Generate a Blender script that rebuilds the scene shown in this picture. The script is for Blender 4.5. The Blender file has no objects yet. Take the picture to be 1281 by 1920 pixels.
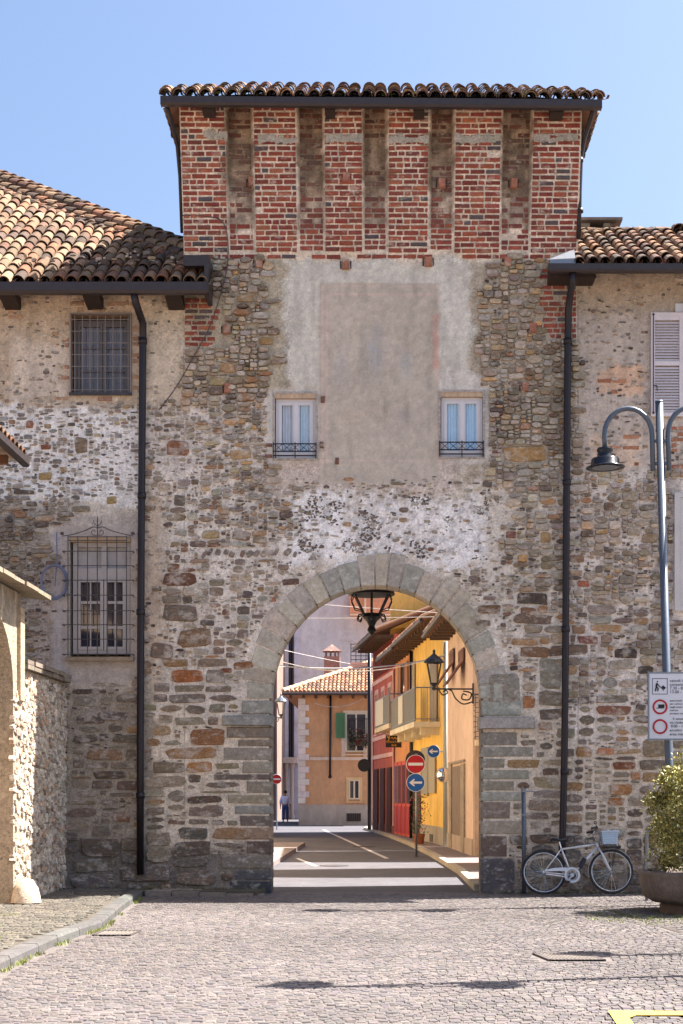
import bpy, bmesh, math, random
import numpy as np
from mathutils import Vector, Matrix
R = math.radians
rng = random.Random(7)
nrng = np.random.RandomState(11)

# ---------------------------------------------------------------- camera, sky, sun, exposure
scene = bpy.context.scene
FPX, CX, CY, CAMZ = 2808.0, 720.0, 1488.0, 1.6
cam_d = bpy.data.cameras.new('camera')
cam = bpy.data.objects.new('camera', cam_d)
scene.collection.objects.link(cam)
cam.location = (0, 0, CAMZ)
cam.rotation_euler = (R(90), 0, 0)
cam_d.sensor_fit = 'HORIZONTAL'
cam_d.sensor_width = 24.0
cam_d.lens = FPX / 1281.0 * 24.0
cam_d.shift_x = -(CX - 640.5) / 1281.0
cam_d.shift_y = (CY - 960.0) / 1281.0
cam_d.clip_end = 3000
scene.camera = cam

SUNV = Vector((0.64, 0.150, 1.0)).normalized()          # towards the sun
SUN_EL = math.asin(SUNV.z)
world = bpy.data.worlds.new('World')
scene.world = world
world.use_nodes = True
nt = world.node_tree
nt.nodes.clear()
wo = nt.nodes.new('ShaderNodeOutputWorld')
bg = nt.nodes.new('ShaderNodeBackground')
sky = nt.nodes.new('ShaderNodeTexSky')
sky.sky_type = 'NISHITA'
sky.sun_disc = False
sky.sun_elevation = SUN_EL
sky.sun_rotation = math.atan2(SUNV.x, SUNV.y)
sky.air_density = 1.0
sky.dust_density = 4.0
sky.ozone_density = 3.6
sky.altitude = 200
bg.inputs['Strength'].default_value = 0.062
nt.links.new(sky.outputs[0], bg.inputs[0])
nt.links.new(bg.outputs[0], wo.inputs[0])

sun_d = bpy.data.lights.new('sun', 'SUN')
sun_d.energy = 5.0
sun_d.angle = R(0.53)
sun_d.color = (1.0, 0.945, 0.87)
sun = bpy.data.objects.new('sun', sun_d)
scene.collection.objects.link(sun)
sun.rotation_euler = (-SUNV).to_track_quat('-Z', 'Y').to_euler()
sun.location = (20, 10, 40)

scene.view_settings.view_transform = 'Standard'
scene.view_settings.look = 'None'
scene.view_settings.exposure = 2.08
scene.view_settings.gamma = 1.0
scene.view_settings.use_curve_mapping = False
try:
    scene.cycles.max_bounces = 6
    scene.cycles.diffuse_bounces = 4
    scene.cycles.glossy_bounces = 3
    scene.cycles.transparent_max_bounces = 6
    scene.cycles.use_denoising = True
except Exception:
    pass

# ---------------------------------------------------------------- helpers
COL = scene.collection
WL = {}                                                     # world location of every parent

def lin(c):
    c = c / 255.0
    return c / 12.92 if c <= 0.04045 else ((c + 0.055) / 1.055) ** 2.4

def s(r, g, b, k=1.0):
    return (lin(r) * k, lin(g) * k, lin(b) * k)

def jit(c, a=0.1, h=0.03):
    k = 1 + rng.uniform(-a, a)
    return tuple(max(0.005, x * k * (1 + rng.uniform(-h, h))) for x in c)

def P(px, py, Y):
    return Vector(((px - CX) * Y / FPX, Y, CAMZ - (py - CY) * Y / FPX))

def W(px, py):                                              # wall plane, 24 m away
    return ((px - CX) / 117.0, CAMZ - (py - CY) / 117.0)

class MB:
    def __init__(self, col=(0.5, 0.5, 0.5)):
        self.v, self.f, self.c, self.col = [], [], [], col
    def add(self, vs, fs, col=None):
        b = len(self.v)
        c = col or self.col
        self.v += [tuple(q) for q in vs]
        self.c += [c] * len(vs)
        self.f += [tuple(i + b for i in f) for f in fs]
        return self
    def box(self, x0, x1, y0, y1, z0, z1, col=None):
        vs = [(x0, y0, z0), (x1, y0, z0), (x1, y1, z0), (x0, y1, z0), (x0, y0, z1), (x1, y0, z1), (x1, y1, z1), (x0, y1, z1)]
        return self.add(vs, [(0, 3, 2, 1), (4, 5, 6, 7), (0, 1, 5, 4), (1, 2, 6, 5), (2, 3, 7, 6), (3, 0, 4, 7)], col)
    def obox(self, o, u, v, w, col=None):                   # oriented box: corner + three edge vectors
        o, u, v, w = map(Vector, (o, u, v, w))
        vs = [o, o + u, o + u + v, o + v, o + w, o + u + w, o + u + v + w, o + v + w]
        fs = [(0, 3, 2, 1), (4, 5, 6, 7), (0, 1, 5, 4), (1, 2, 6, 5), (2, 3, 7, 6), (3, 0, 4, 7)]
        if u.cross(v).dot(w) < 0:
            fs = [f[::-1] for f in fs]
        return self.add(vs, fs, col)
    def tube(self, pts, r, n=8, col=None, cap=True):
        pts = [Vector(p) for p in pts]
        m = len(pts)
        rs = r if isinstance(r, (list, tuple)) else [r] * m
        t0 = (pts[1] - pts[0]).normalized()
        up = Vector((0, 0, 1)) if abs(t0.z) < 0.9 else Vector((0, 1, 0))
        a = t0.cross(up).normalized()
        vs, fs = [], []
        for i, p in enumerate(pts):
            t = ((pts[min(i + 1, m - 1)] - p).normalized() + (p - pts[max(i - 1, 0)]).normalized())
            t = t.normalized() if t.length > 1e-6 else t0
            a = (a - t * a.dot(t))
            a = a.normalized() if a.length > 1e-6 else t.orthogonal().normalized()
            b = t.cross(a)
            for k in range(n):
                q = 2 * math.pi * k / n
                vs.append(p + a * (math.cos(q) * rs[i]) + b * (math.sin(q) * rs[i]))
        for i in range(m - 1):
            for k in range(n):
                k2 = (k + 1) % n
                fs.append((i * n + k, i * n + k2, (i + 1) * n + k2, (i + 1) * n + k))
        if cap:
            fs.append(tuple(range(n - 1, -1, -1)))
            fs.append(tuple((m - 1) * n + k for k in range(n)))
        return self.add(vs, fs, col)
    def lathe(self, prof, c=(0, 0, 0), n=20, col=None, axis='z'):
        vs, fs = [], []
        m = len(prof)
        for r, h in prof:
            for k in range(n):
                q = 2 * math.pi * k / n
                if axis == 'z':
                    vs.append((c[0] + r * math.cos(q), c[1] + r * math.sin(q), c[2] + h))
                else:                                       # axis along y
                    vs.append((c[0] + r * math.cos(q), c[1] + h, c[2] + r * math.sin(q)))
        for i in range(m - 1):
            for k in range(n):
                k2 = (k + 1) % n
                f = (i * n + k, i * n + k2, (i + 1) * n + k2, (i + 1) * n + k)
                fs.append(f if axis == 'z' else f[::-1])
        return self.add(vs, fs, col)
    def torus(self, c, r, t, n=32, m=6, col=None):          # ring in the xz plane
        vs, fs = [], []
        for i in range(n):
            q = 2 * math.pi * i / n
            for k in range(m):
                w = 2 * math.pi * k / m
                rr = r + t * math.cos(w)
                vs.append((c[0] + rr * math.cos(q), c[1] + t * math.sin(w), c[2] + rr * math.sin(q)))
        for i in range(n):
            for k in range(m):
                i2, k2 = (i + 1) % n, (k + 1) % m
                fs.append((i * m + k, i2 * m + k, i2 * m + k2, i * m + k2))
        return self.add(vs, fs, col)
    def extrude(self, prof, p0, p1, col=None):              # closed profile of (horizontal offset, z) pushed from p0 to p1
        p0, p1 = Vector(p0), Vector(p1)
        d = (p1 - p0).normalized()
        side = Vector((d.y, -d.x, 0)).normalized()
        n = len(prof)
        vs = [p0 + side * a + Vector((0, 0, b)) for a, b in prof] + [p1 + side * a + Vector((0, 0, b)) for a, b in prof]
        fs = [(i, (i + 1) % n, n + (i + 1) % n, n + i) for i in range(n)]
        fs += [tuple(range(n - 1, -1, -1)), tuple(range(n, 2 * n))]
        return self.add(vs, fs, col)
    def mesh(self, name, off=(0, 0, 0), smooth=False):
        me = bpy.data.meshes.new(name)
        o = off
        me.from_pydata([(x - o[0], y - o[1], z - o[2]) for x, y, z in self.v], [], self.f)
        at = me.attributes.new('col', 'FLOAT_COLOR', 'POINT')
        flat = np.ones((len(self.v), 4), dtype=np.float32)
        flat[:, :3] = np.array(self.c, dtype=np.float32).reshape(-1, 3)
        if getattr(self, 'alpha', None) is not None: flat[:len(self.alpha), 3] = self.alpha
        at.data.foreach_set('color', flat.ravel())
        if smooth:
            me.polygons.foreach_set('use_smooth', [True] * len(me.polygons))
        return me

def tag(o, label=None, cat=None, group=None, kind=None):
    if label: o['label'] = label
    if cat: o['category'] = cat
    if group: o['group'] = group
    if kind: o['kind'] = kind
    return o

def thing(name, label, cat, loc=(0, 0, 0), group=None):
    o = bpy.data.objects.new(name, None)
    o.empty_display_size = 0.2
    o.location = loc
    COL.objects.link(o)
    WL[o.name] = Vector(loc)
    return tag(o, label, cat, group)

def obj(name, mb, mat, parent=None, smooth=False, kind=None, origin=None, label=None):
    vs = mb.v
    if origin is None:
        xs, ys, zs = zip(*vs)
        origin = ((min(xs) + max(xs)) / 2, (min(ys) + max(ys)) / 2, (min(zs) + max(zs)) / 2)
        if parent is None:
            origin = (origin[0], origin[1], min(zs))
    me = mb.mesh(name, origin, smooth)
    me.materials.append(mat)
    o = bpy.data.objects.new(name, me)
    COL.objects.link(o)
    o.location = Vector(origin) - (WL[parent.name] if parent else Vector((0, 0, 0)))
    o.parent = parent
    WL[o.name] = Vector(origin)
    if kind: o['kind'] = kind
    if label: o['label'] = label
    return o

def inst(src, name, loc, parent, rot=None, scale=None):     # shares the mesh; loc in world space
    o = bpy.data.objects.new(name, src)
    COL.objects.link(o)
    o.parent = parent
    o.location = Vector(loc) - WL[parent.name]
    if rot is not None: o.rotation_euler = rot
    if scale is not None: o.scale = scale
    WL[o.name] = Vector(loc)
    return o

def copy_tree(o, parent=None):
    c = o.copy()
    COL.objects.link(c)
    if parent: c.parent = parent
    for ch in list(o.children):
        copy_tree(ch, c)
    return c

# value noise
_T = nrng.rand(256, 256)
def vnoise(x, y):
    xi, yi = np.floor(x).astype(int), np.floor(y).astype(int)
    fx, fy = x - xi, y - yi
    fx, fy = fx * fx * (3 - 2 * fx), fy * fy * (3 - 2 * fy)
    a, b = _T[xi & 255, yi & 255], _T[(xi + 1) & 255, yi & 255]
    c, d = _T[xi & 255, (yi + 1) & 255], _T[(xi + 1) & 255, (yi + 1) & 255]
    return (a * (1 - fx) + b * fx) * (1 - fy) + (c * (1 - fx) + d * fx) * fy
def fbm(x, y, sc, o=4):
    x, y = np.asarray(x, float) / sc, np.asarray(y, float) / sc
    r, a, t = 0, 1.0, 0
    for i in range(o):
        r = r + a * vnoise(x + 17.3 * i, y + 9.1 * i)
        t += a
        a *= 0.55
        x, y = x * 2.03, y * 2.03
    return r / t

# ---------------------------------------------------------------- materials
def new_mat(name):
    m = bpy.data.materials.new(name)
    m.use_nodes = True
    n = m.node_tree
    return m, n, n.nodes['Principled BSDF']

def nmath(n, op, a, b=None, c=None):
    q = n.nodes.new('ShaderNodeMath')
    q.operation = op
    for i, v in enumerate((a, b, c)):
        if v is None: continue
        if isinstance(v, (int, float)): q.inputs[i].default_value = v
        else: n.links.new(v, q.inputs[i])
    return q.outputs[0]

def noise_node(n, scale, detail=5, rough=0.6, vec=None, stretch=None):
    q = n.nodes.new('ShaderNodeTexNoise')
    q.inputs['Scale'].default_value = scale
    q.inputs['Detail'].default_value = detail
    q.inputs['Roughness'].default_value = rough
    if vec is None:
        g = n.nodes.new('ShaderNodeNewGeometry')
        vec = g.outputs['Position']
    if stretch:
        mp = n.nodes.new('ShaderNodeMapping')
        mp.inputs['Scale'].default_value = stretch
        n.links.new(vec, mp.inputs[0])
        vec = mp.outputs[0]
    n.links.new(vec, q.inputs['Vector'])
    return q.outputs[0]

def scale_col(n, col, fac):                                 # colour socket times scalar socket
    q = n.nodes.new('ShaderNodeVectorMath')
    q.operation = 'SCALE'
    n.links.new(col, q.inputs[0])
    n.links.new(fac, q.inputs['Scale'])
    return q.outputs[0]

def bump(n, bs, h, strength=0.4, dist=0.01):
    b = n.nodes.new('ShaderNodeBump')
    b.inputs['Strength'].default_value = strength
    b.inputs['Distance'].default_value = dist
    n.links.new(h, b.inputs['Height'])
    n.links.new(b.outputs[0], bs.inputs['Normal'])

def mineral(name, vary=((3, 0.35), (22, 0.5), (90, 0.35)), rough=0.9, bstr=0.5, bdist=0.012, bscale=45, pits=0.0, objrand=0.0, spec=0.25, tint=None, stretch=None, stain=None):
    """vertex attribute 'col' (or a plain tint) modulated by several scales of noise, with relief"""
    m, n, bs = new_mat(name)
    bs.inputs['Roughness'].default_value = rough
    bs.inputs['Specular IOR Level'].default_value = spec
    if tint is None:
        a = n.nodes.new('ShaderNodeAttribute')
        a.attribute_name = 'col'
        col = a.outputs['Color']
    else:
        a = n.nodes.new('ShaderNodeRGB')
        a.outputs[0].default_value = (*tint, 1)
        col = a.outputs[0]
    fac = None
    for sc, am in vary:
        t = nmath(n, 'MAXIMUM', nmath(n, 'MULTIPLY_ADD', noise_node(n, sc, 5, 0.62, stretch=stretch), 4.4 * am, 1 - 2.2 * am), 0.12)
        fac = t if fac is None else nmath(n, 'MULTIPLY', fac, t)
    if objrand:
        oi = n.nodes.new('ShaderNodeObjectInfo')
        fac = nmath(n, 'MULTIPLY', fac, nmath(n, 'MULTIPLY_ADD', oi.outputs['Random'], 2 * objrand, 1 - objrand))
    if pits:
        pn = noise_node(n, 16, 6, 0.72, stretch=(1, 1, 1.7))
        mr = n.nodes.new('ShaderNodeMapRange')
        mr.inputs[1].default_value = 0.36
        mr.inputs[2].default_value = 0.45
        mr.inputs[3].default_value = 1 - pits
        mr.inputs[4].default_value = 1.0
        n.links.new(pn, mr.inputs[0])
        fac = nmath(n, 'MULTIPLY', fac, mr.outputs[0])
    if tint is None:                                        # attribute alpha: how strongly the grain shows
        fac = nmath(n, 'MULTIPLY_ADD', nmath(n, 'SUBTRACT', fac, 1.0), a.outputs['Alpha'], 1.0)
    for stain in ([stain] if isinstance(stain, tuple) else (stain or [])):
        sn = noise_node(n, stain[0], 6, 0.68, stretch=(1, 1, 1.6))
        mr = n.nodes.new('ShaderNodeMapRange')
        mr.inputs[1].default_value = stain[3] if len(stain) > 3 else .50; mr.inputs[2].default_value = stain[4] if len(stain) > 4 else .68; mr.inputs[3].default_value = 0.0; mr.inputs[4].default_value = stain[1]
        n.links.new(sn, mr.inputs[0])
        mx = n.nodes.new('ShaderNodeMix'); mx.data_type = 'RGBA'
        n.links.new(mr.outputs[0], mx.inputs[0]); n.links.new(col, mx.inputs[6]); mx.inputs[7].default_value = (*stain[2], 1)
        col = mx.outputs[2]
    n.links.new(scale_col(n, col, fac), bs.inputs['Base Color'])
    bump(n, bs, noise_node(n, bscale, 6, 0.65, stretch=stretch), bstr, bdist)
    return m

def plain(name, col, rough=0.6, metal=0.0, vary=0.12, spec=0.4, scale=14, bstr=0.0, alpha=None):
    m, n, bs = new_mat(name)
    bs.inputs['Roughness'].default_value = rough
    bs.inputs['Metallic'].default_value = metal
    bs.inputs['Specular IOR Level'].default_value = spec
    c = n.nodes.new('ShaderNodeRGB')
    c.outputs[0].default_value = (*col, 1)
    f = nmath(n, 'MULTIPLY_ADD', noise_node(n, scale, 5, 0.6), 2 * vary, 1 - vary)
    n.links.new(scale_col(n, c.outputs[0], f), bs.inputs['Base Color'])
    rr = nmath(n, 'MULTIPLY_ADD', noise_node(n, scale * 2, 3), 0.2, rough - 0.1)
    n.links.new(rr, bs.inputs['Roughness'])
    if bstr: bump(n, bs, noise_node(n, 60, 5), bstr, 0.005)
    return m

M = {}
M['mortar'] = mineral('mortar', ((1.3, 0.10), (8, 0.20), (26, 0.30), (70, 0.26)), 0.95, 1.0, 0.03, 26, pits=0.42)
M['stone'] = mineral('stone', ((5, 0.18), (18, 0.34), (52, 0.36)), 0.9, 0.9, 0.022, 34, stretch=(1, 1, 1.8), stain=[(7, .42, s(150, 108, 74)), (3.1, .58, s(190, 180, 169), .53, .60), (11, .45, s(188, 178, 166), .56, .63)])
M['cut_stone'] = mineral('cut_stone', ((4, 0.14), (16, 0.22), (60, 0.24)), 0.88, 0.6, 0.012, 50, stain=[(4, .35, s(150, 132, 108)), (6, .5, s(192, 186, 178), .54, .62)])
M['brick'] = mineral('brick', ((6, 0.16), (26, 0.28), (70, 0.25)), 0.9, 0.6, 0.01, 60, stain=[(5, .55, s(188, 172, 156), .56, .63), (1.5, .4, s(96, 66, 58), .52, .66)])
M['tile'] = mineral('tile', ((4, 0.16), (20, 0.30), (60, 0.2)), 0.9, 0.5, 0.008, 60, objrand=0.32)
M['cobble'] = mineral('cobble', ((0.5, 0.08), (2.2, 0.12), (40, 0.25)), 0.7, 0.4, 0.006, 80, spec=0.3)
M['stucco'] = mineral('stucco', ((0.5, 0.12), (2.2, 0.14), (9, 0.10)), 0.92, 0.4, 0.006, 40, stretch=(1, 1, .45), stain=(.9, .3, s(150, 128, 104)))
M['paint'] = mineral('paint', ((3, 0.08), (30, 0.08)), 0.55, 0.1, 0.002, 60, spec=0.4)
M['wood'] = mineral('wood', ((6, 0.25), (40, 0.3)), 0.75, 0.4, 0.006, 30, stretch=(3, 3, 0.5))
M['gutter'] = plain('gutter_metal', s(62, 55, 56), 0.45, 0.35, 0.3)
M['pipe'] = plain('pipe_metal', s(40, 35, 40), 0.42, 0.3, 0.3)
M['black_iron'] = plain('black_iron', s(38, 38, 44), 0.5, 0.3, 0.3)
M['rust_iron'] = plain('rusty_iron', s(82, 74, 72), 0.65, 0.2, 0.35)
M['white_paint'] = plain('white_paint', s(205, 202, 205), 0.5, 0, 0.05)
M['grey_metal'] = plain('galvanised_metal', s(128, 133, 142), 0.42, 0.55, 0.15)
M['lamp_steel'] = plain('lamp_steel', s(84, 92, 104), 0.42, 0.35, 0.12)
M['lamp_black'] = plain('lamp_black', s(22, 26, 36), 0.25, 0.1, 0.2)
M['rubber'] = plain('rubber', s(34, 34, 38), 0.7, 0, 0.2)
M['bike_silver'] = plain('bike_silver', s(196, 200, 208), 0.3, 0.25, 0.06)
M['chrome'] = plain('chrome', s(190, 194, 200), 0.2, 0.8, 0.05)
M['plastic_dark'] = plain('dark_plastic', s(32, 34, 46), 0.45, 0, 0.15)
M['basket'] = plain('basket_plastic', s(165, 185, 205), 0.5, 0, 0.08)
M['grille'] = plain('grille_paint', s(128, 120, 116), 0.6, 0.1, 0.25)
M['concrete'] = mineral('concrete', ((3, 0.22), (18, 0.25), (90, 0.25)), 0.9, 0.5, 0.006, 70)
M['red_paint'] = plain('red_paint', s(165, 20, 32), 0.4, 0, 0.05)
M['blue_paint'] = plain('blue_paint', s(18, 84, 160), 0.4, 0, 0.05)
M['sign_white'] = plain('sign_white', s(205, 206, 216), 0.4, 0, 0.03)
M['sign_black'] = plain('sign_black', s(24, 24, 28), 0.5, 0, 0.05)
M['gold'] = plain('gold_print', s(205, 150, 60), 0.5, 0, 0.1)
M['yellow_line'] = mineral('yellow_line', ((6, 0.15), (30, 0.3)), 0.85, 0.3, 0.004, 60)
M['asphalt'] = mineral('asphalt', ((0.35, 0.16), (2.5, 0.18), (30, 0.2)), 0.9, 0.5, 0.006, 120)
M['ground'] = mineral('ground_dirt', ((0.4, 0.15), (8, 0.2), (60, 0.3)), 0.95, 0.5, 0.01, 60)
M['leaf'] = mineral('leaf', ((8, 0.2),), 0.5, 0.0, 0.001, 60, spec=0.5)
M['cloth'] = mineral('cloth', ((8, 0.1), (60, 0.1)), 0.9, 0.2, 0.004, 90)
M['skin'] = plain('skin', s(176, 122, 96), 0.55, 0, 0.06)
M['hair'] = plain('hair', s(40, 34, 34), 0.6, 0, 0.2)

def glass_mat(name, col, rough=0.06):
    m, n, bs = new_mat(name)
    bs.inputs['Base Color'].default_value = (*col, 1)
    bs.inputs['Roughness'].default_value = rough
    bs.inputs['Specular IOR Level'].default_value = 0.8
    return m
M['glass'] = glass_mat('window_glass', s(46, 48, 60))
def clear_glass(name):
    m, n, bs = new_mat(name)
    n.nodes.remove(bs)
    out = n.nodes['Material Output']
    t = n.nodes.new('ShaderNodeBsdfTransparent')
    t.inputs[0].default_value = (0.97, 0.98, 0.98, 1)
    g = n.nodes.new('ShaderNodeBsdfGlossy')
    g.inputs['Roughness'].default_value = 0.04
    mx = n.nodes.new('ShaderNodeMixShader')
    mx.inputs[0].default_value = 0.07
    n.links.new(t.outputs[0], mx.inputs[1])
    n.links.new(g.outputs[0], mx.inputs[2])
    n.links.new(mx.outputs[0], out.inputs[0])
    return m
M['clear_glass'] = clear_glass('clear_glass')
M['mirror'] = glass_mat('mirror_glass', (0.8, 0.8, 0.8), 0.05)
M['mirror'].node_tree.nodes['Principled BSDF'].inputs['Metallic'].default_value = 1.0

def text_mb(body, size, loc, parent, mat, name='lettering', rotz=0.0, align='LEFT', ext=0.001, shear=0.0, width=None):
    cu = bpy.data.curves.new('lettering', 'FONT')
    cu.body = body
    cu.size = size
    cu.align_x = align
    cu.extrude = ext
    cu.shear = shear
    tmp = bpy.data.objects.new('lettering_source', cu)
    COL.objects.link(tmp)
    bpy.context.view_layer.update()
    me = bpy.data.meshes.new_from_object(tmp)
    bpy.data.objects.remove(tmp)
    me.transform(Matrix.Rotation(rotz, 4, 'Z') @ Matrix.Rotation(R(90), 4, 'X'))
    me.materials.clear()
    me.materials.append(mat)
    o = bpy.data.objects.new(name, me)
    COL.objects.link(o)
    o.parent = parent
    o.location = Vector(loc) - WL[parent.name]
    return o
# ---------------------------------------------------------------- the three buildings facing the square
gate = thing('gate_tower', 'tall medieval stone and brick gate tower with an arched passage and faded fresco', 'gate tower', (0, 24, 0))
lefth = thing('stone_house', 'rubble stone house with hipped tile roof and two barred windows beside the gate', 'house', (-5.5, 24, 0))
righth = thing('plastered_house', 'part-plastered stone house with lilac louvred shutter behind the street lamp', 'house', (5.0, 24, 0))

HOLES = {'tw1': (515, 738, 593, 860), 'tw2': (826, 735, 906, 857), 'lw1': (134, 590, 246, 742), 'lw2': (131, 1006, 245, 1232)}
AX, AY, AA, AB = 705.0, 1311.0, 196.0, 213.0                # arch ellipse in wall pixels

def in_arch(px, py, g=0.0):
    return np.where(py > AY, np.abs(px - AX) < AA + g, ((px - AX) / (AA + g)) ** 2 + ((py - AY) / (AB + g)) ** 2 < 1)

PIL = [(330, 430), (479, 560), (609, 682), (727, 804), (850, 938), (993, 1100)]
def lean(px, py):                                           # how far the brick crown leans out of the wall, metres
    px, py = np.asarray(px, float), np.asarray(py, float)
    t = np.clip((478 - py) / 278.0, 0, 1)
    on = np.zeros_like(px)
    for a, b in PIL:
        on = np.maximum(on, ((px >= a) & (px <= b)).astype(float))
    return np.where(on > 0, 0.015 * (py < 480) + 0.20 * t, 0.0)
def flare(px, py):
    return px + 6.0 * np.clip((478 - np.asarray(py, float)) / 278.0, 0, 1) * np.clip((np.asarray(px, float) - 714) / 370.0, -1, 1)

def paint(px, py):
    n1, n2, n3 = fbm(px, py, 60), fbm(px + 300, py, 22), fbm(px, py + 500, 7, 3)
    col = np.empty(px.shape + (3,))
    def put(rect, rgb, soft=10, amp=26, k=1.0):
        x0, y0, x1, y1 = rect
        d = np.minimum(np.minimum(px - x0, x1 - px), np.minimum(py - y0, y1 - py))
        m = np.clip((d + amp * 2 * (n2 - 0.5) + amp * (n1 - 0.5)) / soft + 0.5, 0, 1) * k
        c = np.array(s(*rgb))
        col[:] = col * (1 - m[..., None]) + c * m[..., None]
    col[:] = s(172, 161, 149)
    put((345, 190, 1083, 492), (186, 171, 154), 4, 4)
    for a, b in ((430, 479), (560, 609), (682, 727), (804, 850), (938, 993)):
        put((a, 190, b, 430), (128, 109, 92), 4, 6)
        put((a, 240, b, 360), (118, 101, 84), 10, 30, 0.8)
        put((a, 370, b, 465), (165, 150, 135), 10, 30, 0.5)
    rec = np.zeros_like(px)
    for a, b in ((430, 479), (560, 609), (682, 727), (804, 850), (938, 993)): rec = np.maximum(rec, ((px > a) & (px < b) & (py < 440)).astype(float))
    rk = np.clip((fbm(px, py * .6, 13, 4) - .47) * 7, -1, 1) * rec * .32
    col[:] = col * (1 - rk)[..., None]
    put((345, 490, 560, 740), (146, 136, 120))
    put((870, 490, 1083, 900), (150, 139, 124))
    put((272, 740, 530, 900), (184, 175, 167))
    put((-300, 500, 345, 760), (166, 149, 131), 8, 14)
    put((20, 640, 120, 750), (176, 163, 150), 12, 30, 0.8)
    put((276, 560, 345, 770), (174, 160, 143), 8, 12)
    put((-300, 765, 262, 940), (198, 193, 189), 10, 26)
    put((272, 770, 345, 880), (178, 168, 160), 10, 20)
    put((-300, 950, 100, 1260), (146, 138, 130), 10, 30)
    put((60, 1060, 125, 1280), (150, 139, 132), 8, 16)
    put((98, 968, 262, 1282), (158, 147, 139), 7, 8)
    put((100, 1000, 124, 1282), (160, 152, 150), 4, 4)
    put((268, 930, 306, 1290), (167, 151, 135), 6, 14)
    put((-300, 1290, 345, 1720), (140, 129, 117), 14, 24)
    put((290, 1290, 510, 1590), (184, 172, 158), 14, 24)
    put((306, 1080, 560, 1340), (182, 173, 164), 12, 30)
    put((306, 890, 560, 1100), (186, 177, 168), 14, 30)
    put((540, 488, 882, 735), (175, 170, 161), 9, 20)
    put((500, 728, 600, 872), (176, 170, 163), 6, 8)
    put((822, 705, 945, 870), (176, 170, 163), 8, 14)
    put((500, 862, 860, 932), (170, 157, 147), 10, 24)
    put((597, 530, 825, 905), (160, 150, 139), 2, 2)
    # worn painted panel: border bands, faded figures
    for rect in ((602, 536, 606, 880), (612, 548, 614, 870), (818, 536, 821, 880), (602, 536, 821, 539), (610, 551, 812, 553), (600, 862, 822, 864)):
        put(rect, (178, 156, 148), 2, 1, 0.7)
    put((812, 592, 822, 690), (176, 138, 126), 3, 5, 0.7)
    for gx, gy, sx, sy, rgb, k in ((702, 665, 16, 34, (132, 136, 142), 0.7), (708, 622, 8, 14, (128, 128, 134), 0.6), (760, 680, 9, 20, (138, 148, 158), 0.55), (758, 780, 16, 12, (128, 120, 126), 0.5),
                                   (640, 690, 14, 40, (150, 144, 146), 0.5), (730, 815, 26, 8, (140, 128, 124), 0.35), (700, 770, 40, 10, (150, 134, 122), 0.4), (650, 780, 22, 14, (150, 134, 120), 0.5)):
        m = np.exp(-((px - gx) / sx) ** 2 - ((py - gy) / sy) ** 2) * k * np.clip(n3 * 2.4 - 0.4, 0, 1.4)
        m = np.clip(m, 0, 1)[..., None]
        col[:] = col * (1 - m) + np.array(s(*rgb)) * m
    put((545, 935, 942, 1062), (198, 193, 190), 26, 44)
    put((560, 915, 660, 1045), (206, 202, 200), 20, 24)
    put((840, 990, 940, 1060), (206, 202, 200), 20, 24)
    m = ((np.abs(px - 742) < 190) & (np.abs(py - 985) < 55)) * np.clip((fbm(px + 90, py + 30, 7, 4) - 0.53) * 9, 0, 1) * np.clip((fbm(px, py, 70, 2) - 0.36) * 5, 0, 1)
    col[:] = col * (1 - 0.35 * m[..., None]) + np.array(s(96, 92, 96)) * 0.35 * m[..., None]
    put((905, 880, 1075, 1340), (182, 173, 163), 14, 30)
    put((905, 1330, 1075, 1570), (180, 168, 154), 14, 24)
    put((1080, 495, 1600, 885), (161, 149, 139), 8, 14)
    put((1085, 495, 1600, 590), (146, 128, 106), 14, 20, 0.55)  # brown band below the eave, the eave shade put into the colour
    put((1120, 690, 1200, 740), (182, 152, 130), 6, 18)
    put((1110, 820, 1200, 870), (180, 158, 140), 8, 22)
    put((1075, 885, 1600, 1420), (184, 174, 166), 10, 20)
    put((1225, 890, 1262, 1230), (152, 144, 140), 8, 14)
    put((1075, 1400, 1600, 1720), (178, 166, 152), 16, 30)
    put((-300, 1590, 510, 1720), (104, 97, 92), 20, 26, 0.85)
    put((900, 1610, 1600, 1720), (112, 104, 98), 20, 26, 0.85)
    rust = np.clip((fbm(px * 2.2, py * 0.35, 30, 4) - 0.55) * 5, 0, 1) * 0.18        # rain streaks
    col *= (1 - rust)[..., None]
    col *= np.array((1.53, 1.515, 1.49)) * (0.78 + 0.44 * n3)[..., None] * (0.88 + 0.24 * n1)[..., None]
    return col

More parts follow.
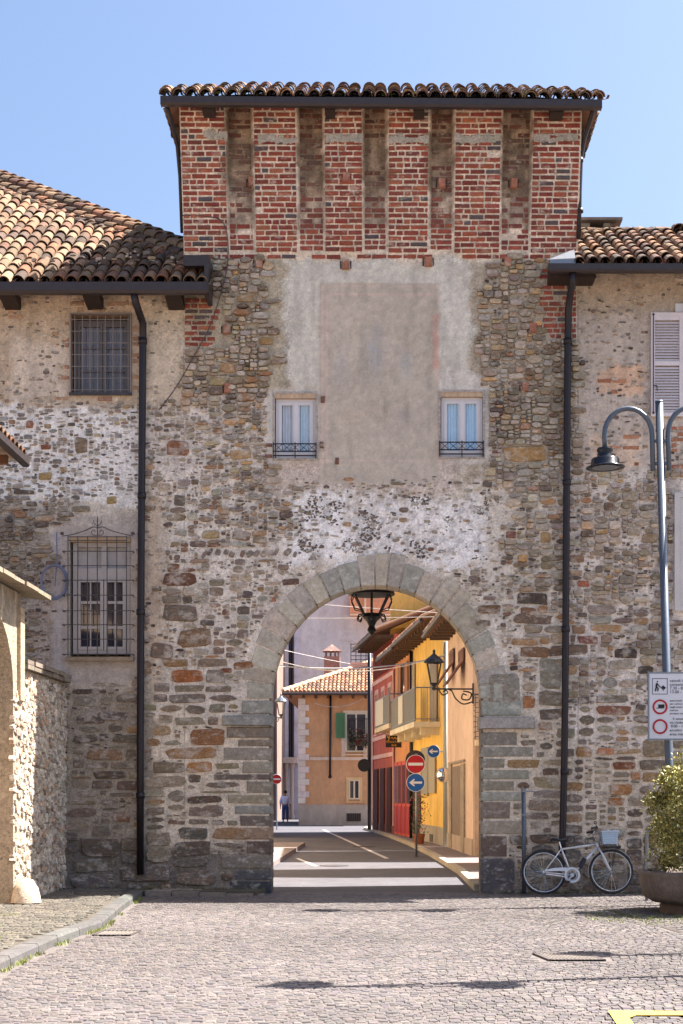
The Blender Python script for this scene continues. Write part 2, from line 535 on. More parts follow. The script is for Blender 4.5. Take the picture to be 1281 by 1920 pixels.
def grid_wall(parent, x0, x1, y0, y1, holes, step, arch=False, crown=False, back=0.32, ybase=24.0):
    xs = np.arange(x0, x1 + step * 0.5, step); xs[-1] = x1
    ys = np.arange(y0, y1 + step * 0.5, step); ys[-1] = y1
    for h in holes:
        for v in (h[0], h[2]): xs[np.argmin(np.abs(xs - v))] = v
        for v in (h[1], h[3]): ys[np.argmin(np.abs(ys - v))] = v
    if crown:
        for a, b in PIL:
            for v in (a, b):
                if x0 < v < x1: xs[np.argmin(np.abs(xs - v))] = v
    gx, gy = np.meshgrid(xs, ys)
    col = paint(gx, gy)
    edge = np.minimum(np.minimum(gx - x0, x1 - gx), np.minimum(gy - y0, y1 - gy))
    d = (fbm(gx, gy, 18, 4) - 0.5) * 0.030 + (fbm(gx, gy, 110, 2) - 0.5) * 0.05
    smooth = np.clip(.75 - .45 * np.clip((gy - 1270) / 40, 0, 1), .2, 1) * np.where(gy < 484, .22, 1)
    for r in ((597, 530, 825, 880), (95, 985, 262, 1285)):
        smooth = np.where((gx > r[0]) & (gx < r[2]) & (gy > r[1]) & (gy < r[3]), 0.25, smooth)
    for h in holes:
        near = (gx > h[0] - 8) & (gx < h[2] + 8) & (gy > h[1] - 8) & (gy < h[3] + 8)
        smooth = np.where(near, 0.1, smooth)
    y = ybase + d * smooth
    wx = gx
    if crown:
        y = y - lean(gx, gy)
        wx = flare(gx, gy)
    X, Z = (wx - CX) / 117.0, CAMZ - (gy - CY) / 117.0
    ny, nx = gx.shape
    V = np.stack([X, y, Z], -1).reshape(-1, 3)
    idx = np.arange(nx * ny).reshape(ny, nx)
    cx_, cy_ = (gx[:-1, :-1] + gx[1:, 1:]) / 2, (gy[:-1, :-1] + gy[1:, 1:]) / 2
    keep = np.ones(cx_.shape, bool)
    for h in holes:
        keep &= ~((cx_ > h[0]) & (cx_ < h[2]) & (cy_ > h[1]) & (cy_ < h[3]))
    if arch:
        keep &= ~in_arch(cx_, cy_, 3.5)
    F = np.stack([idx[1:, :-1], idx[1:, 1:], idx[:-1, 1:], idx[:-1, :-1]], -1)[keep]
    verts, faces, cols = V.tolist(), F.tolist(), col.reshape(-1, 3).tolist()
    def rim(ids):
        b = len(verts)
        for i in ids:
            verts.append((verts[i][0], ybase + back, verts[i][2])); cols.append(cols[i])
        for k in range(len(ids) - 1):
            faces.append((ids[k], ids[k + 1], b + k + 1, b + k))
    rim(idx[:, 0].tolist()[::-1]); rim(idx[:, -1].tolist()); rim(idx[0, :].tolist())
    mb = MB()
    mb.v, mb.f, mb.c = verts, faces, cols
    al = np.ones_like(gx)
    for r, v in (((597, 530, 825, 905), .28), ((545, 492, 880, 735), .45), ((500, 728, 600, 870), .5), ((825, 705, 945, 870), .5), ((95, 985, 262, 1285), .5), ((-300, 500, 345, 760), .7), ((1083, 480, 1600, 885), .55), ((268, 935, 306, 1290), .6)):
        al = np.where((gx > r[0]) & (gx < r[2]) & (gy > r[1]) & (gy < r[3]), np.minimum(al, v), al)
    mb.alpha = al.ravel()
    return mb

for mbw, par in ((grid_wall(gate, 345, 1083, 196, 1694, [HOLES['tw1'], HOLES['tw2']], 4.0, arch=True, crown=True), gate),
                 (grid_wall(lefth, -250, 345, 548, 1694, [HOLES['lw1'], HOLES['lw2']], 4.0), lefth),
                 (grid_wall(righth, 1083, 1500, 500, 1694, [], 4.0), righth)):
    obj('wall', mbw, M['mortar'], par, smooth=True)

# building bodies behind the faces
GX0, GX1 = W(345, 0)[0], W(1083, 0)[0]
mb = MB(s(140, 128, 115))
mb.box(GX0 + .02, GX1 - .02, 24.32, 26.6, 5.75, 12.55)
mb.box(GX0 + .02, -2.75, 24.50, 26.6, 0, 5.75)
mb.box(2.55, GX1 - .02, 24.50, 26.6, 0, 5.75)
pts = []                                                    # the arched front wall, its soffit and rear face
for i in range(0, 33):
    q = math.pi * i / 32
    pts.append((AX - (AA + .6) * math.cos(q), AY - (AB + .6) * math.sin(q)))
pts = [(AX - AA - .6, 1700)] + pts + [(AX + AA + .6, 1700)]
pw = [W(*p) for p in pts]
def out_pt(x, z):
    px, py = x * 117 + CX, CY - (z - CAMZ) * 117
    if py > AY: return W(px + math.copysign(14, px - AX), py)
    k = 1 + 14 / AA
    return W(AX + (px - AX) * k, AY + (py - AY) * k)
for (xa, za), (xb, zb) in zip(pw[:-1], pw[1:]):
    fa, fb = out_pt(xa, za), out_pt(xb, zb)
    mb.add([(xa, 24.028, za), (xb, 24.028, zb), (fb[0], 24.028, fb[1]), (fa[0], 24.028, fa[1])], [(3, 2, 1, 0)])
    mb.add([(xa, 24.03, za), (xb, 24.03, zb), (xb, 24.50, zb), (xa, 24.50, za)], [(0, 1, 2, 3)])
    if abs(xa - xb) > 1e-4:
        mb.add([(xa, 24.50, za), (xb, 24.50, zb), (xb, 24.50, 5.75), (xa, 24.50, 5.75)], [(0, 1, 2, 3)])
mb.box(-2.75, pw[0][0] - 0.01, 24.35, 24.498, 0, 5.745)
mb.box(pw[-1][0] + 0.01, 2.55, 24.35, 24.498, 0, 5.745)
obj('inner_wall', mb, M['mortar'], gate)
mb = MB(s(150, 138, 122)); mb.box(-8.3, GX0 - .03, 24.35, 31.5, 0, 9.7)
obj('rear_wall', mb, M['mortar'], lefth)
mb = MB(s(150, 138, 122)); mb.box(GX1 + .03, 6.66, 24.35, 26.7, 0, 10.0)
obj('rear_wall', mb, M['mortar'], righth)

# ---------------------------------------------------------------- masonry: stones and bricks piece by piece
def stone_piece(mb, cx, cy, w, h, col, protr=0.02, boxy=0.45, yb=24.0, n=10, tilt=0.0, lens=True):
    """one rubble stone in the wall face: rounded outline, chamfered, slightly domed face (pixels of the wall plane in)"""
    X, Z = W(cx, cy)
    a, b = w / 234.0, h / 234.0
    n = max(7, n - rng.choice((0, 1, 2, 3)))
    boxy *= .8
    if lens and w > 1.5 * h and rng.random() < .4: boxy = rng.uniform(.85, 1.15)
    ring = []
    ph = rng.uniform(0, 1)
    for k in range(n):
        q = 2 * math.pi * (k + ph) / n
        c_, s_ = math.cos(q), math.sin(q)
        e = boxy
        x = a * math.copysign(abs(c_) ** e, c_) * rng.uniform(0.86, 1.08)
        z = b * math.copysign(abs(s_) ** e, s_) * rng.uniform(0.84, 1.10)
        ring.append((x * math.cos(tilt) - z * math.sin(tilt), x * math.sin(tilt) + z * math.cos(tilt)))
    off = lean(cx, cy)
    vs = []
    sx, sz = rng.uniform(-0.05, 0.05), rng.uniform(-0.08, 0.08)
    for sc, d in ((1.0, -0.04), (0.99, protr * 0.6), (0.90, protr)):
        for x, z in ring:
            vs.append((X + x * sc, yb - off - d - (x * sx + z * sz if d > 0 else 0) - (rng.uniform(-.003, .003) if d > 0 else 0), Z + z * sc))
    vs.append((X, yb - off - protr * 1.05, Z))
    fs = []
    for r_ in (0, 1):
        for k in range(n):
            k2 = (k + 1) % n
            fs.append((r_ * n + k, r_ * n + k2, (r_ + 1) * n + k2, (r_ + 1) * n + k))
    for k in range(n):
        fs.append((2 * n + k, 2 * n + (k + 1) % n, 3 * n))
    fs = [f[::-1] for f in fs]
    mb.add(vs, fs, col)

def block_piece(mb, x0, y0, x1, y1, col, protr=0.015, depth=0.1, jx=1.5, yb=24.0, ch=1.3):
    """a squared stone or brick: bevelled front, jittered corners"""
    js = [(rng.uniform(0, jx), rng.uniform(0, jx * .7)) for _ in range(4)]
    cs = [(x0 + js[0][0], y0 + js[0][1]), (x1 - js[1][0], y0 + js[1][1]), (x1 - js[2][0], y1 - js[2][1]), (x0 + js[3][0], y1 - js[3][1])]
    mx, my = (x0 + x1) / 2, (y0 + y1) / 2
    off = float(lean(mx, my))
    yy = [protr + rng.uniform(-.15, .15) * protr for _ in range(4)]
    vs = []
    for (x, y) in cs:
        a, b = W(x, y); vs.append((a, yb - off + depth, b))
    for (x, y), d in zip(cs, yy):
        a, b = W(x, y); vs.append((a, yb - off - d * 0.5, b))
    for (x, y), d in zip(cs, yy):
        a, b = W(x + (ch if x < mx else -ch), y + (ch if y < my else -ch)); vs.append((a, yb - off - d, b))
    fs = []
    for r_ in (0, 4):
        for k in range(4):
            k2 = (k + 1) % 4
            fs.append((r_ + k, r_ + k2, r_ + 4 + k2, r_ + 4 + k))
    fs.append((8, 9, 10, 11))
    mb.add(vs, [f[::-1] for f in fs], col)

PAL_RUB = [(152, 141, 126), (166, 156, 141), (140, 125, 106), (122, 111, 100), (178, 160, 130), (186, 148, 102), (112, 98, 88), (160, 152, 147), (132, 121, 103), (174, 161, 147), (148, 134, 116), (190, 178, 164), (120, 104, 92), (96, 86, 82), (156, 118, 88)]
PAL_MID = [(130, 117, 105), (146, 134, 120), (112, 98, 90), (160, 150, 138), (168, 130, 92), (96, 82, 78), (120, 88, 72), (150, 148, 142), (140, 120, 98), (158, 143, 122), (172, 166, 158), (84, 74, 72)]
PAL_LOW = [(132, 123, 110), (142, 131, 116), (122, 110, 99), (150, 140, 125), (108, 94, 86), (154, 124, 92), (136, 128, 120), (116, 108, 98), (146, 134, 112), (98, 88, 82)]
PAL_BASE = [(112, 104, 96), (124, 112, 100), (100, 92, 87), (130, 118, 106), (92, 84, 80), (118, 96, 82), (108, 104, 100)]
PAL_FLAKE_SHADE = [(70, 63, 60), (78, 70, 66), (176, 166, 154), (160, 150, 140), (190, 182, 172), (146, 134, 122), (120, 108, 100), (96, 88, 84), (172, 150, 124), (150, 146, 144)]  # flake colours; the darkest tones stand in for shadow gaps between stones
PAL_DARK = [(96, 88, 82), (116, 104, 94), (84, 76, 74), (132, 122, 112), (150, 118, 84), (140, 134, 128), (104, 92, 84)]
PAL_WASH = [(150, 146, 146), (128, 124, 124), (104, 98, 98), (164, 160, 158), (150, 116, 92), (168, 160, 150), (92, 86, 86), (170, 148, 116)]
# rect, width range, height range, share filled, palette, boxiness, protrusion
ZONES = [
    ((505, 488, 905, 905), None), ((95, 985, 263, 1286), None), ((-300, 480, 345, 755), ((8, 22), (5, 11), .07, PAL_WASH, .6, .008)),
    ((345, 555, 428, 655), None), ((1003, 488, 1090, 645), None),
    ((268, 935, 306, 1285), ((12, 30), (8, 16), .10, PAL_RUB, .5, .01)), ((60, 1070, 130, 1282), ((10, 24), (6, 10), .25, PAL_DARK, .5, .01)),
    ((545, 928, 942, 1066), ((9, 26), (6, 13), .05, PAL_MID, .6, .010)), ((-300, 755, 264, 935), ((9, 30), (5, 13), .33, PAL_WASH, .6, .012)),
    ((272, 755, 345, 900), ((12, 30), (7, 14), .40, PAL_RUB, .6, .014)),
    ((-300, 935, 131, 1290), ((18, 50), (7, 15), .82, PAL_DARK, .5, .034)), ((-300, 1270, 268, 1560), ((30, 85), (13, 27), .9, PAL_LOW, .40, .016)),
    ((1080, 480, 1600, 790), ((6, 14), (4, 8), .05, PAL_WASH, .6, .006)), ((1080, 790, 1228, 885), ((10, 24), (6, 11), .12, PAL_WASH, .6, .008)),
    ((1228, 480, 1600, 885), ((10, 24), (6, 11), .2, PAL_WASH, .6, .008)),
    ((345, 488, 548, 760), ((12, 42), (8, 18), .97, PAL_RUB, .62, .055)), ((868, 488, 1083, 905), ((12, 44), (8, 19), .95, PAL_RUB, .6, .050)),
    ((264, 740, 510, 905), ((14, 44), (7, 16), .6, PAL_RUB, .55, .034)), ((500, 860, 900, 935), ((14, 40), (6, 13), .30, PAL_RUB, .55, .012)),
    ((264, 900, 560, 1075), ((14, 50), (7, 17), .62, PAL_MID, .55, .034)), ((264, 1075, 470, 1290), ((16, 56), (9, 20), .56, PAL_MID, .5, .026)),
    ((455, 1060, 600, 1345), ((12, 42), (7, 15), .45, PAL_MID, .5, .016)), ((820, 1060, 960, 1345), ((12, 46), (7, 15), .5, PAL_MID, .5, .016)),
    ((905, 880, 1600, 1140), ((16, 52), (8, 19), .74, PAL_RUB, .5, .040)), ((905, 1140, 1600, 1330), ((18, 64), (9, 22), .64, PAL_MID, .46, .034)),
    ((905, 1330, 1083, 1560), ((34, 95), (16, 26), .96, PAL_LOW, .36, .012)), ((1083, 1330, 1600, 1570), ((24, 80), (12, 26), .88, PAL_LOW, .4, .016)),
    ((264, 1290, 512, 1580), ((42, 110), (15, 27), .97, PAL_LOW, .34, .012)), ((-300, 1540, 512, 1720), ((42, 120), (20, 40), .97, PAL_BASE, .42, .035)),
    ((890, 1560, 1600, 1720), ((36, 95), (18, 42), .95, PAL_BASE, .42, .032)),
]
def zone_at(x, y):
    q = float(fbm(np.array([x + 40.0]), np.array([y]), 26, 2)[0]) - 0.5
    q2 = float(fbm(np.array([x]), np.array([y + 700.0]), 26, 2)[0]) - 0.5
    x, y = x + 50 * q, y + 44 * q2
    for r, z in ZONES:
        if r[0] <= x <= r[2] and r[1] <= y <= r[3]: return z
    return None

OX, OY, OW, OH = -80, 470, 788, 612                         # occupancy raster, 2 px cells
occ = np.zeros((OH, OW), bool)
def mark(x0, y0, x1, y1):
    occ[max(0, int((y0 - OY) / 2)):max(0, int((y1 - OY) / 2) + 1), max(0, int((x0 - OX) / 2)):max(0, int((x1 - OX) / 2) + 1)] = True
yy_, xx_ = np.mgrid[0:OH, 0:OW]
pxx, pyy = xx_ * 2 + OX, yy_ * 2 + OY
occ |= in_arch(pxx, pyy, 60) & (pyy < 1340)
for h in HOLES.values(): mark(h[0] - 12, h[1] - 10, h[2] + 8, h[3] + 8)
mark(597, 530, 826, 890); mark(1218, 560, 1400, 800); mark(1262, 900, 1400, 1160); mark(345, 470, 396, 556)
mark(505, 1300, 905, 1700)
LP_ = [1386, 1402, 1428, 1452, 1465, 1490, 1510, 1529, 1551, 1577, 1603, 1631, 1652, 1692]
LW_ = (64, 92, 56, 110, 48, 84, 70, 60, 88, 48, 96, 70, 80)
RP_ = [1373, 1400, 1422, 1443, 1464, 1485, 1504, 1538, 1567, 1609, 1692]
RW_ = (70, 100, 46, 92, 64, 84, 56, 88, 50, 66)
for ya, yb, w in zip(LP_[:-1], LP_[1:], LW_): mark(510 - w - 2, ya, 512, yb - 2)
for ya, yb, w in zip(RP_[:-1], RP_[1:], RW_): mark(899, ya, 901 + w + 2, yb - 2)
mark(412, 1339, 512, 1386); mark(895, 1310, 1006, 1374); mark(450, 1310, 512, 1340)

stones = {'g': [], 'l': [], 'r': []}
def add_stone(cx, cy, w, h, rgb, protr, boxy, tilt=0.0, fade=True):
    if fade:
        t = rng.random()
        t = .42 if t < .42 else (.18 if t < .7 else 0)
        if cy > 1310: t *= .2
        rgb = [v * (1 - t) + m_ * t for v, m_ in zip(rgb, (188, 177, 166))]
    k = 'l' if cx < 345 else ('r' if cx > 1074 else 'g')
    stones[k].append((cx, cy, w, h, jit(s(min(rgb[0] * .96 + 4, 235), rgb[1] * .95 + 3, rgb[2] * .93 + 2), 0.18, 0.05), protr, boxy, tilt, fade))

# stones that stand out in the photograph
BIG = [(335, 841, 44, 30, (152, 106, 76)), (338, 1087, 64, 24, (110, 72, 55)), (326, 1065, 24, 16, (130, 85, 65)), (340, 1150, 66, 34, (106, 99, 93)), (366, 1196, 64, 34, (140, 116, 93)),
       (304, 1221, 44, 30, (118, 106, 95)), (352, 1268, 58, 24, (166, 96, 50)), (404, 1268, 36, 28, (126, 118, 110)), (330, 1243, 50, 15, (152, 118, 80)), (400, 1243, 60, 15, (128, 115, 105)),
       (455, 1248, 38, 14, (150, 96, 66)), (424, 1257, 22, 9, (135, 72, 50)), (545, 1091, 32, 13, (100, 76, 72)), (395, 1002, 34, 15, (165, 145, 100)), (452, 1004, 36, 18, (112, 84, 70)), (371, 1020, 30, 12, (108, 96, 90)),
       (998, 1123, 64, 21, (78, 66, 66)), (1000, 1161, 78, 18, (112, 99, 86)), (918, 1143, 44, 17, (96, 72, 55)), (990, 1147, 30, 17, (122, 86, 70)), (984, 1204, 50, 12, (192, 146, 105)), (1002, 1223, 58, 20, (142, 106, 78)),
       (1066, 1220, 76, 20, (102, 86, 78)), (1103, 1200, 42, 15, (110, 58, 52)), (1136, 1178, 64, 12, (192, 146, 106)), (1033, 1262, 44, 58, (152, 152, 142)), (1036, 1310, 50, 30, (140, 132, 120)), (992, 1317, 24, 24, (168, 106, 64)),
       (985, 852, 82, 28, (192, 148, 98)), (1152, 1332, 66, 17, (150, 95, 75)), (1148, 1311, 62, 16, (126, 118, 112)), (905, 1168, 30, 12, (120, 102, 86)),
       (388, 1383, 70, 32, (142, 94, 62)), (360, 1413, 106, 22, (166, 126, 84)), (375, 1438, 50, 20, (168, 116, 68)), (316, 1440, 62, 22, (132, 121, 106)), (363, 1562, 54, 23, (94, 95, 92)), (436, 1563, 76, 24, (152, 120, 94)),
       (200, 1343, 84, 17, (104, 96, 90)), (352, 1310, 70, 17, (108, 100, 94)), (240, 1310, 46, 14, (112, 102, 96)), (170, 1349, 54, 16, (100, 88, 84)), (160, 1385, 48, 14, (84, 76, 72)), (240, 1386, 60, 14, (116, 106, 96)),
       (196, 1416, 70, 20, (132, 106, 84)), (205, 1453, 60, 14, (86, 74, 70)), (192, 1471, 40, 14, (90, 80, 76)), (228, 1532, 34, 18, (142, 94, 68)),
       (1095, 1410, 28, 19, (162, 112, 72)), (1135, 1409, 34, 12, (182, 122, 82)), (1165, 1480, 42, 21, (166, 118, 68)), (1156, 1503, 32, 14, (176, 116, 56)), (1232, 1402, 52, 36, (136, 122, 100)), (1170, 1436, 42, 14, (136, 80, 56)),
       (1192, 1455, 18, 14, (190, 140, 105)), (1085, 1180, 26, 16, (150, 120, 95)), (1094, 1095, 22, 12, (170, 80, 60)), (1082, 1048, 30, 14, (130, 96, 74)), (1023, 1008, 18, 20, (190, 152, 104)), (958, 1003, 20, 14, (150, 92, 84)),
       (56, 796, 14, 14, (150, 98, 70)), (85, 838, 20, 9, (148, 88, 66)), (85, 893, 26, 14, (172, 138, 84)), (152, 835, 24, 30, (140, 120, 108)), (210, 938, 20, 14, (186, 158, 96)), (309, 913, 24, 14, (172, 138, 88)), (337, 938, 22, 20, (106, 98, 94)),
       (45, 923, 40, 8, (80, 74, 74)), (60, 945, 20, 9, (92, 88, 90)), (38, 965, 24, 12, (150, 110, 78)), (100, 1055, 30, 8, (120, 96, 90)), (452, 852, 40, 18, (192, 155, 112)), (480, 824, 28, 8, (120, 90, 76)), (945, 1290, 66, 56, (160, 158, 150)),
       (460, 560, 34, 14, (176, 150, 110)), (500, 640, 26, 14, (172, 132, 88)), (426, 690, 30, 18, (178, 150, 106)), (408, 716, 32, 16, (164, 152, 112))]
for cx, cy, w, h, rgb in BIG:
    rgb = [v * .76 + m_ * .24 for v, m_ in zip(rgb, (138, 124, 110))]
    add_stone(cx, cy, w, h, rgb, 0.026, 0.42, rng.uniform(-.05, .05), False)
    mark(cx - w / 2 - 1, cy - h / 2 - 1, cx + w / 2 + 1, cy + h / 2 + 1)
# the row of stones laid on edge above the left haunch
for k in range(13):
    add_stone(382 + k * 14 + rng.uniform(-4, 4), 1037 + rng.uniform(-3, 3), rng.uniform(6, 12), rng.uniform(11, 18), rng.choice([(98, 88, 84), (122, 104, 92), (88, 80, 78), (132, 114, 98)]), 0.02, 0.7, rng.uniform(-1.0, -.3), True)
mark(372, 1027, 560, 1047)

miss = np.zeros((OH, OW))
for iy in range(OH):                                        # first fit, top to bottom, following the size zones
    y = iy * 2 + OY
    ix = 0
    while ix < OW:
        if occ[iy, ix]:
            ix += 1; continue
        x = ix * 2 + OX
        z = zone_at(x + 6, y + 4)
        if z is None:
            ix += 3; continue
        (w0, w1), (h0, h1), share, pal, boxy, protr = z
        run = 0
        wmax = int(rng.triangular(w0, w1, w0 + (w1 - w0) * .3) / 2)
        while run < wmax and ix + run < OW and not occ[iy, ix + run]: run += 1
        if run * 2 < w0 * 0.55:
            occ[iy, ix:ix + run + 1] = True
            ix += max(run, 1); continue
        if run < wmax and run > 6 and rng.random() < 0.3:
            run = int(run * 0.6)
        hh = max(3, int(rng.uniform(h0, h1) / 2))
        hh = min(hh, max(3, int(run * rng.uniform(.55, .95))))
        k = 1
        while k < hh and iy + k < OH and not occ[iy + k, ix:ix + run].any(): k += 1
        hh = k
        occ[iy:iy + hh, ix:ix + run] = True
        if not (hh * 2 >= h0 * 0.6 and rng.random() < share):
            miss[iy:iy + hh, ix:ix + run] = share
        else:
            gap = 4.2 if (boxy < 0.45 and protr < .02) else (1.8 if boxy < .45 else 0.9)
            w, h = run * 2 - gap, hh * 2 - gap
            add_stone(x + run, y + hh, w, max(h, 3), rng.choice(pal), protr * rng.uniform(.6, 1.3), boxy, rng.uniform(-.07, .07))
        ix += run

for iy in range(0, OH):                                     # small spalls and flakes in the mortar, the darkest painting crevice shade
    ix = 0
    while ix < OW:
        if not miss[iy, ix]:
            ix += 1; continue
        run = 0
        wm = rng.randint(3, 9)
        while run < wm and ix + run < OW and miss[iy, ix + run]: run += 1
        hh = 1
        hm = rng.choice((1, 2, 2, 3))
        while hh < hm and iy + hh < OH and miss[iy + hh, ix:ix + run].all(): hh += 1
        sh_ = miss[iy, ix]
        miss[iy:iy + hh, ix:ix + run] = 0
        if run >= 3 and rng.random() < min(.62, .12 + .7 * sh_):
            add_stone(ix * 2 + OX + run, iy * 2 + OY + hh, run * 2 - rng.uniform(.6, 2), max(2.4, hh * 2 - rng.uniform(.2, 1)), rng.choice(PAL_FLAKE_SHADE), rng.uniform(.006, .016), .7, rng.uniform(-.15, .15))
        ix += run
for k in range(2600):                                       # dark grit showing through the worn white render above the arch
    x, y = rng.uniform(560, 940), rng.uniform(930, 1050)
    if float(fbm(np.array([x + 90.]), np.array([y + 30.]), 34, 3)[0]) < .54 or in_arch(np.array(x), np.array(y), 64): continue
    add_stone(x, y, rng.uniform(2, 6), rng.uniform(1.6, 4), rng.choice([(84, 82, 86), (104, 100, 102), (70, 68, 74), (122, 114, 110)]), .006, .9, rng.uniform(-.6, .6), False)
for key, par in (('g', gate), ('l', lefth), ('r', righth)):
    st = sorted(stones[key], key=lambda q: -q[2] * q[3] * (1 if -6 < q[0] < 1287 else .01))
    rest = MB()
    for i, (cx, cy, w, h, c, pr, bx, ti, le) in enumerate(st):
        yb = 24.0
        if i < 292:
            one = MB(); stone_piece(one, cx, cy, w, h, c, pr, bx, yb, 10, ti, le)
            obj('stone', one, M['stone'], par)
        else:
            stone_piece(rest, cx, cy, w, h, c, pr, bx, yb, 8, ti, le)
    if rest.v: obj('small_stones', rest, M['stone'], par, kind='stuff')

# arch ring, springers, imposts, pier blocks
PAL_ARCH = [(176, 167, 153), (178, 168, 153), (164, 157, 145), (160, 155, 145), (180, 169, 152), (162, 151, 135), (157, 150, 138), (184, 174, 159)]
qs = [0.0]
while qs[-1] < math.pi - 0.06: qs.append(qs[-1] + rng.uniform(0.105, 0.17))
qs[-1] = math.pi
for qa, qb in zip(qs[:-1], qs[1:]):
    L = rng.uniform(40, 60) + 8 * math.sin((qa + qb) / 2) ** 4
    c = jit(s(*rng.choice(PAL_ARCH)), .08)
    mb = MB(c)
    g = 0.006
    inner, outer = [], []
    for k in range(4):
        q = qa + g + (qb - qa - 2 * g) * k / 3
        inner.append((AX - AA * math.cos(q), AY - AB * math.sin(q)))
        outer.append((AX - (AA + L) * math.cos(q), AY - (AB + L) * math.sin(q)))
    yf = 24.0 - rng.uniform(.022, .034)
    ring = [W(*p) for p in inner] + [W(*p) for p in outer[::-1]]
    mx, mz = sum(p[0] for p in ring) / 8, sum(p[1] for p in ring) / 8
    n = len(ring)
    vs = [(x, 24.42, z) for x, z in ring] + [(x, yf + .012, z) for x, z in ring] + [(x + (mx - x) * .04, yf, z + (mz - z) * .04) for x, z in ring]
    fs = [(r_ * n + k, r_ * n + (k + 1) % n, (r_ + 1) * n + (k + 1) % n, (r_ + 1) * n + k) for r_ in (0, 1) for k in range(n)]
    for k in range(3): fs.append((2 * n + k, 2 * n + k + 1, 2 * n + n - 2 - k, 2 * n + n - 1 - k))
    mb.add(vs, fs)
    obj('arch_stone', mb, M['cut_stone'], gate)
def jamb(x0, y0, x1, y1, rgb, name='pier_block', protr=.022):
    mb = MB(); block_piece(mb, x0, y0, x1, y1, jit(s(*rgb), .07), protr, 0.45, 2.0, ch=1.8)
    obj(name, mb, M['cut_stone'], gate)
jamb(453, 1313, 509, 1340, (150, 148, 138)); jamb(901, 1313, 978, 1343, (152, 151, 143))
jamb(416, 1341, 512, 1362, (132, 132, 130), 'impost', .11); jamb(424, 1363, 510, 1384, (128, 118, 106), 'impost', .035)
jamb(897, 1344, 1003, 1368, (156, 150, 142), 'impost', .11)
LP_ = [1386, 1402, 1428, 1452, 1465, 1490, 1510, 1529, 1551, 1577, 1603, 1631, 1652, 1692]
for i, (ya, yb_) in enumerate(zip(LP_[:-1], LP_[1:])):
    wd = LW_[i]
    rgb = [(120, 108, 96), (138, 130, 118), (134, 127, 116), (96, 86, 82), (130, 122, 110), (140, 128, 108), (134, 134, 128), (104, 94, 88), (142, 118, 98), (92, 78, 72), (122, 114, 104), (84, 84, 88), (64, 64, 70)][i]
    jamb(510 - wd, ya, 510, yb_ - 2.2, [v * 1.06 for v in rgb], protr=.012)
RP_ = [1373, 1400, 1422, 1443, 1464, 1485, 1504, 1538, 1567, 1609, 1692]
for i, (ya, yb_) in enumerate(zip(RP_[:-1], RP_[1:])):
    wd = RW_[i]
    rgb = [(124, 118, 110), (132, 126, 114), (128, 120, 108), (142, 136, 124), (136, 126, 112), (150, 146, 134), (122, 108, 98), (148, 138, 124), (106, 90, 80), (88, 84, 84)][i]
    jamb(901, ya, 901 + wd, yb_ - 2.2, [v * 1.06 for v in rgb], protr=.012)

# brick crown and brick patches
PAL_BR = [(140, 72, 58), (130, 64, 54), (150, 80, 62), (122, 62, 54), (152, 86, 66), (138, 70, 58), (116, 66, 58), (146, 76, 64), (132, 74, 62), (156, 94, 70), (120, 58, 52), (136, 70, 56), (128, 66, 56), (144, 78, 60), (88, 78, 80)]
bricks = []
def courses(x0, y0, x1, y1, share=1.0, ragl=0, ragr=0, pal=PAL_BR, pr=.012, k=1.0, pitch=10.2, ragb=0):
    y = y0
    row = 0
    while y + 7 < y1:
        a = x0 + (rng.uniform(0, ragl) if ragl else 0)
        b = x1 - (rng.uniform(0, ragr) if ragr else 0)
        x = a
        if row % 2: x -= 0
        first = True
        wave = rng.uniform(-.5, .5)
        while x < b - 5:
            w = rng.choice((27, 28, 29, 30, 13.5, 14, 28, 26))
            if first and row % 2: w = rng.choice((12, 15, 18))
            first = False
            if x + w > b or b - (x + w) < 6: w = b - x
            if rng.random() < share * (1 if not ragb or y < y1 - ragb else .5):
                c = s(*rng.choice(pal), k)
                bricks.append((x + .6, y + wave, x + w - 1.4, y + 7.7 + wave + rng.uniform(-.5, .5), jit(c, .14, .05), pr * rng.uniform(.5, 1.4)))
            x += w
        y += pitch + rng.uniform(-.25, .25)
        row += 1
for a, b in ((346, 429), (480, 559), (610, 681), (728, 803), (851, 937), (994, 1082)):
    y = 200
    courses(a, y, b, 476, .985, pr=.016)
NB_MAIN = len(bricks)
for a, b in ((431, 478), (561, 608), (683, 726), (805, 849), (939, 992)):
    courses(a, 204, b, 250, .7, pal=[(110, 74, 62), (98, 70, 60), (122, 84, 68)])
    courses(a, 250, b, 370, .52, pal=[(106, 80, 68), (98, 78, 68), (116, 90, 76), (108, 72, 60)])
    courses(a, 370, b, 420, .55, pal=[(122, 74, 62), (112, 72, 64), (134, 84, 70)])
    courses(a, 420, b, 476, .94)
courses(346, 477, 1082, 494, .8, ragb=8)
courses(430, 494, 540, 506, .4); courses(880, 494, 1000, 510, .35)
courses(346, 560, 424, 650, .95, ragr=36); courses(398, 500, 430, 556, .75, ragl=8, ragr=14); courses(1004, 494, 1082, 642, .95, ragl=34)
courses(922, 752, 952, 862, .6, ragr=12, pal=[(120, 84, 76), (140, 100, 86), (110, 74, 66)])
courses(496, 770, 512, 860, .3, pal=[(130, 92, 82)]); courses(900, 905, 945, 930, .3)
courses(440, 1120, 520, 1134, .6, pal=[(160, 108, 84)]); courses(420, 1076, 540, 1084, .5, pal=[(166, 120, 98)])
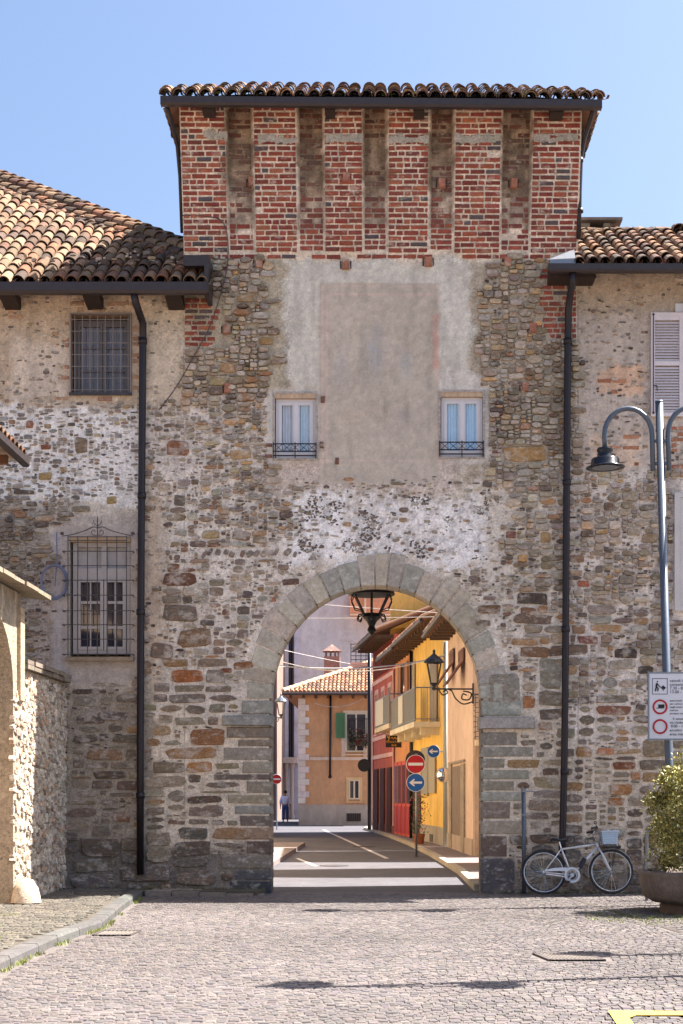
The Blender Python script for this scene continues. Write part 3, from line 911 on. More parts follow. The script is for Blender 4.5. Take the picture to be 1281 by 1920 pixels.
def brick_set(par, blist, nmain, yb=24.0):
    rest = MB()
    for i, (x0, y0, x1, y1, c, pr) in enumerate(blist):
        fl = float(flare((x0 + x1) / 2, (y0 + y1) / 2)) - (x0 + x1) / 2
        if i < nmain:
            one = MB(); block_piece(one, x0 + fl, y0, x1 + fl, y1, c, pr, .06, .9, yb, .7); obj('brick', one, M['brick'], par)
        else:
            block_piece(rest, x0 + fl, y0, x1 + fl, y1, c, pr, .06, .9, yb, .7)
    if rest.v: obj('brickwork', rest, M['brick'], par, kind='stuff')
# patched bands of mortar across the merlons
mb = MB(s(172, 166, 156))
for a, b, y in ((486, 556, 269), (612, 680, 268), (730, 802, 269), (853, 936, 269), (1000, 1080, 266), (385, 428, 262)):
    n = 9
    off = float(lean((a + b) / 2, y))
    for k in range(n):
        xa, xb = a + (b - a) * k / n, a + (b - a) * (k + 1) / n
        stone_piece(mb, (xa + xb) / 2, y + rng.uniform(-2, 2), (xb - xa) * 1.5, rng.uniform(13, 20), jit(s(176, 168, 156), .08), .022, .6)
obj('mortar_patch', mb, M['mortar'], gate, kind='stuff')
bricks = bricks[:0] + sorted(bricks[:NB_MAIN], key=lambda q: -(q[2] - q[0])) + bricks[NB_MAIN:]
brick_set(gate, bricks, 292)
bricks = []
courses(112, 592, 131, 745, .45, ragl=10, pal=[(166, 128, 104), (150, 112, 92)]); courses(248, 560, 262, 745, .5, pal=[(160, 120, 96), (170, 134, 108)])
courses(130, 566, 252, 588, .35, pal=[(160, 128, 104)]); courses(0, 560, 110, 640, .10, pal=[(168, 136, 112)]); courses(100, 744, 262, 760, .4, pal=[(164, 128, 108)])
courses(96, 1268, 250, 1276, .0)
brick_set(lefth, bricks, 292)
bricks = []
courses(1120, 690, 1195, 742, .16, pal=[(160, 104, 80), (176, 124, 96)]); courses(1110, 815, 1200, 880, .16, pal=[(162, 104, 78), (176, 124, 96)])
courses(1258, 800, 1340, 900, .5, pal=[(150, 98, 76), (164, 112, 86)])
brick_set(righth, bricks, 292)
# brick ends standing out of the putlog holes
for x, y in ((649, 338), (828, 344), (963, 344), (472, 342), (485, 494), (648, 496), (803, 491), (952, 492), (425, 618), (427, 728), (999, 615), (984, 726), (605, 749), (603, 834), (632, 864)):
    mb = MB()
    o = float(lean(x, y))
    yb = 24.0 - (0.0 if y > 480 else 0.0)
    small = y > 740 and 600 < x < 640
    e = 3 if small else 0
    block_piece(mb, x - 7 + e, y - 9 + e, x + 8 - e, y + 10 - e, jit(s(112, 84, 72) if small else s(160, 110, 90), .1), .03 if small else .07, .05, 1.5, yb, 1.2)
    obj('brick_stub', mb, M['brick'], gate)
    mb = MB()
    if small: continue
    for xa, xb in ((x - 11, x - 7.5), (x + 8.5, x + 11)):
        block_piece(mb, xa, y - 7, xb, y + 8, s(70, 54, 48), .012, .05, .8, yb, .4)  # dark slips paint the shade of hole slots that are not cut
    obj('putlog_shade', mb, M['brick'], gate)
# ---------------------------------------------------------------- roofs, gutters, pipes
PAL_TILE = [(136, 104, 82), (124, 92, 74), (148, 118, 95), (108, 84, 71), (154, 127, 102), (94, 78, 69), (130, 106, 86), (140, 98, 74)]
def tile_mesh(col, L=.48, r0=.098, r1=.078, th=.015, seg=7):
    mb = MB(col)
    vs, fs = [], []
    for (r, y) in ((r0, 0), (r1, L)):
        for k in range(seg + 1):
            q = math.pi * k / seg
            vs.append((r * math.cos(q) * 1.0, y, r * math.sin(q)))
    for (r, y) in ((r0 - th, 0), (r1 - th, L)):
        for k in range(seg + 1):
            q = math.pi * k / seg
            vs.append((r * math.cos(q), y, r * math.sin(q)))
    n = seg + 1
    for k in range(seg):
        fs.append((k, k + 1, n + k + 1, n + k))
        fs.append((2 * n + k + 1, 2 * n + k, 3 * n + k, 3 * n + k + 1))
        fs.append((k + 1, k, 2 * n + k, 2 * n + k + 1))
        fs.append((n + k, n + k + 1, 3 * n + k + 1, 3 * n + k))
    fs = [f[::-1] for f in fs]
    mb.add(vs, fs)
    me = mb.mesh('tile', smooth=False)
    me.materials.append(M['tile'])
    return me
TILES = [tile_mesh(jit(s(*c, .70), .08)) for c in PAL_TILE]
DARKT = [tile_mesh(jit(s(*c, .8), .06)) for c in [(112, 86, 76), (98, 80, 72), (130, 100, 84), (90, 78, 70), (120, 100, 80), (140, 108, 86)]]
TILE_COUNT = {}
def lay_tile(roof, loc, rot, pool, sc=1.0):
    k = roof.name
    TILE_COUNT[k] = TILE_COUNT.get(k, 0) + 1
    return inst(rng.choice(pool), 'tile', loc, roof, rot, (sc, 1, sc))

def roof_plane(roof, xs, y_eave, z_of, pitch, top_of, pool, expo=.36, pans=None, zl=0.03, keep=None):
    """cover tiles in columns at each x from the eave up to top_of(x); concave pan tiles between them"""
    cp, sp = math.cos(pitch), math.sin(pitch)
    for x in xs:
        run = (top_of(x) - y_eave) / cp
        k = 0
        dx = rng.uniform(-.012, .012)
        while k * expo < run - .1:
            v = k * expo - (.02 if k == 0 else 0) + rng.uniform(-.02, .02)
            lay_tile(roof, (x + dx + rng.uniform(-.012, .012), y_eave + v * cp, z_of(x) + v * sp + zl + rng.uniform(0, .012)), (pitch - R(2.4) + rng.uniform(-.02, .02), rng.uniform(-.05, .05), rng.uniform(-.03, .03)), pool, rng.uniform(.93, 1.06))
            k += 1
    if pans is not None:
        w = (xs[1] - xs[0])
        for x in xs:
            xm = x + w / 2
            run = (top_of(x) - y_eave) / cp
            nrow = max(1, int(run / expo))
            c = jit(s(*rng.choice(PAL_TILE), .7), .1)
            for k in range(nrow):
                v0, v1 = k * expo - (.05 if k == 0 else 0), (k + 1) * expo + .03
                vs, fs = [], []
                for v, r, up in ((v0, .07, .012), (v1, .085, 0.0)):
                    for j in range(5):
                        q = math.pi + math.pi * j / 4
                        vs.append((xm + r * math.cos(q), y_eave + v * cp, z_of(xm) + v * sp + .075 + r * math.sin(q) + up))
                fs = [(j, j + 1, 6 + j, 5 + j) for j in range(4)]
                pans.add(vs, fs, jit(c, .15))

GUT = [(-.07, .13), (-.07, .02), (-.045, -.01), (.045, -.01), (.07, .02), (.07, .13), (.078, .13), (.082, .012), (.05, -.022), (-.05, -.022), (-.082, .012), (-.078, .13)]
def gutter(par, p0, p1, w=1.0, h=1.0):
    mb = MB(); mb.extrude([(a * w, b * h) for a, b in GUT], p0, p1)
    d = (Vector(p1) - Vector(p0)).normalized()
    for p, q in ((Vector(p0), 1), (Vector(p1), -1)):        # end plates
        mb.obox(p + Vector((0, -.082 * w, -.022 * h)), d * (.006 * q), (0, .164 * w, 0), (0, 0, .15 * h))
    return obj('gutter', mb, M['gutter'], par)

# --- gate tower: low hipped roof
te0, te1 = P(303, 186, 23.45), P(1127, 193, 23.45)
def tz(x): return te0.z + (te1.z - te0.z) * (x - te0.x) / (te1.x - te0.x) + .01
TP = R(28.5)
XA, XB, YA, YR, YB = te0.x + .03, te1.x - .03, 23.45, 25.3, 27.15
mb = MB(s(120, 90, 75))
zr = (tz(0) + (YR - YA) * math.tan(TP))
vs = [(XA, YA, tz(XA)), (XB, YA, tz(XB)), (XB, YB, tz(XB)), (XA, YB, tz(XA)), (XA + 1.8, YR, zr), (XB - 1.8, YR, zr)]
vs += [(x, y, z - .07) for x, y, z in vs]
mb.add(vs, [(0, 1, 5, 4), (2, 3, 4, 5), (1, 2, 5), (3, 0, 4), (0, 6, 7, 1), (1, 7, 8, 2), (2, 8, 9, 3), (3, 9, 6, 0), (10, 11, 7, 6), (11, 10, 9, 8), (11, 8, 7), (10, 6, 9)])
troof = obj('roof', mb, M['wood'], gate)
pans = MB()
xs = list(np.linspace(XA + .02, XB - .02, 33))
def ttop(x): return YA + max(.45, min(YR - YA, (x - XA) * 1.0 + .4, (XB - x) * 1.0 + .4))
roof_plane(troof, xs, YA - .06, tz, TP, lambda x: min(ttop(x), YA + 1.45), DARKT + TILES[:3], .30, pans, .055)
for x in xs: lay_tile(troof, (x + rng.uniform(-.02, .02), YA - .10, tz(x) + .02), (TP - R(6), rng.uniform(-.06, .06), rng.uniform(-.05, .05)), DARKT, 1.0)
obj('pan_tiles', pans, M['tile'], troof, kind='stuff')
for x, side in ((XA, -1), (XB, 1)):                         # tiles down the two side slopes, first rows
    for k in range(8):
        for j in range(2):
            y = YA + .1 + k * .24
            if y - YA < .36 * (j + 1) + .15: continue
            a_ = R(26)
            yv = Vector((-side * math.cos(a_), 0, math.sin(a_))); zv = Vector((side * math.sin(a_), 0, math.cos(a_))); xv = yv.cross(zv)
            lay_tile(troof, (x - side * (.33 * j - .05), y, tz(x) + .02 + .15 * j), (0, 0, 0), DARKT).rotation_euler = Matrix((xv, yv, zv)).transposed().to_euler()
lich = MB()                                                 # moss tufts between the eave tiles
for k in range(110):
    x = rng.uniform(XA, XB)
    c = Vector((x, YA - .05 + rng.uniform(0, .25), tz(x) + .06 + rng.uniform(0, .06)))
    for j in range(7):
        d = Vector((rng.uniform(-.04, .04), rng.uniform(-.04, .02), rng.uniform(.0, .045)))
        lich.add([c, c + d, c + d + Vector((.016, 0, .004))], [(0, 1, 2)], jit(s(*rng.choice([(120, 128, 60), (96, 104, 50), (140, 132, 70)])), .2))
obj('roof_moss', lich, M['leaf'], troof, kind='stuff')
gutter(gate, (te0.x, 23.38, tz(te0.x) - .125), (te1.x, 23.38, tz(te1.x) - .125), .85, .85)
for px, w in ((395, 22), (620, 18), (785, 20), (1040, 24)):
    mb = MB(s(58, 48, 44)); a = P(px - w / 2, 200, 23.9); b = P(px + w / 2, 200, 23.9)
    mb.box(a.x, b.x, 23.5, 24.1, tz(a.x) - .14, tz(a.x) + .08)
    obj('rafter_end', mb, M['wood'], gate)
for xx, sgn in ((GX0, -1), (GX1, 1)):                       # side eaves: rafter tails and a gutter
    for y in (24.25, 24.9, 25.6, 26.3):
        mb = MB(s(70, 58, 50)); mb.box(min(xx, xx + sgn * .25), max(xx, xx + sgn * .25), y, y + .1, tz(xx) - .22, tz(xx) - .075)
        obj('rafter_end', mb, M['wood'], gate)
mb = MB()
mb.tube([P(1116, 198, 23.5), P(1110, 215, 23.6), P(1095, 262, 23.9), P(1089, 300, 23.95), P(1087, 360, 23.95), P(1085, 448, 23.95)], .038, 10)
for py in (300, 395): mb.lathe([(.037, -.03), (.052, -.03), (.052, .03), (.037, .03)], P(1088, py, 23.95), 12)
obj('drainpipe', mb, M['pipe'], gate, smooth=True)
mb = MB()
mb.tube([P(312, 199, 23.5), P(322, 225, 23.7), P(333, 275, 24.0), P(338, 330, 24.15), P(342, 436, 24.2)], .034, 10)
obj('drainpipe', mb, M['pipe'], gate, smooth=True)

# --- left house: hipped roof
LP = R(35)
ly = 23.5
def lz(x): return P(0, 536, ly).z
def hip(x): return 25.05 + (-3.45 - x) * .98
mb = MB(s(112, 84, 72))
t = math.tan(LP)
xr = GX0 - .01
A = [(-8.6, ly, lz(0)), (-2.80, ly, lz(0)), (-2.80, 23.97, lz(0) + .47 * t), (xr, 23.97, lz(0) + .47 * t), (xr, hip(xr), lz(0) + (hip(xr) - ly) * t), (-8.6, hip(-8.6), lz(0) + (hip(-8.6) - ly) * t)]
B = [(x, y, z - .09) for x, y, z in A]
n = 6
mb.add(A + B, [tuple(range(n)), tuple(range(2 * n - 1, n - 1, -1))] + [(i, n + i, n + (i + 1) % n, (i + 1) % n) for i in range(n)])
zb = lz(0)                                                  # slope beyond the hip, falling away to the right and back
C0, C1 = A[4], A[5]
mb.add([C0, C1, (C1[0] + 4.9, C1[1] + 4.0, C1[2] - 2.8), (C0[0], C0[1] + 4.4, C0[2] - 1.4)], [(3, 2, 1, 0)])
lroof = obj('roof', mb, M['wood'], lefth)
pans = MB()
xs = list(np.arange(-8.18, -2.80, .205))
roof_plane(lroof, xs, ly - .07, lz, LP, lambda x: (hip(x) - .25 if x < -3.28 else 24.15), TILES, .33, pans, .045)
obj('pan_tiles', pans, M['tile'], lroof, kind='stuff')
hd = (Vector(A[4]) - Vector(A[5])).normalized()             # hip direction, downwards to the right
hn = Vector((0, -math.sin(LP), math.cos(LP)))
for row, (down, up) in enumerate(((.62, .05), (.36, .09), (.10, .15), (-.14, .13))):
    d0 = Vector((0, -math.cos(LP), -math.sin(LP)))
    L = (Vector(A[4]) - Vector(A[5])).length
    k = 0
    while k * .34 < L + .2:
        p = Vector(A[4]) - hd * (k * .34 - .28 + .07 * row) + d0 * down + hn * up
        if p.x > -8.3:
            yv = -hd
            zv = (hn - yv * hn.dot(yv)).normalized()
            xv = yv.cross(zv)
            m3 = Matrix((xv, yv, zv)).transposed()
            lay_tile(lroof, p, (m3 @ Matrix.Rotation(R(-3), 3, 'X')).to_euler(), TILES, 1.25)
        k += 1
mb = MB()
for k in range(4):                                          # stepped flashing where the roof meets the tower
    y = 23.99 + k * .26
    mb.obox((GX0 - .16, y, lz(0) + (y - ly) * t + .06), (.155, 0, .05), (0, .27, .27 * t), (0, 0, .012))
obj('flashing', mb, M['gutter'], lefth)
gutter(lefth, (-8.6, ly - .1, P(0, 551, ly - .1).z + .02), (P(391, 551, ly - .1).x, ly - .1, P(0, 551, ly - .1).z + .02), 1.0, 1.12)
mb = MB()
a, b = P(345, 500, 23.55), P(393, 480, 23.55)
mb.box(a.x, b.x, 23.5, 23.96, a.z, b.z)
mb.box(P(384, 0, 23.5).x, b.x, 23.42, 23.97, P(0, 556, 23.5).z, a.z)
obj('flashing', mb, M['gutter'], lefth)
for px in (19, 175, 328):
    mb = MB(s(52, 42, 38)); a, b = P(px - 15, 575, 23.8), P(px + 15, 552, 23.8)
    mb.add([(a.x, 23.5, b.z), (b.x, 23.5, b.z), (b.x, 23.5, b.z - .08), (a.x, 23.5, b.z - .08), (a.x, 24.05, b.z), (b.x, 24.05, b.z), (b.x, 24.05, a.z), (a.x, 24.05, a.z)],
           [(3, 2, 1, 0), (4, 5, 6, 7), (0, 1, 5, 4), (1, 2, 6, 5), (2, 3, 7, 6), (3, 0, 4, 7)])
    obj('eave_bracket', mb, M['wood'], lefth)
def downpipe(par, pts, r, collars):
    mb = MB(); mb.tube(pts, r, 12)
    for p in collars: mb.lathe([(r * .98, -.045), (r * 1.22, -.045), (r * 1.22, .045), (r * .98, .045)], p, 14)
    obj('downpipe', mb, M['pipe'], par, smooth=True)
downpipe(lefth, [P(251, 550, 23.42), P(254, 566, 23.45), P(263, 592, 23.7), P(268, 606, 23.86), P(268, 640, 23.88), P(265, 1000, 23.88), P(263, 1400, 23.88), P(263, 1640, 23.88)], .058,
         [P(268, 640, 23.88), P(266, 930, 23.88), P(264, 1148, 23.88), P(263, 1492, 23.88)])
mb = MB(s(90, 84, 80))
for i in range(3):
    pass
# --- right house: single slope with ridge tiles
ry = 23.5
RPi = math.atan(.55)
def rz(x): return P(0, 500, ry).z
mb = MB(s(112, 84, 72))
t = .55
xa, xb, yr = 2.98, 6.75, 26.2
zr = rz(0) + (yr - ry) * t
vs = [(xa, ry, rz(0)), (xb, ry, rz(0)), (xb, yr, zr), (xa + .13, yr, zr), (xb, 27.0, zr - .4), (xa + .13, 27.0, zr - .4)]
vs += [(x, y, z - .09) for x, y, z in vs]
mb.add(vs, [(0, 1, 2, 3), (3, 2, 4, 5), (6, 9, 8, 7), (9, 11, 10, 8), (0, 6, 7, 1), (1, 7, 8, 2), (2, 8, 10, 4), (4, 10, 11, 5), (5, 11, 9, 3), (3, 9, 6, 0)])
rroof = obj('roof', mb, M['wood'], righth)
pans = MB()
xs = list(np.arange(3.06, 5.75, .205))
roof_plane(rroof, xs, ry - .06, rz, RPi, lambda x: yr - .05, DARKT + TILES[:2], .36, pans, .045)
obj('pan_tiles', pans, M['tile'], rroof, kind='stuff')
k = 0
x = 3.15
while x < 5.7:
    lay_tile(rroof, (x, yr, zr + .05), (R(rng.uniform(-2, 2)), R(-3), R(-90)), TILES, 1.15)
    x += .40
for x in (5.1, 5.22, 5.34, 5.75):
    lay_tile(rroof, (x, yr - .34, zr - .02), (RPi - R(6), 0, R(rng.uniform(-14, 14))), TILES, 1.15)
gutter(righth, P(1028, 509, ry - .1), (6.75, ry - .1, P(0, 509, ry - .1).z), .95, .8)
mb = MB(s(56, 44, 40)); mb.box(P(1030, 0, 23.7).x, P(1116, 0, 23.7).x, 23.6, 24.03, P(0, 524, 23.7).z, P(0, 512, 23.7).z)
obj('eave_bracket', mb, M['wood'], righth)
mb = MB()
a, b = P(1030, 492, 23.5), P(1078, 476, 23.5)
mb.add([(a.x, 23.42, a.z + .02), (b.x, 23.42, a.z + .04), (b.x + .05, 23.97, b.z + .25), (a.x, 23.97, b.z + .08), (a.x, 23.42, a.z - .05), (b.x, 23.42, a.z - .05)], [(0, 1, 2, 3), (4, 5, 1, 0)])
obj('flashing', mb, M['grey_metal'], righth)
downpipe(righth, [P(1074, 512, 23.42), P(1074, 530, 23.45), P(1069, 556, 23.75), P(1066, 580, 23.86), P(1065, 640, 23.87), P(1062, 1000, 23.87), P(1060, 1300, 23.87), P(1058, 1450, 23.87), P(1055, 1572, 23.87), P(1054, 1600, 23.85)], .056,
         [P(1065, 640, 23.87), P(1063, 905, 23.87), P(1061, 1180, 23.87), P(1059, 1447, 23.87)])
mb = MB(s(168, 160, 152)); mb.box(3.46, 3.62, 26.3, 26.75, 10.9, 11.62); mb.box(3.86, 3.97, 26.3, 26.75, 10.9, 11.62); mb.box(3.62, 3.86, 26.6, 26.75, 10.9, 11.62); mb.box(3.62, 3.86, 26.3, 26.4, 10.9, 11.3)
ch = obj('chimney', mb, M['stucco'], righth)
mb = MB(s(120, 112, 106)); mb.box(3.40, 4.17, 26.15, 26.9, 11.622, 11.67)
obj('chimney_cap', mb, M['concrete'], ch)

# ---------------------------------------------------------------- windows of the three buildings
def bars_frame(mb, x0, y0, x1, y1, t, Y0, Y1):              # rectangular frame in wall pixels
    def bx(a, b, c, d):
        p, q = W(a, d), W(c, b)
        mb.box(p[0], q[0], Y0, Y1, p[1], q[1])
    bx(x0, y0, x1, y0 + t); bx(x0, y1 - t, x1, y1); bx(x0, y0 + t, x0 + t, y1 - t); bx(x1 - t, y0 + t, x1, y1 - t)
def wbox(mb, x0, y0, x1, y1, Y0, Y1, col=None):
    p, q = W(x0, y1), W(x1, y0)
    mb.box(p[0], q[0], Y0, Y1, p[1], q[1], col)
def reveal(par, h, rgb, d=.22, yf=23.985):
    mb = MB(s(*rgb))
    (x0, z0), (x1, z1) = W(h[0], h[3]), W(h[2], h[1])
    y1 = 24.0 + d
    e = .03
    mb.box(x0 - e, x0 + .004, yf, y1, z0 - e, z1 + e); mb.box(x1 - .004, x1 + e, yf, y1, z0 - e, z1 + e)
    mb.box(x0 + .004, x1 - .004, yf, y1, z1 - .004, z1 + e); mb.box(x0 + .004, x1 - .004, yf, y1, z0 - e, z0 + .004)
    obj('window_reveal', mb, M['mortar'], par)
def curtain(par, x0, y0, x1, y1, Y, rgb, folds=4):
    mb = MB(s(*rgb))
    p, q = W(x0, y1), W(x1, y0)
    n = folds * 6
    vs = []
    for k in range(n + 1):
        u = k / n
        d = .018 * math.sin(u * folds * 2 * math.pi + .6 * math.sin(5 * u))
        for z in (p[1], q[1]): vs.append((p[0] + (q[0] - p[0]) * u, Y + d, z))
    mb.add(vs, [(2 * k, 2 * k + 2, 2 * k + 3, 2 * k + 1) for k in range(n)])
    obj('curtain', mb, M['cloth'], par, smooth=True)
def pane(par, x0, y0, x1, y1, Y, mat='clear_glass'):
    mb = MB(); p, q = W(x0, y1), W(x1, y0)
    mb.add([(p[0], Y, p[1]), (q[0], Y, p[1]), (q[0], Y, q[1]), (p[0], Y, q[1])], [(0, 1, 2, 3)])
    obj('pane', mb, M[mat], par)

for h, cc in ((HOLES['tw1'], ((196, 200, 208), (196, 212, 224))), (HOLES['tw2'], ((190, 214, 232), (190, 216, 236)))):
    x0, y0, x1, y1 = h
    reveal(gate, (x0, y0, x1, y1), (176, 166, 158), .2)
    wd = MB(s(208, 204, 206))
    bars_frame(wd, x0 + 2, y0 + 9, x1 - 1, y1 - 2, 5, 24.06, 24.14)
    mxx = (x0 + x1) / 2 + 1
    for a, b in ((x0 + 7, mxx - .5), (mxx + .5, x1 - 6)):
        bars_frame(wd, a, y0 + 14.3, b, y1 - 7.3, 6, 24.05, 24.1)
    wbox(wd, mxx - 3.5, y0 + 14.5, mxx + 3.5, y1 - 7.5, 24.035, 24.049)
    w_ = obj('window', wd, M['white_paint'], gate)
    mb = MB(s(186, 160, 134)); wbox(mb, x0 - 1, y0 - 1, x1 + 1, y0 + 8.6, 23.995, 24.16); obj('lintel', mb, M['wood'], w_)
    for (a, b), c in zip(((x0 + 13, mxx - 6.5), (mxx + 6.5, x1 - 12)), cc):
        pane(w_, a, y0 + 20.3, b, y1 - 13.3, 24.075)
        curtain(w_, a - 1, y0 + 19, b + 1, y1 - 12, 24.105, c)
    mb = MB(s(120, 118, 124)); wbox(mb, x0, y0, x1, y1, 24.20, 24.22); obj('room_backing', mb, M['cloth'], w_)
    rl = MB()
    ya, yb_ = y1 - 26, y1 - 1
    for y in (ya, ya + 14, yb_ - 3):
        p, q = W(x0 - 3, y), W(x1 + 1, y); rl.tube([(p[0], 23.93, p[1]), (q[0], 23.93, q[1])], .011, 6)
    n = 5
    for k in range(n):
        xa = x0 + (x1 - x0) * k / n; xb = x0 + (x1 - x0) * (k + 1) / n
        for u, v in ((ya, ya + 14), (ya + 14, ya)):
            p, q = W(xa, u), W(xb, v); rl.tube([(p[0], 23.93, p[1]), (q[0], 23.93, q[1])], .005, 5)
    for x in (x0 - 2, (x0 + x1) / 2, x1):
        p, q = W(x, ya - 3), W(x, yb_ + 2); rl.tube([(p[0], 23.93, p[1]), (q[0], 23.93, q[1])], .008, 6)
    for x in (x0 - 2, x1):
        p = W(x, ya); rl.tube([(p[0], 23.93, p[1]), (p[0], 24.03, p[1])], .008, 6)
    obj('railing', rl, M['black_iron'], w_)

# upper barred window of the left house
h = HOLES['lw1']
reveal(lefth, h, (150, 120, 100), .22, 24.01)
wd = MB(s(96, 90, 92))
bars_frame(wd, 137, 598, 244, 740, 6, 24.1, 24.17)
for a, b in ((143.5, 190), (191, 237.5)):
    bars_frame(wd, a, 604.3, b, 733.7, 5, 24.09, 24.14)
    wbox(wd, a + 5.2, 690, b - 5.2, 694, 24.1, 24.135)
    wbox(wd, a + 5.2, 648, b - 5.2, 651, 24.1, 24.135)
w_ = obj('window', wd, M['paint'], lefth)
for a, b in ((149, 184.5), (196.5, 232)):
    for u, v in ((609.6, 647.8), (651.3, 689.8), (694.3, 728.4)): pane(w_, a, u, b, v, 24.12)
mb = MB(s(104, 98, 100)); wbox(mb, 137, 598, 244, 740, 24.20, 24.22)
obj('room_backing', mb, M['cloth'], w_)
for a, b in ((147, 186), (195, 234)): curtain(w_, a, 606, b, 692, 24.175, (120, 112, 116), 5)
g = MB()
for k in range(8):
    x = 141 + k * 14.3
    p, q = W(x, 593), W(x, 738); g.tube([(p[0], 23.97, p[1]), (q[0], 23.97, q[1])], .008, 6)
for k in range(7):
    y = 600 + k * 22
    p, q = W(134, y), W(246, y); g.tube([(p[0], 23.965, p[1]), (q[0], 23.965, q[1])], .007, 6)
bars_frame(g, 132, 588, 247, 742, 2.4, 23.95, 24.0)
obj('grille', g, M['grille'], w_)
mb = MB(s(70, 68, 74)); wbox(mb, 131, 737.5, 248, 742, 23.93, 24.1); obj('sill', mb, M['concrete'], w_)

# lower barred window with wrought-iron crest
h = HOLES['lw2']
reveal(lefth, h, (150, 140, 134), .22, 24.01)
wd = MB(s(178, 170, 166))
bars_frame(wd, 135, 1016, 243, 1226, 8, 24.08, 24.16)
wbox(wd, 143.2, 1064, 234.8, 1084, 24.085, 24.155)
wbox(wd, 188, 1024.2, 198, 1063.8, 24.085, 24.15)
for a, b in ((143.4, 192.2), (193.8, 234.6)):
    bars_frame(wd, a, 1084.3, b, 1217.7, 6, 24.07, 24.13)
    for y in (1126, 1173): wbox(wd, a + 6.2, y, b - 6.2, y + 5, 24.08, 24.12)
    m_ = (a + b) / 2
    wbox(wd, m_ - 1.2, 1090.5, m_ + 1.2, 1125.8, 24.085, 24.115); wbox(wd, m_ - 1.2, 1131.2, m_ + 1.2, 1172.8, 24.085, 24.115); wbox(wd, m_ - 1.2, 1178.2, m_ + 1.2, 1211.5, 24.085, 24.115)
w_ = obj('window', wd, M['paint'], lefth)
for a, b in ((149.8, 185.8), (200.2, 228.2)):
    for u, v in ((1090.6, 1125.6), (1131.4, 1172.6), (1178.4, 1211.4)): pane(w_, a, u, b, v, 24.1, 'glass')
for a, b in ((143.5, 187.8), (198.2, 234.6)): pane(w_, a, 1024.4, b, 1063.6, 24.11)
mb = MB(s(196, 190, 190)); wbox(mb, 138, 1020, 240, 1066, 24.18, 24.2); obj('room_backing', mb, M['cloth'], w_)  # pale backing colour stands in for the reflection in the upper panes
mb = MB(s(176, 148, 118)); wbox(mb, 132, 1007, 244, 1015.6, 24.0, 24.16); obj('lintel', mb, M['wood'], w_)
g = MB()
gy = 23.86
for k in range(7):
    x = 131 + k * 18.2
    p, q = W(x, 1008), W(x, 1232); g.tube([(p[0], gy, p[1]), (q[0], gy, q[1])], .008, 6)
for y in (1009, 1016, 1036, 1063, 1090, 1118, 1147, 1173, 1200, 1228):
    x0_, x1_ = (120, 252) if y not in (1009, 1016) else (131, 241)
    p, q = W(x0_, y), W(x1_, y); g.tube([(p[0], gy + .012, p[1]), (q[0], gy + .012, q[1])], .0075, 6)
    if y > 1020:
        for x in (121, 251):
            p = W(x, y); g.tube([(p[0], gy, p[1]), (p[0], 24.04, p[1])], .010, 6)
def curve_px(pts, n=8):                                     # Catmull-Rom through pixel points
    out = []
    for i in range(len(pts) - 1):
        p0, p1, p2, p3 = pts[max(i - 1, 0)], pts[i], pts[i + 1], pts[min(i + 2, len(pts) - 1)]
        for k in range(n):
            t = k / n
            out.append(tuple(.5 * (2 * p1[j] + (p2[j] - p0[j]) * t + (2 * p0[j] - 5 * p1[j] + 4 * p2[j] - p3[j]) * t * t + (3 * p1[j] - p0[j] - 3 * p2[j] + p3[j]) * t ** 3) for j in (0, 1)))
    out.append(tuple(pts[-1]))
    return out
def wcurve(mb, pts, r, Y, n=8):
    mb.tube([(W(*p)[0], Y, W(*p)[1]) for p in curve_px(pts, n)], r, 6)
wcurve(g, [(120, 1008), (140, 1005), (162, 998), (178, 991), (186, 993)], .008, gy)
wcurve(g, [(252, 1008), (234, 1004), (212, 998), (196, 991), (186, 993)], .008, gy)
wcurve(g, [(186, 1008), (186, 990), (186, 972)], .009, gy)
for sg in (-1, 1):
    wcurve(g, [(186, 1006), (186 + sg * 8, 1006), (186 + sg * 11, 1000), (186 + sg * 6, 997), (186 + sg * 4, 1001)], .007, gy)
    wcurve(g, [(186, 990), (186 + sg * 6, 984), (186 + sg * 7, 978)], .006, gy)
    p = W(186 + sg * 66, 1003); g.lathe([(0, -.03), (.03, -.015), (.03, .015), (0, .03)], (p[0], gy, p[1]), 8)
obj('grille', g, M['rust_iron'], w_)
mb = MB(s(150, 132, 112)); wbox(mb, 125, 1232.5, 252, 1240, 23.9, 24.12); obj('sill', mb, M['concrete'], w_)

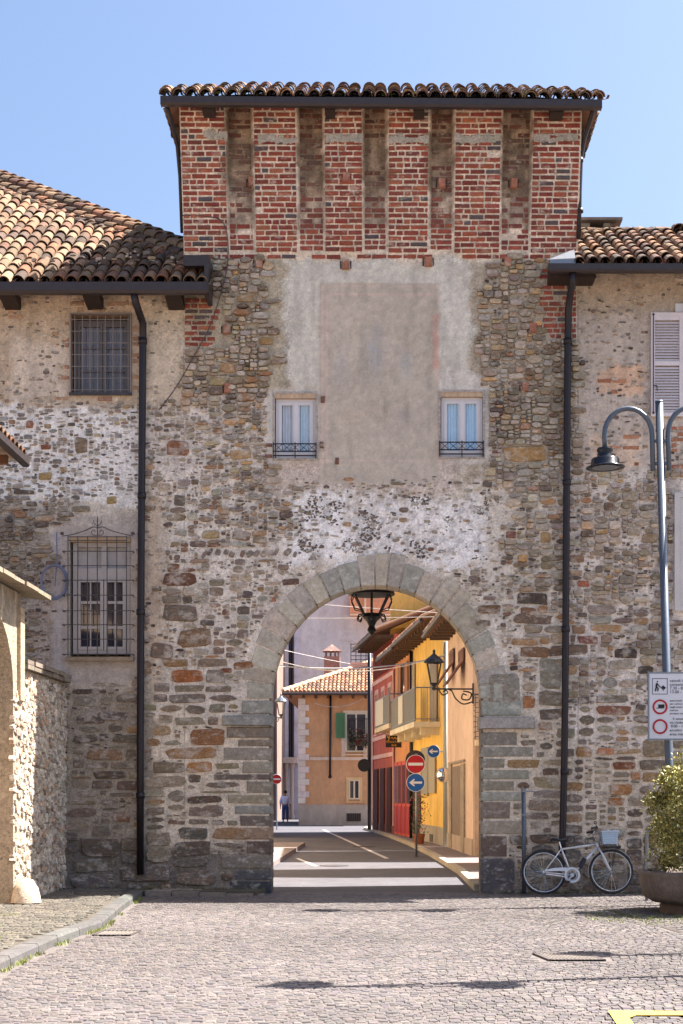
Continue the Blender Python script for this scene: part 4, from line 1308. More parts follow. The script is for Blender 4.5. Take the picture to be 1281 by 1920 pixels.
# open louvred shutter, and a closed one below it
def shutter(par, x0, y0, x1, y1, Y, rgb, mid, slats=True, name='shutter'):
    mb = MB(s(*rgb))
    bars_frame(mb, x0, y0, x1, y1, 7, Y - .04, Y)
    wbox(mb, x0 + 7.1, mid - 4, x1 - 7.1, mid + 4, Y - .038, Y - .002)
    wbox(mb, x0 + 7.1, y0 + 7.1, x1 - 7.1, y0 + 14, Y - .036, Y - .004)
    so = obj(name, mb, M['paint'], par)
    y = y0 + 18
    while y < y1 - 10:
        if not (mid - 7 < y < mid + 5):
            one = MB(s(*rgb)); p, q = W(x0 + 7.2, y + 2), W(x1 - 7.2, y)
            one.obox((p[0], Y - .034, p[1] - .012), (q[0] - p[0], 0, 0), (0, .006, .003), (0, .026, .040))
            obj('slat', one, M['paint'], so)
        y += 5.3
    ir = MB()
    p, q = W(x0 + 4, y0 + 2), W(x0 + 4, y1 - 4)
    ir.tube([(p[0], Y - .052, p[1]), (q[0], Y - .052, q[1])], .007, 6)
    p = W(x0 + 4, mid + 42); ir.tube([(p[0], Y - .055, p[1]), (p[0] + .05, Y - .075, p[1] - .01), (p[0] + .055, Y - .075, p[1] - .09)], .008, 6)
    for yy in (y0 + 4, y1 - 6):
        p = W(x0 + 4, yy); ir.lathe([(0, -.02), (.018, -.01), (.018, .01), (0, .02)], (p[0], Y - .05, p[1]), 8)
    obj('bolt_rod', ir, M['black_iron'], so)
shutter(righth, 1220, 588, 1280, 782, 23.975, (212, 202, 204), 683)
mb = MB(s(190, 184, 182)); bars_frame(mb, 1283, 572, 1390, 778, 10, 23.92, 23.97); wbox(mb, 1266, 570, 1283, 586, 23.97, 24.0)
w_ = obj('window', mb, M['white_paint'], righth)
mb = MB(); wbox(mb, 1293.5, 583, 1379.5, 767, 23.935, 23.95); obj('pane', mb, M['glass'], w_)
mb = MB(s(190, 184, 182)); bars_frame(mb, 1264, 925, 1340, 1146, 9, 23.935, 23.975); wbox(mb, 1273.2, 934.2, 1330.8, 1136.8, 23.95, 23.97)
obj('shutter', mb, M['paint'], righth)

# cables and hose on the walls
cb = MB()
wcurve(cb, [(343, 407), (380, 408), (412, 414), (424, 432), (429, 470), (424, 520), (410, 570), (392, 620), (365, 670), (330, 730), (300, 770)], .009, 23.93, 6)
tag(obj('wall_cable', cb, M['rust_iron']), 'thin grey cable looping down the brick and stone at the tower left corner', 'cable')
cb = MB()
for k in range(5):
    c = W(104 + rng.uniform(-1, 1), 1092 + rng.uniform(-2, 2))
    rx, rz_ = (25 + rng.uniform(-3, 1)) / 117, (32 + rng.uniform(-4, 1)) / 117
    cb.tube([(c[0] + rx * math.cos(q), 23.93 - .012 * k, c[1] + rz_ * math.sin(q)) for q in np.linspace(0, 2 * math.pi, 33)], .012, 6, cap=False)
wcurve(cb, [(108, 1000), (109, 1040), (108, 1064), (105, 1100)], .010, 23.92)
wcurve(cb, [(119, 1112), (135, 1117), (150, 1117)], .010, 23.92)
tag(obj('coiled_hose', cb, plain('hose_blue', s(110, 116, 140), .5, 0, .1)), 'coil of blue-grey hose hung on the stone wall beside the lower barred window', 'hose')
# ---------------------------------------------------------------- ground, street, kerbs
def sheet(name, pts, z, mat, col, parent=None):
    mb = MB(col); mb.add([(x, y, z) for x, y in pts], [tuple(range(len(pts)))])
    return tag(obj(name, mb, mat, parent), kind='structure')
sheet('ground', [(-600, -600), (600, -600), (600, 900), (-600, 900)], -.03, M['ground'], s(120, 110, 100))
square = sheet('square', [(-9, -14), (14, -14), (14, 24.4), (-9, 24.4)], -.005, M['ground'], s(100, 93, 90))

def fan_cobbles(x0, x1, y0, y1, mbpick, size=.082):
    out = []
    rows = int((y1 - y0) / size)
    for r_ in range(rows):
        x = x0 + rng.uniform(0, size)
        while x < x1:
            w = size * rng.uniform(.82, 1.2)
            u = ((x + w / 2) / 1.3) % 1.0
            y = y0 + r_ * size + rng.uniform(-.007, .007) + .12 * (abs(u - .5) * 2) ** 2
            out.append((x + w / 2, y, w - .007, size * rng.uniform(.88, .96)))
            x += w
    return out
PAL_COB = [(109, 101, 98), (104, 97, 95), (114, 106, 102), (102, 96, 96), (119, 111, 107), (107, 99, 100), (98, 92, 92), (112, 103, 99)]
def cobble(mb, x, y, w, d, z=0.0, col=None, rot=0.0):
    h = rng.uniform(-.004, .005)
    tx, ty = rng.uniform(-.03, .03), rng.uniform(-.03, .03)
    c_, s_ = math.cos(rot), math.sin(rot)
    vs = []
    for k, (sx, sy) in enumerate(((-1, -1), (1, -1), (1, 1), (-1, 1))):
        jx, jy = rng.uniform(.84, 1.02), rng.uniform(.84, 1.02)
        a, b = sx * w / 2 * jx, sy * d / 2 * jy
        vs.append((x + a * c_ - b * s_, y + a * s_ + b * c_, z - .03))
    top = []
    for k in range(4):
        px_, py_, _ = vs[k]
        top.append((x + (px_ - x) * .86, y + (py_ - y) * .86, z + .002 + h + (px_ - x) * tx + (py_ - y) * ty))
    mid = [(px_, py_, z - .006 + h) for px_, py_, _ in vs]
    V = mid + top
    mb.add(V, [(0, 1, 5, 4), (1, 2, 6, 5), (2, 3, 7, 6), (3, 0, 4, 7), (4, 5, 6, 7)], col)
def kerb_x(y): return np.interp(y, [8, 13.7, 16.4, 17.8, 20.5, 23.3, 25], [-3.3, -3.5, -3.5, -3.38, -3.62, -3.80, -3.9])
def gut_line(x): return np.interp(x, [2.85, 3.42, 6.5], [23.4, 17.4, 9.0])   # the flat stone channel on the right: x -> y
GRATES = []
for pa, pb, py, dd in ((1030, 1137, 1802, .62), (172, 245, 1755, .55)):
    yy = 2808 * 1.6 / (py - 1488)
    GRATES.append((P(pa, 0, yy).x - .12, P(pb, 0, yy).x + .06, yy - .06, yy + dd + .06))
CHAN = [(2.80, 23.6), (3.02, 21.4), (3.22, 19.4), (3.42, 17.4), (3.75, 14.8), (4.1, 12.4), (4.4, 10.0)]
def chan_x(y): return float(np.interp(-y, [-p[1] for p in CHAN], [p[0] for p in CHAN]))
cs = fan_cobbles(-5.2, 7.2, 8.2, 24.0, None)
keep = []
for x, y, w, d in cs:
    if abs(x - .3) > .30 * y + 1.2: continue
    if x < kerb_x(y) + .16: continue
    if y > 23.96: continue
    if -3.2 < x < 3.9 and any(g_[0] < x < g_[1] and g_[2] < y < g_[3] for g_ in GRATES): continue
    if abs(x - chan_x(y)) < .075: continue
    keep.append((x, y, w, d))
def seen_first(q): return q[1] if -.256 * q[1] < q[0] < .2 * q[1] and q[1] > 10.45 else 99
keep.sort(key=seen_first)
rest = MB()
fieldn = lambda x, y: 0.70 + .60 * float(fbm(np.array([x * 60.]), np.array([y * 100.]), 150, 4)[0])
for i, (x, y, w, d) in enumerate(keep):
    c = jit(tuple(v * fieldn(x, y) for v in s(*rng.choice(PAL_COB), .76)), .12)
    if i < 292:
        one = MB(c); cobble(one, x, y, w, d); obj('cobble', one, M['cobble'], square)
    else:
        cobble(rest, x, y, w, d, 0, c)
obj('cobbles', rest, M['cobble'], square, kind='stuff')

# raised pavement on the left with its kerb stones
PZ = .085
pv = [(kerb_x(y) + .02, y) for y in np.linspace(8, 23.3, 24)]
mb = MB(s(84, 78, 70))
poly = [(-9, 8)] + pv + [(kerb_x(23.3) + .02, 23.42), (-2.0, 23.5), (-1.86, 24.1), (-9, 24.1)]
n = len(poly)
mb.add([(x, y, PZ - .012) for x, y in poly] + [(x, y, -.05) for x, y in poly], [tuple(range(n))] + [(i, n + i, n + (i + 1) % n, (i + 1) % n) for i in range(n)])
pave = tag(obj('pavement', mb, M['ground']), kind='structure')
mb = MB()
y = 11.0
while y < 24.0:
    x = -6.2
    while x < 0:
        w = rng.uniform(.10, .16)
        if x + w < kerb_x(min(y, 23.3)) - .17 and x > -5.6:
            cobble(mb, x + w / 2, y, w - .014, .084, PZ, jit(s(*rng.choice([(94, 88, 80), (88, 83, 76), (100, 94, 85), (82, 78, 72)])), .14))
        x += w
    y += .098
x = -3.6
while x < -1.9:
    for yy in (23.55, 23.65, 23.75, 23.85):
        cobble(mb, x, yy, .10, .085, PZ * max(0.1, min(1, (-1.9 - x) / 1.2)), jit(s(128, 118, 108), .14))
    x += .11
obj('pavement_setts', mb, M['cobble'], pave, kind='stuff')
kerb = MB(s(168, 160, 150)); ys = [9.0]
while ys[-1] < 23.2: ys.append(min(23.35, ys[-1] + rng.uniform(.8, 1.15)))
kt = thing('kerb', None, None, (kerb_x(16), 16, 0)); kt['kind'] = 'structure'
for a, b in zip(ys[:-1], ys[1:]):
    one = MB(jit(s(86, 84, 82), .16))
    g = .008
    xa, xb = kerb_x(a), kerb_x(b)
    vs = []
    for z, ins in ((-.04, 0), (PZ - .015, 0), (PZ + .012, .018)):
        vs += [(xa - .15 + ins, a + g + ins, z), (xa + .04 - ins, a + g + ins, z), (xb + .04 - ins, b - g - ins, z), (xb - .15 + ins, b - g - ins, z)]
    one.add(vs, [(r_ * 4 + k, r_ * 4 + (k + 1) % 4, r_ * 4 + 4 + (k + 1) % 4, r_ * 4 + 4 + k) for r_ in (0, 1) for k in range(4)] + [(8, 9, 10, 11)])
    obj('kerb_stone', one, M['concrete'], kt)
for k in range(4):                                          # the return towards the arch
    one = MB(jit(s(120, 112, 106), .08)); xa = -3.72 + k * .42
    one.box(xa + .006, xa + .41, 23.28, 23.46, -.04, PZ * (1 - k * .2))
    obj('kerb_stone', one, M['concrete'], kt)

# flat channel stones running towards the viewer on the right
ch = thing('drainage_channel', None, None, (3.2, 20, 0)); ch['kind'] = 'structure'
pts = [(2.80, 23.6), (3.02, 21.4), (3.22, 19.4), (3.42, 17.4), (3.75, 14.8), (4.1, 12.4), (4.4, 10.0)]
pp = [Vector((float(np.interp(-y, [-p[1] for p in pts], [p[0] for p in pts])), y, 0)) for y in np.arange(23.6, 10, -.7)]
for a, b in zip(pp[:-1], pp[1:]):
    d = (b - a).normalized(); nrm = Vector((-d.y, d.x, 0))
    one = MB(jit(s(74, 68, 64), .1)); g = .01
    one.obox(a + d * g - nrm * .045 + Vector((0, 0, -.03)), d * ((b - a).length - 2 * g), nrm * .09, (0, 0, .030))
    obj('channel_stone', one, M['concrete'], ch)

def drain_grate(x0, x1, y0, y1, shear, label, n, nm='drain_grate'):
    root = thing(nm, label, 'drain grate', ((x0 + x1) / 2, (y0 + y1) / 2, 0), 'drain grates in the paving')
    t = .03
    def pt(u, v): return Vector((x0 + (x1 - x0) * u + shear * v, y0 + (y1 - y0) * v, .0))
    mb = MB(s(40, 38, 38)); a = [pt(0, 0), pt(1, 0), pt(1, 1), pt(0, 1)]
    mb.add([p + Vector((0, 0, -.003)) for p in a], [(0, 1, 2, 3)])  # flat dark sheet painting the shade below the bars
    obj('pit_shade', mb, M['plastic_dark'], root)
    fr = MB(s(100, 93, 90))
    for i in range(4):
        p, q = a[i], a[(i + 1) % 4]
        d = (q - p); nrm = Vector((-d.y, d.x, 0)).normalized()
        fr.obox(p + Vector((0, 0, -.01)), d, nrm * t, (0, 0, .024))
    obj('frame', fr, M['rust_iron'], root)
    for k in range(1, n):
        u = k / n
        p, q = pt(u, 0), pt(u, 1)
        b_ = MB(s(112, 104, 98)); b_.obox(p + Vector((-.012, 0, -.01)), (.024, 0, 0), q - p, (0, 0, .021))
        obj('bar', b_, M['concrete'], root)
a, b = P(1030, 1802, 2808 * 1.6 / (1802 - 1488)), P(1137, 1802, 2808 * 1.6 / (1802 - 1488))
drain_grate(a.x, b.x, a.y, a.y + .62, -.10, 'long slatted iron drain grate in the cobbles below the parked bicycle', 15)
a, b = P(172, 1755, 2808 * 1.6 / (1755 - 1488)), P(245, 1755, 2808 * 1.6 / (1755 - 1488))
drain_grate(a.x, b.x, a.y, a.y + .55, .03, 'slatted iron drain grate in the cobbles beside the left kerb', 9)

# yellow marking in the corner
ym = MB(s(196, 162, 76))
def gp(px, py): y = 2808 * 1.6 / (py - 1488); return ((px - CX) * y / FPX, y, .0135)
ym.add([gp(1140, 1898), gp(1330, 1900), gp(1330, 1907), gp(1193, 1907), gp(1180, 1912), gp(1215, 1960), gp(1180, 1960)], [(6, 5, 4, 3, 2, 1, 0)])
tag(obj('road_marking', ym, M['yellow_line']), kind='structure')

# street beyond the arch
st = MB(s(86, 84, 89))
poly = [(-2.5, 24.4), (2.3, 24.4), (2.3, 34), (1.6, 44), (1.0, 54), (-.2, 64), (2, 74), (8, 76), (8, 100), (-14, 140), (-14, 76), (-5, 50)]
st.add([(x, y, -.004) for x, y in poly], [tuple(range(len(poly)))])
tag(obj('street', st, M['asphalt']), kind='structure')
for name, pts in (('right', [(1.62, 24.6), (1.60, 30), (1.30, 38.4), (.9, 46), (.35, 54), (-.3, 62), (-.75, 66), (-.6, 70)]),):
    sw = MB(s(124, 112, 110))
    out = [(2.6, 24.6), (2.5, 30), (2.3, 38.4), (2.0, 46), (1.6, 54), (.9, 62), (.6, 66), (.4, 70)]
    n = len(pts)
    V = [(x, y, .10) for x, y in pts] + [(x, y, .10) for x, y in out]
    sw.add(V, [(i, n + i, n + i + 1, i + 1) for i in range(n - 1)])
    sd = tag(obj('street_pavement', sw, M['asphalt']), kind='structure')
    for i in range(n - 1):
        a, b = Vector((*pts[i], 0)), Vector((*pts[i + 1], 0))
        m_ = max(1, int((b - a).length / 1.0))
        for k in range(m_):
            p, q = a.lerp(b, k / m_), a.lerp(b, (k + 1) / m_)
            d = q - p; nrm = Vector((d.y, -d.x, 0)).normalized()
            one = MB(jit(s(168, 156, 142), .07)); one.obox(p + d * .01 + nrm * .003 + Vector((0, 0, -.02)), d * .98, nrm * -.14, (0, 0, .126))
            obj('kerb_stone', one, M['concrete'], sd)
sw = MB(s(124, 112, 110)); sw.box(-3.6, -2.42, 24.9, 46, -.03, .10)
tag(obj('street_pavement', sw, M['concrete']), kind='structure')
for x_, y_, r_ in ((-.6, 45.0, .34), (-1.1, 33.2, .32)):
    mh = MB(s(70, 66, 68)); mh.lathe([(0, .006), (r_ - .05, .006), (r_ - .04, .002), (r_ - .03, .008), (r_, .008), (r_, -.01)][::-1], (x_, y_, 0), 24)
    tag(obj('manhole_cover', mh, M['concrete']), 'round iron manhole cover in the street nearest the arch' if y_ < 40 else 'round iron manhole cover farther up the street', 'manhole cover')
ln = MB(s(190, 184, 180))
for a, b, w in (((-2.72, 66), (.02, 36.8), .12), ((-2.2, 37), (-1.55, 33), .10)):
    a, b = Vector((*a, .002)), Vector((*b, .002)); d = b - a; nrm = Vector((-d.y, d.x, 0)).normalized() * w
    ln.add([a, a + nrm, b + nrm, b], [(0, 3, 2, 1)])
tag(obj('road_line', ln, M['yellow_line']), kind='structure')
# ---------------------------------------------------------------- walled garden entrance on the left
gw = thing('garden_wall', 'rough sunlit garden wall with a plastered arched gateway and stone coping', 'garden wall', (-5.3, 21, 0))
GXF = -5.1
mb = MB(s(162, 148, 130))
def gcurve(k, n=14):
    q = math.pi * k / n
    return (19.2 - 1.4 * math.cos(q), 3.05 + 1.05 * math.sin(q))
cv = [gcurve(k) for k in range(15)]
def col_quad(ya, yb, za0, zb0, za1, zb1):                   # vertical strip of the wall, both faces
    mb.add([(GXF, ya, za0), (GXF, yb, zb0), (GXF, yb, zb1), (GXF, ya, za1)], [(0, 1, 2, 3)])
    mb.add([(GXF - .42, ya, za0), (GXF - .42, yb, zb0), (GXF - .42, yb, zb1), (GXF - .42, ya, za1)], [(3, 2, 1, 0)])
for (ya, za), (yb, zb) in zip(cv[:-1], cv[1:]):
    col_quad(ya, yb, za, zb, 4.4, 4.4)
    mb.add([(GXF, ya, za), (GXF, yb, zb), (GXF - .42, yb, zb), (GXF - .42, ya, za)], [(3, 2, 1, 0)])
mb.box(GXF - .42, GXF, 14.2, 17.8, 0, 4.4)
mb.box(GXF - .42, GXF, 20.6, 21.05, 0, 4.4)
obj('gate_pier', mb, M['mortar'], gw)
mb = MB(s(186, 164, 138)); mb.box(GXF - .02, GXF + .05, 20.82, 21.06, 2.9, 4.2); obj('pilaster', mb, M['mortar'], gw)
mb = MB(s(186, 170, 150)); mb.box(GXF - .42, GXF - .01, 21.05, 24.02, 0, 3.36); obj('low_wall', mb, M['mortar'], gw)
tmp = MB()
for k in range(1500):
    z, y = rng.uniform(.1, 3.3), rng.uniform(20.62, 23.98)
    if z > 3.0 and y < 21: continue
    one = MB()
    X0, Z0 = W(700, 1000)
    stone_piece(one, 700, 1000, rng.uniform(9, 24), rng.uniform(6, 13), jit(s(*rng.choice([(196, 184, 168), (180, 168, 153), (204, 193, 178), (160, 149, 136), (180, 152, 128), (136, 126, 116)])), .12), rng.uniform(.015, .04), .6, 24.0, 7)
    tmp.add([(GXF - .01 + (24.0 - b), y + (a - X0), z + (c - Z0)) for a, b, c in one.v], one.f, one.c[0])
obj('rubble', tmp, M['stone'], gw, kind='stuff')
y = 14.2
while y < 21.2:
    d = rng.uniform(.5, .8)
    mb = MB(jit(s(132, 120, 104), .1))
    x0, x1 = GXF - .75, GXF + rng.uniform(.27, .32)
    z0, z1 = 4.47 + rng.uniform(-.01, .02), 4.39
    mb.add([(x0, y, z0), (x1, y, z1), (x1, y + d - .012, z1 + rng.uniform(-.01, .01)), (x0, y + d - .012, z0), (x0, y, z0 + .07), (x1, y, z1 + .055), (x1, y + d - .012, z1 + .055), (x0, y + d - .012, z0 + .07)],
           [(0, 3, 2, 1), (4, 5, 6, 7), (0, 1, 5, 4), (1, 2, 6, 5), (2, 3, 7, 6), (3, 0, 4, 7)])
    obj('coping_slab', mb, M['concrete'], gw)
    y += d
y = 21.10
while y < 23.9:
    d = min(rng.uniform(.35, .6), 23.95 - y)
    for lay in (0, 1):
        mb = MB(jit(s(122, 110, 98), .12)); mb.box(GXF - .5, GXF + .07 + rng.uniform(0, .06), y + rng.uniform(0, .02), y + d - .012, 3.363 + lay * .07, 3.425 + lay * .07)
        obj('coping_slab', mb, M['concrete'], gw)
    y += d
mb = MB(s(196, 182, 164))
mb.lathe([(0.0, .34), (.10, .31), (.17, .2), (.2, .08), (.21, 0)][::-1], (GXF + .17, 20.62, .1), 12)
obj('guard_stone', mb, M['stone'], gw, smooth=True)
# the house whose eave shows at the frame edge
nh = thing('outbuilding', 'low building whose eave and gutter poke in above the garden wall', 'building', (-7.3, 16.5, 0))
mb = MB(s(190, 166, 140)); mb.box(-9.5, -5.64, 12, 20.85, 0, 6.26); obj('wall', mb, M['stucco'], nh)
mb = MB(s(150, 132, 118))
mb.add([(-9.6, 11.8, 7.7), (-5.07, 11.8, 6.30), (-5.07, 21.0, 6.30), (-9.6, 21.0, 7.7), (-9.6, 11.8, 7.6), (-5.07, 11.8, 6.25), (-5.07, 21.0, 6.25), (-9.6, 21.0, 7.6)], [(0, 1, 2, 3), (7, 6, 5, 4), (0, 4, 5, 1), (1, 5, 6, 2), (2, 6, 7, 3), (3, 7, 4, 0)])
rf = obj('roof', mb, M['wood'], nh)
for k in range(26):
    for j in range(3):
        y = 15.6 + k * .21
        t_ = lay_tile(rf, (-5.02 - .36 * j, y, 6.315 + .111 * j), (0, 0, 0), TILES)
        a_ = R(15)
        t_.rotation_euler = Matrix(((0, -math.cos(a_), -math.sin(a_)), (1, 0, 0), (0, math.sin(a_) * 1.0, math.cos(a_)))).to_euler()
for y in np.arange(12.4, 20.9, .8):
    mb = MB(s(104, 70, 52)); mb.box(-5.64, -5.14, y, y + .1, 6.10, 6.22); obj('rafter', mb, M['wood'], rf)
gutter(nh, (-5.02, 11.9, 6.19), (-5.02, 20.98, 6.19), .7, .8)

# ---------------------------------------------------------------- street houses beyond the arch
class Facade:
    def __init__(self, p, q):
        self.p, self.q = Vector((*p, 0)), Vector((*q, 0))
        self.d = self.q - self.p
        self.L = self.d.length
        self.d.normalize()
        self.n = Vector((-self.d.y, self.d.x, 0))
    def u(self, px):
        k = (px - CX) / FPX
        return (k * self.p.y - self.p.x) / (self.d.x - k * self.d.y)
    def z(self, px, py):
        return CAMZ - (py - CY) * (self.p.y + self.d.y * self.u(px)) / FPX
    def pt(self, u, n, z): return self.p + self.d * u + self.n * n + Vector((0, 0, z))
    def box(self, mb, u0, u1, z0, z1, n0, n1, col=None):
        if u1 < u0: u0, u1 = u1, u0
        return mb.obox(self.pt(u0, n0, z0), self.d * (u1 - u0), self.n * (n1 - n0), (0, 0, z1 - z0), col)
    def pbox(self, mb, xa, ya, xb, yb, n0, n1, col=None):   # by two pixels
        return self.box(mb, self.u(xa), self.u(xb), self.z(xb, yb), self.z(xa, ya), n0, n1, col)

def f_shutter(par, F, u0, u1, z0, z1, rgb, n0=.03, tiltout=0.0):
    mb = MB(s(*rgb))
    F.box(mb, u0, u1, z0, z1, n0, n0 + .012)
    F.box(mb, u0, u0 + .05, z0, z1, n0 + .012, n0 + .04); F.box(mb, u1 - .05, u1, z0, z1, n0 + .012, n0 + .04)
    F.box(mb, u0 + .05, u1 - .05, z0, z0 + .05, n0 + .012, n0 + .04); F.box(mb, u0 + .05, u1 - .05, z1 - .05, z1, n0 + .012, n0 + .04)
    z = z0 + .07
    while z < z1 - .08:
        F.box(mb, u0 + .05, u1 - .05, z, z + .03, n0 + .012, n0 + .034); z += .055
    return obj('shutter', mb, M['paint'], par)
def f_window(par, F, u0, u1, z0, z1, rgb, trim=None):
    mb = MB(s(*rgb))
    for a, b, c, d in ((u0, u0 + .07, z0, z1), (u1 - .07, u1, z0, z1), (u0 + .07, u1 - .07, z0, z0 + .07), (u0 + .07, u1 - .07, z1 - .07, z1), ((u0 + u1) / 2 - .04, (u0 + u1) / 2 + .04, z0 + .07, z1 - .07)):
        F.box(mb, a, b, c, d, .01, .05)
    w_ = obj('window', mb, M['paint'], par)
    for a, b in ((u0 + .07, (u0 + u1) / 2 - .04), ((u0 + u1) / 2 + .04, u1 - .07)):
        g = MB(); F.box(g, a, b, z0 + .07, z1 - .07, .006, .02); obj('pane', g, M['glass'], w_)
    if trim:
        t = MB(s(*trim))
        for a, b, c, d in ((u0 - .12, u0 - .002, z0 - .1, z1 + .12), (u1 + .002, u1 + .12, z0 - .1, z1 + .12), (u0 - .002, u1 + .002, z1 + .002, z1 + .12)): F.box(t, a, b, c, d, .004, .035)
        F.box(t, u0 - .15, u1 + .15, z0 - .16, z0 - .102, .004, .1)
        obj('window_surround', t, M['stucco'], w_)
    return w_
def f_rail(par, F, u0, u1, n0, n1, z0, h, ends=True, step=.11, mat='rust_iron'):
    mb = MB()
    def run(a, b):
        a, b = Vector(a), Vector(b)
        mb.tube([a + Vector((0, 0, h)), b + Vector((0, 0, h))], .022, 6); mb.tube([a + Vector((0, 0, .08)), b + Vector((0, 0, .08))], .014, 6)
        k = max(2, int((b - a).length / step))
        for i in range(k + 1):
            p = a.lerp(b, i / k); mb.tube([p, p + Vector((0, 0, h))], .011, 4, cap=False)
    run(F.pt(u0, n1, z0), F.pt(u1, n1, z0))
    if ends:
        run(F.pt(u0, n0, z0), F.pt(u0, n1, z0)); run(F.pt(u1, n0, z0), F.pt(u1, n1, z0))
    return obj('railing', mb, M[mat], par)
def house(name, label, F, h, depth, rgb, eave=.6, plinth=None, roof_rgb=(120, 88, 72), hand=-1, eave_rgb=(88, 70, 60)):
    root = thing(name, label, 'house', F.p)
    mb = MB(s(*rgb)); F.box(mb, 0, F.L, 0, h, -depth, 0); obj('wall', mb, M['stucco'], root)
    if plinth:
        mb = MB(s(*plinth[1])); F.box(mb, .002, F.L - .002, 0, plinth[0], .001, .03); obj('plinth', mb, M['stucco'], root)
    mb = MB(s(*roof_rgb))
    rise = (depth / 2 + eave) * .42
    e0, e1 = -.1, F.L + .05
    V = []
    for u in (e0, e1):
        V += [F.pt(u, eave, h), F.pt(u, -depth / 2, h + rise), F.pt(u, -depth - eave, h), F.pt(u, eave, h + .1), F.pt(u, -depth / 2, h + rise + .1), F.pt(u, -depth - eave, h + .1)]
    mb.add(V, [(0, 6, 7, 1), (1, 7, 8, 2), (3, 4, 10, 9), (4, 5, 11, 10), (0, 3, 9, 6), (2, 8, 11, 5), (0, 1, 4, 3), (1, 2, 5, 4), (6, 9, 10, 7), (7, 10, 11, 8)])
    r = obj('roof', mb, M['tile'], root)
    tl = MB(); nu = max(2, int(F.L / .21))
    for i in range(nu + 1):
        u = e0 + (e1 - e0) * i / nu
        c = jit(s(*rng.choice(PAL_TILE)), .15)
        a, b = F.pt(u, eave + .06, h + .10), F.pt(u, -depth / 2, h + rise + .12)
        tl.tube([a, b], .075, 8, c)
    obj('roof_tiles', tl, M['tile'], r, kind='stuff')
    u = .3
    while u < F.L:
        rb = MB(s(*eave_rgb)); a = F.pt(u, .0, h - .14); rb.obox(a, F.d * .1, F.n * (eave - .06), (0, 0, .13)); obj('rafter', rb, M['wood'], r); u += .75
    g = MB(); g.tube([F.pt(e0, eave + .07, h + .02), F.pt(e1, eave + .07, h + .02)], .06, 8); obj('gutter', g, M['gutter'], root)
    return root

# hidden block added behind the right pier to shade the street
F = Facade((2.35, 30.0), (2.35, 32.6))
house('shade_house', 'unseen cream house added behind the right pier to shade the street', F, 7.5, 6, (214, 196, 160))

# beige-pink house
F = Facade((2.14, 36.0), (1.80, 42.2))
pk = house('pink_house', 'beige-pink house with brown pushed-out shutters nearest behind the arch', F, 6.0, 7, (206, 180, 162), .62, (.5, (168, 150, 138)))
for xa, xb in ((847, 854), (864, 873)):
    u0, u1 = F.u(xb), F.u(xa)
    z0, z1 = F.z(xa, 1300), F.z(xa, 1222)
    f_shutter(pk, F, u0, u1, (z0 + z1) / 2 + .2, z1, (112, 74, 60), .03)
    mb = MB(s(112, 74, 60)); zz = (z0 + z1) / 2 + .2
    mb.obox(F.pt(u0, .03, zz), F.d * (u1 - u0), F.n * .42 + Vector((0, 0, -(zz - z0) * .8)), F.n * .03 + Vector((0, 0, .02)))
    obj('shutter', mb, M['wood'], pk)
mb = MB(s(150, 138, 126)); 
for xa, xb in ((844.5, 849), (867, 873)): F.pbox(mb, xb, 1432, xa, 1602, .002, .05)
F.pbox(mb, 873, 1424, 844.5, 1434, .002, .06)
dr = obj('doorway', mb, M['concrete'], pk)
mb = MB(s(122, 106, 96)); F.pbox(mb, 867, 1435, 849, 1602, .002, .015); obj('door', mb, M['wood'], dr)
E = Facade((4.5, 35.99), (2.16, 35.99))                     # its end wall, facing the gate
bz = P(0, 1388, 35.9).z
mb = MB(s(206, 186, 160)); E.box(mb, 1.6, E.L - .02, bz - .14, bz, .002, .38); bal = obj('balcony', mb, M['stucco'], pk)
lat = MB()
for k in range(8):
    u = 1.62 + k * .10
    lat.tube([E.pt(u, .36, bz), E.pt(u + .0, .36, bz + 1.05)], .008, 5)
for k in range(9):
    z = bz + .08 + k * .115; lat.tube([E.pt(1.6, .36, z), E.pt(E.L, .36, z)], .008, 5)
for k in range(7):
    z = bz + .05 + k * .13; lat.tube([E.pt(E.L, .02, z), E.pt(E.L, .36, z)], .010, 5)
lat.tube([E.pt(1.6, .36, bz + 1.08), E.pt(E.L, .36, bz + 1.08), E.pt(E.L, .02, bz + 1.08)], .022, 6)
obj('railing', lat, M['rust_iron'], bal)
mb = MB(s(172, 148, 128)); E.box(mb, E.L - .28, E.L - .22, .1, bz - .15, .002, .04); E.box(mb, E.L - .10, E.L - .04, .1, bz - .15, .002, .04); obj('door_frame', mb, M['wood'], pk)
mb = MB(s(160, 164, 158)); mb.tube([F.pt(F.L + .12, .06, 0.1), F.pt(F.L + .12, .06, 5.9)], .065, 10)
obj('downpipe', mb, M['paint'], pk, smooth=True)

# yellow house with balcony
F = Facade((1.75, 43.0), (.98, 50.5))
yh = house('yellow_house', 'bright yellow house with a balcony and grey-green louvred shutters', F, 6.55, 6, (226, 184, 98), .62, (.62, (160, 150, 138)))
zb = F.z(800, 1362)
mb = MB(s(206, 196, 176)); F.box(mb, .9, F.L, zb - .16, zb, .002, .78)
for u in (1.2, 3.2, 5.2, 7.1): F.box(mb, u, u + .18, zb - .38, zb - .161, .002, .55)
bal = obj('balcony', mb, M['stucco'], yh)
f_rail(bal, F, .95, F.L, .03, .74, zb, 1.0, True, .17, 'grey_metal')
mb = MB(s(186, 182, 172)); F.box(mb, 4.0, 5.2, zb + .1, zb + .98, .755, .765); obj('screen', mb, M['paint'], bal)
u0, u1 = F.u(781), F.u(760)
f_shutter(yh, F, F.u(780), min(F.L, F.u(762)), zb + .02, F.z(770, 1247), (168, 156, 136), .03)
f_shutter(yh, F, F.u(822), F.u(810), zb + .02, F.z(816, 1240), (150, 136, 120), .03)
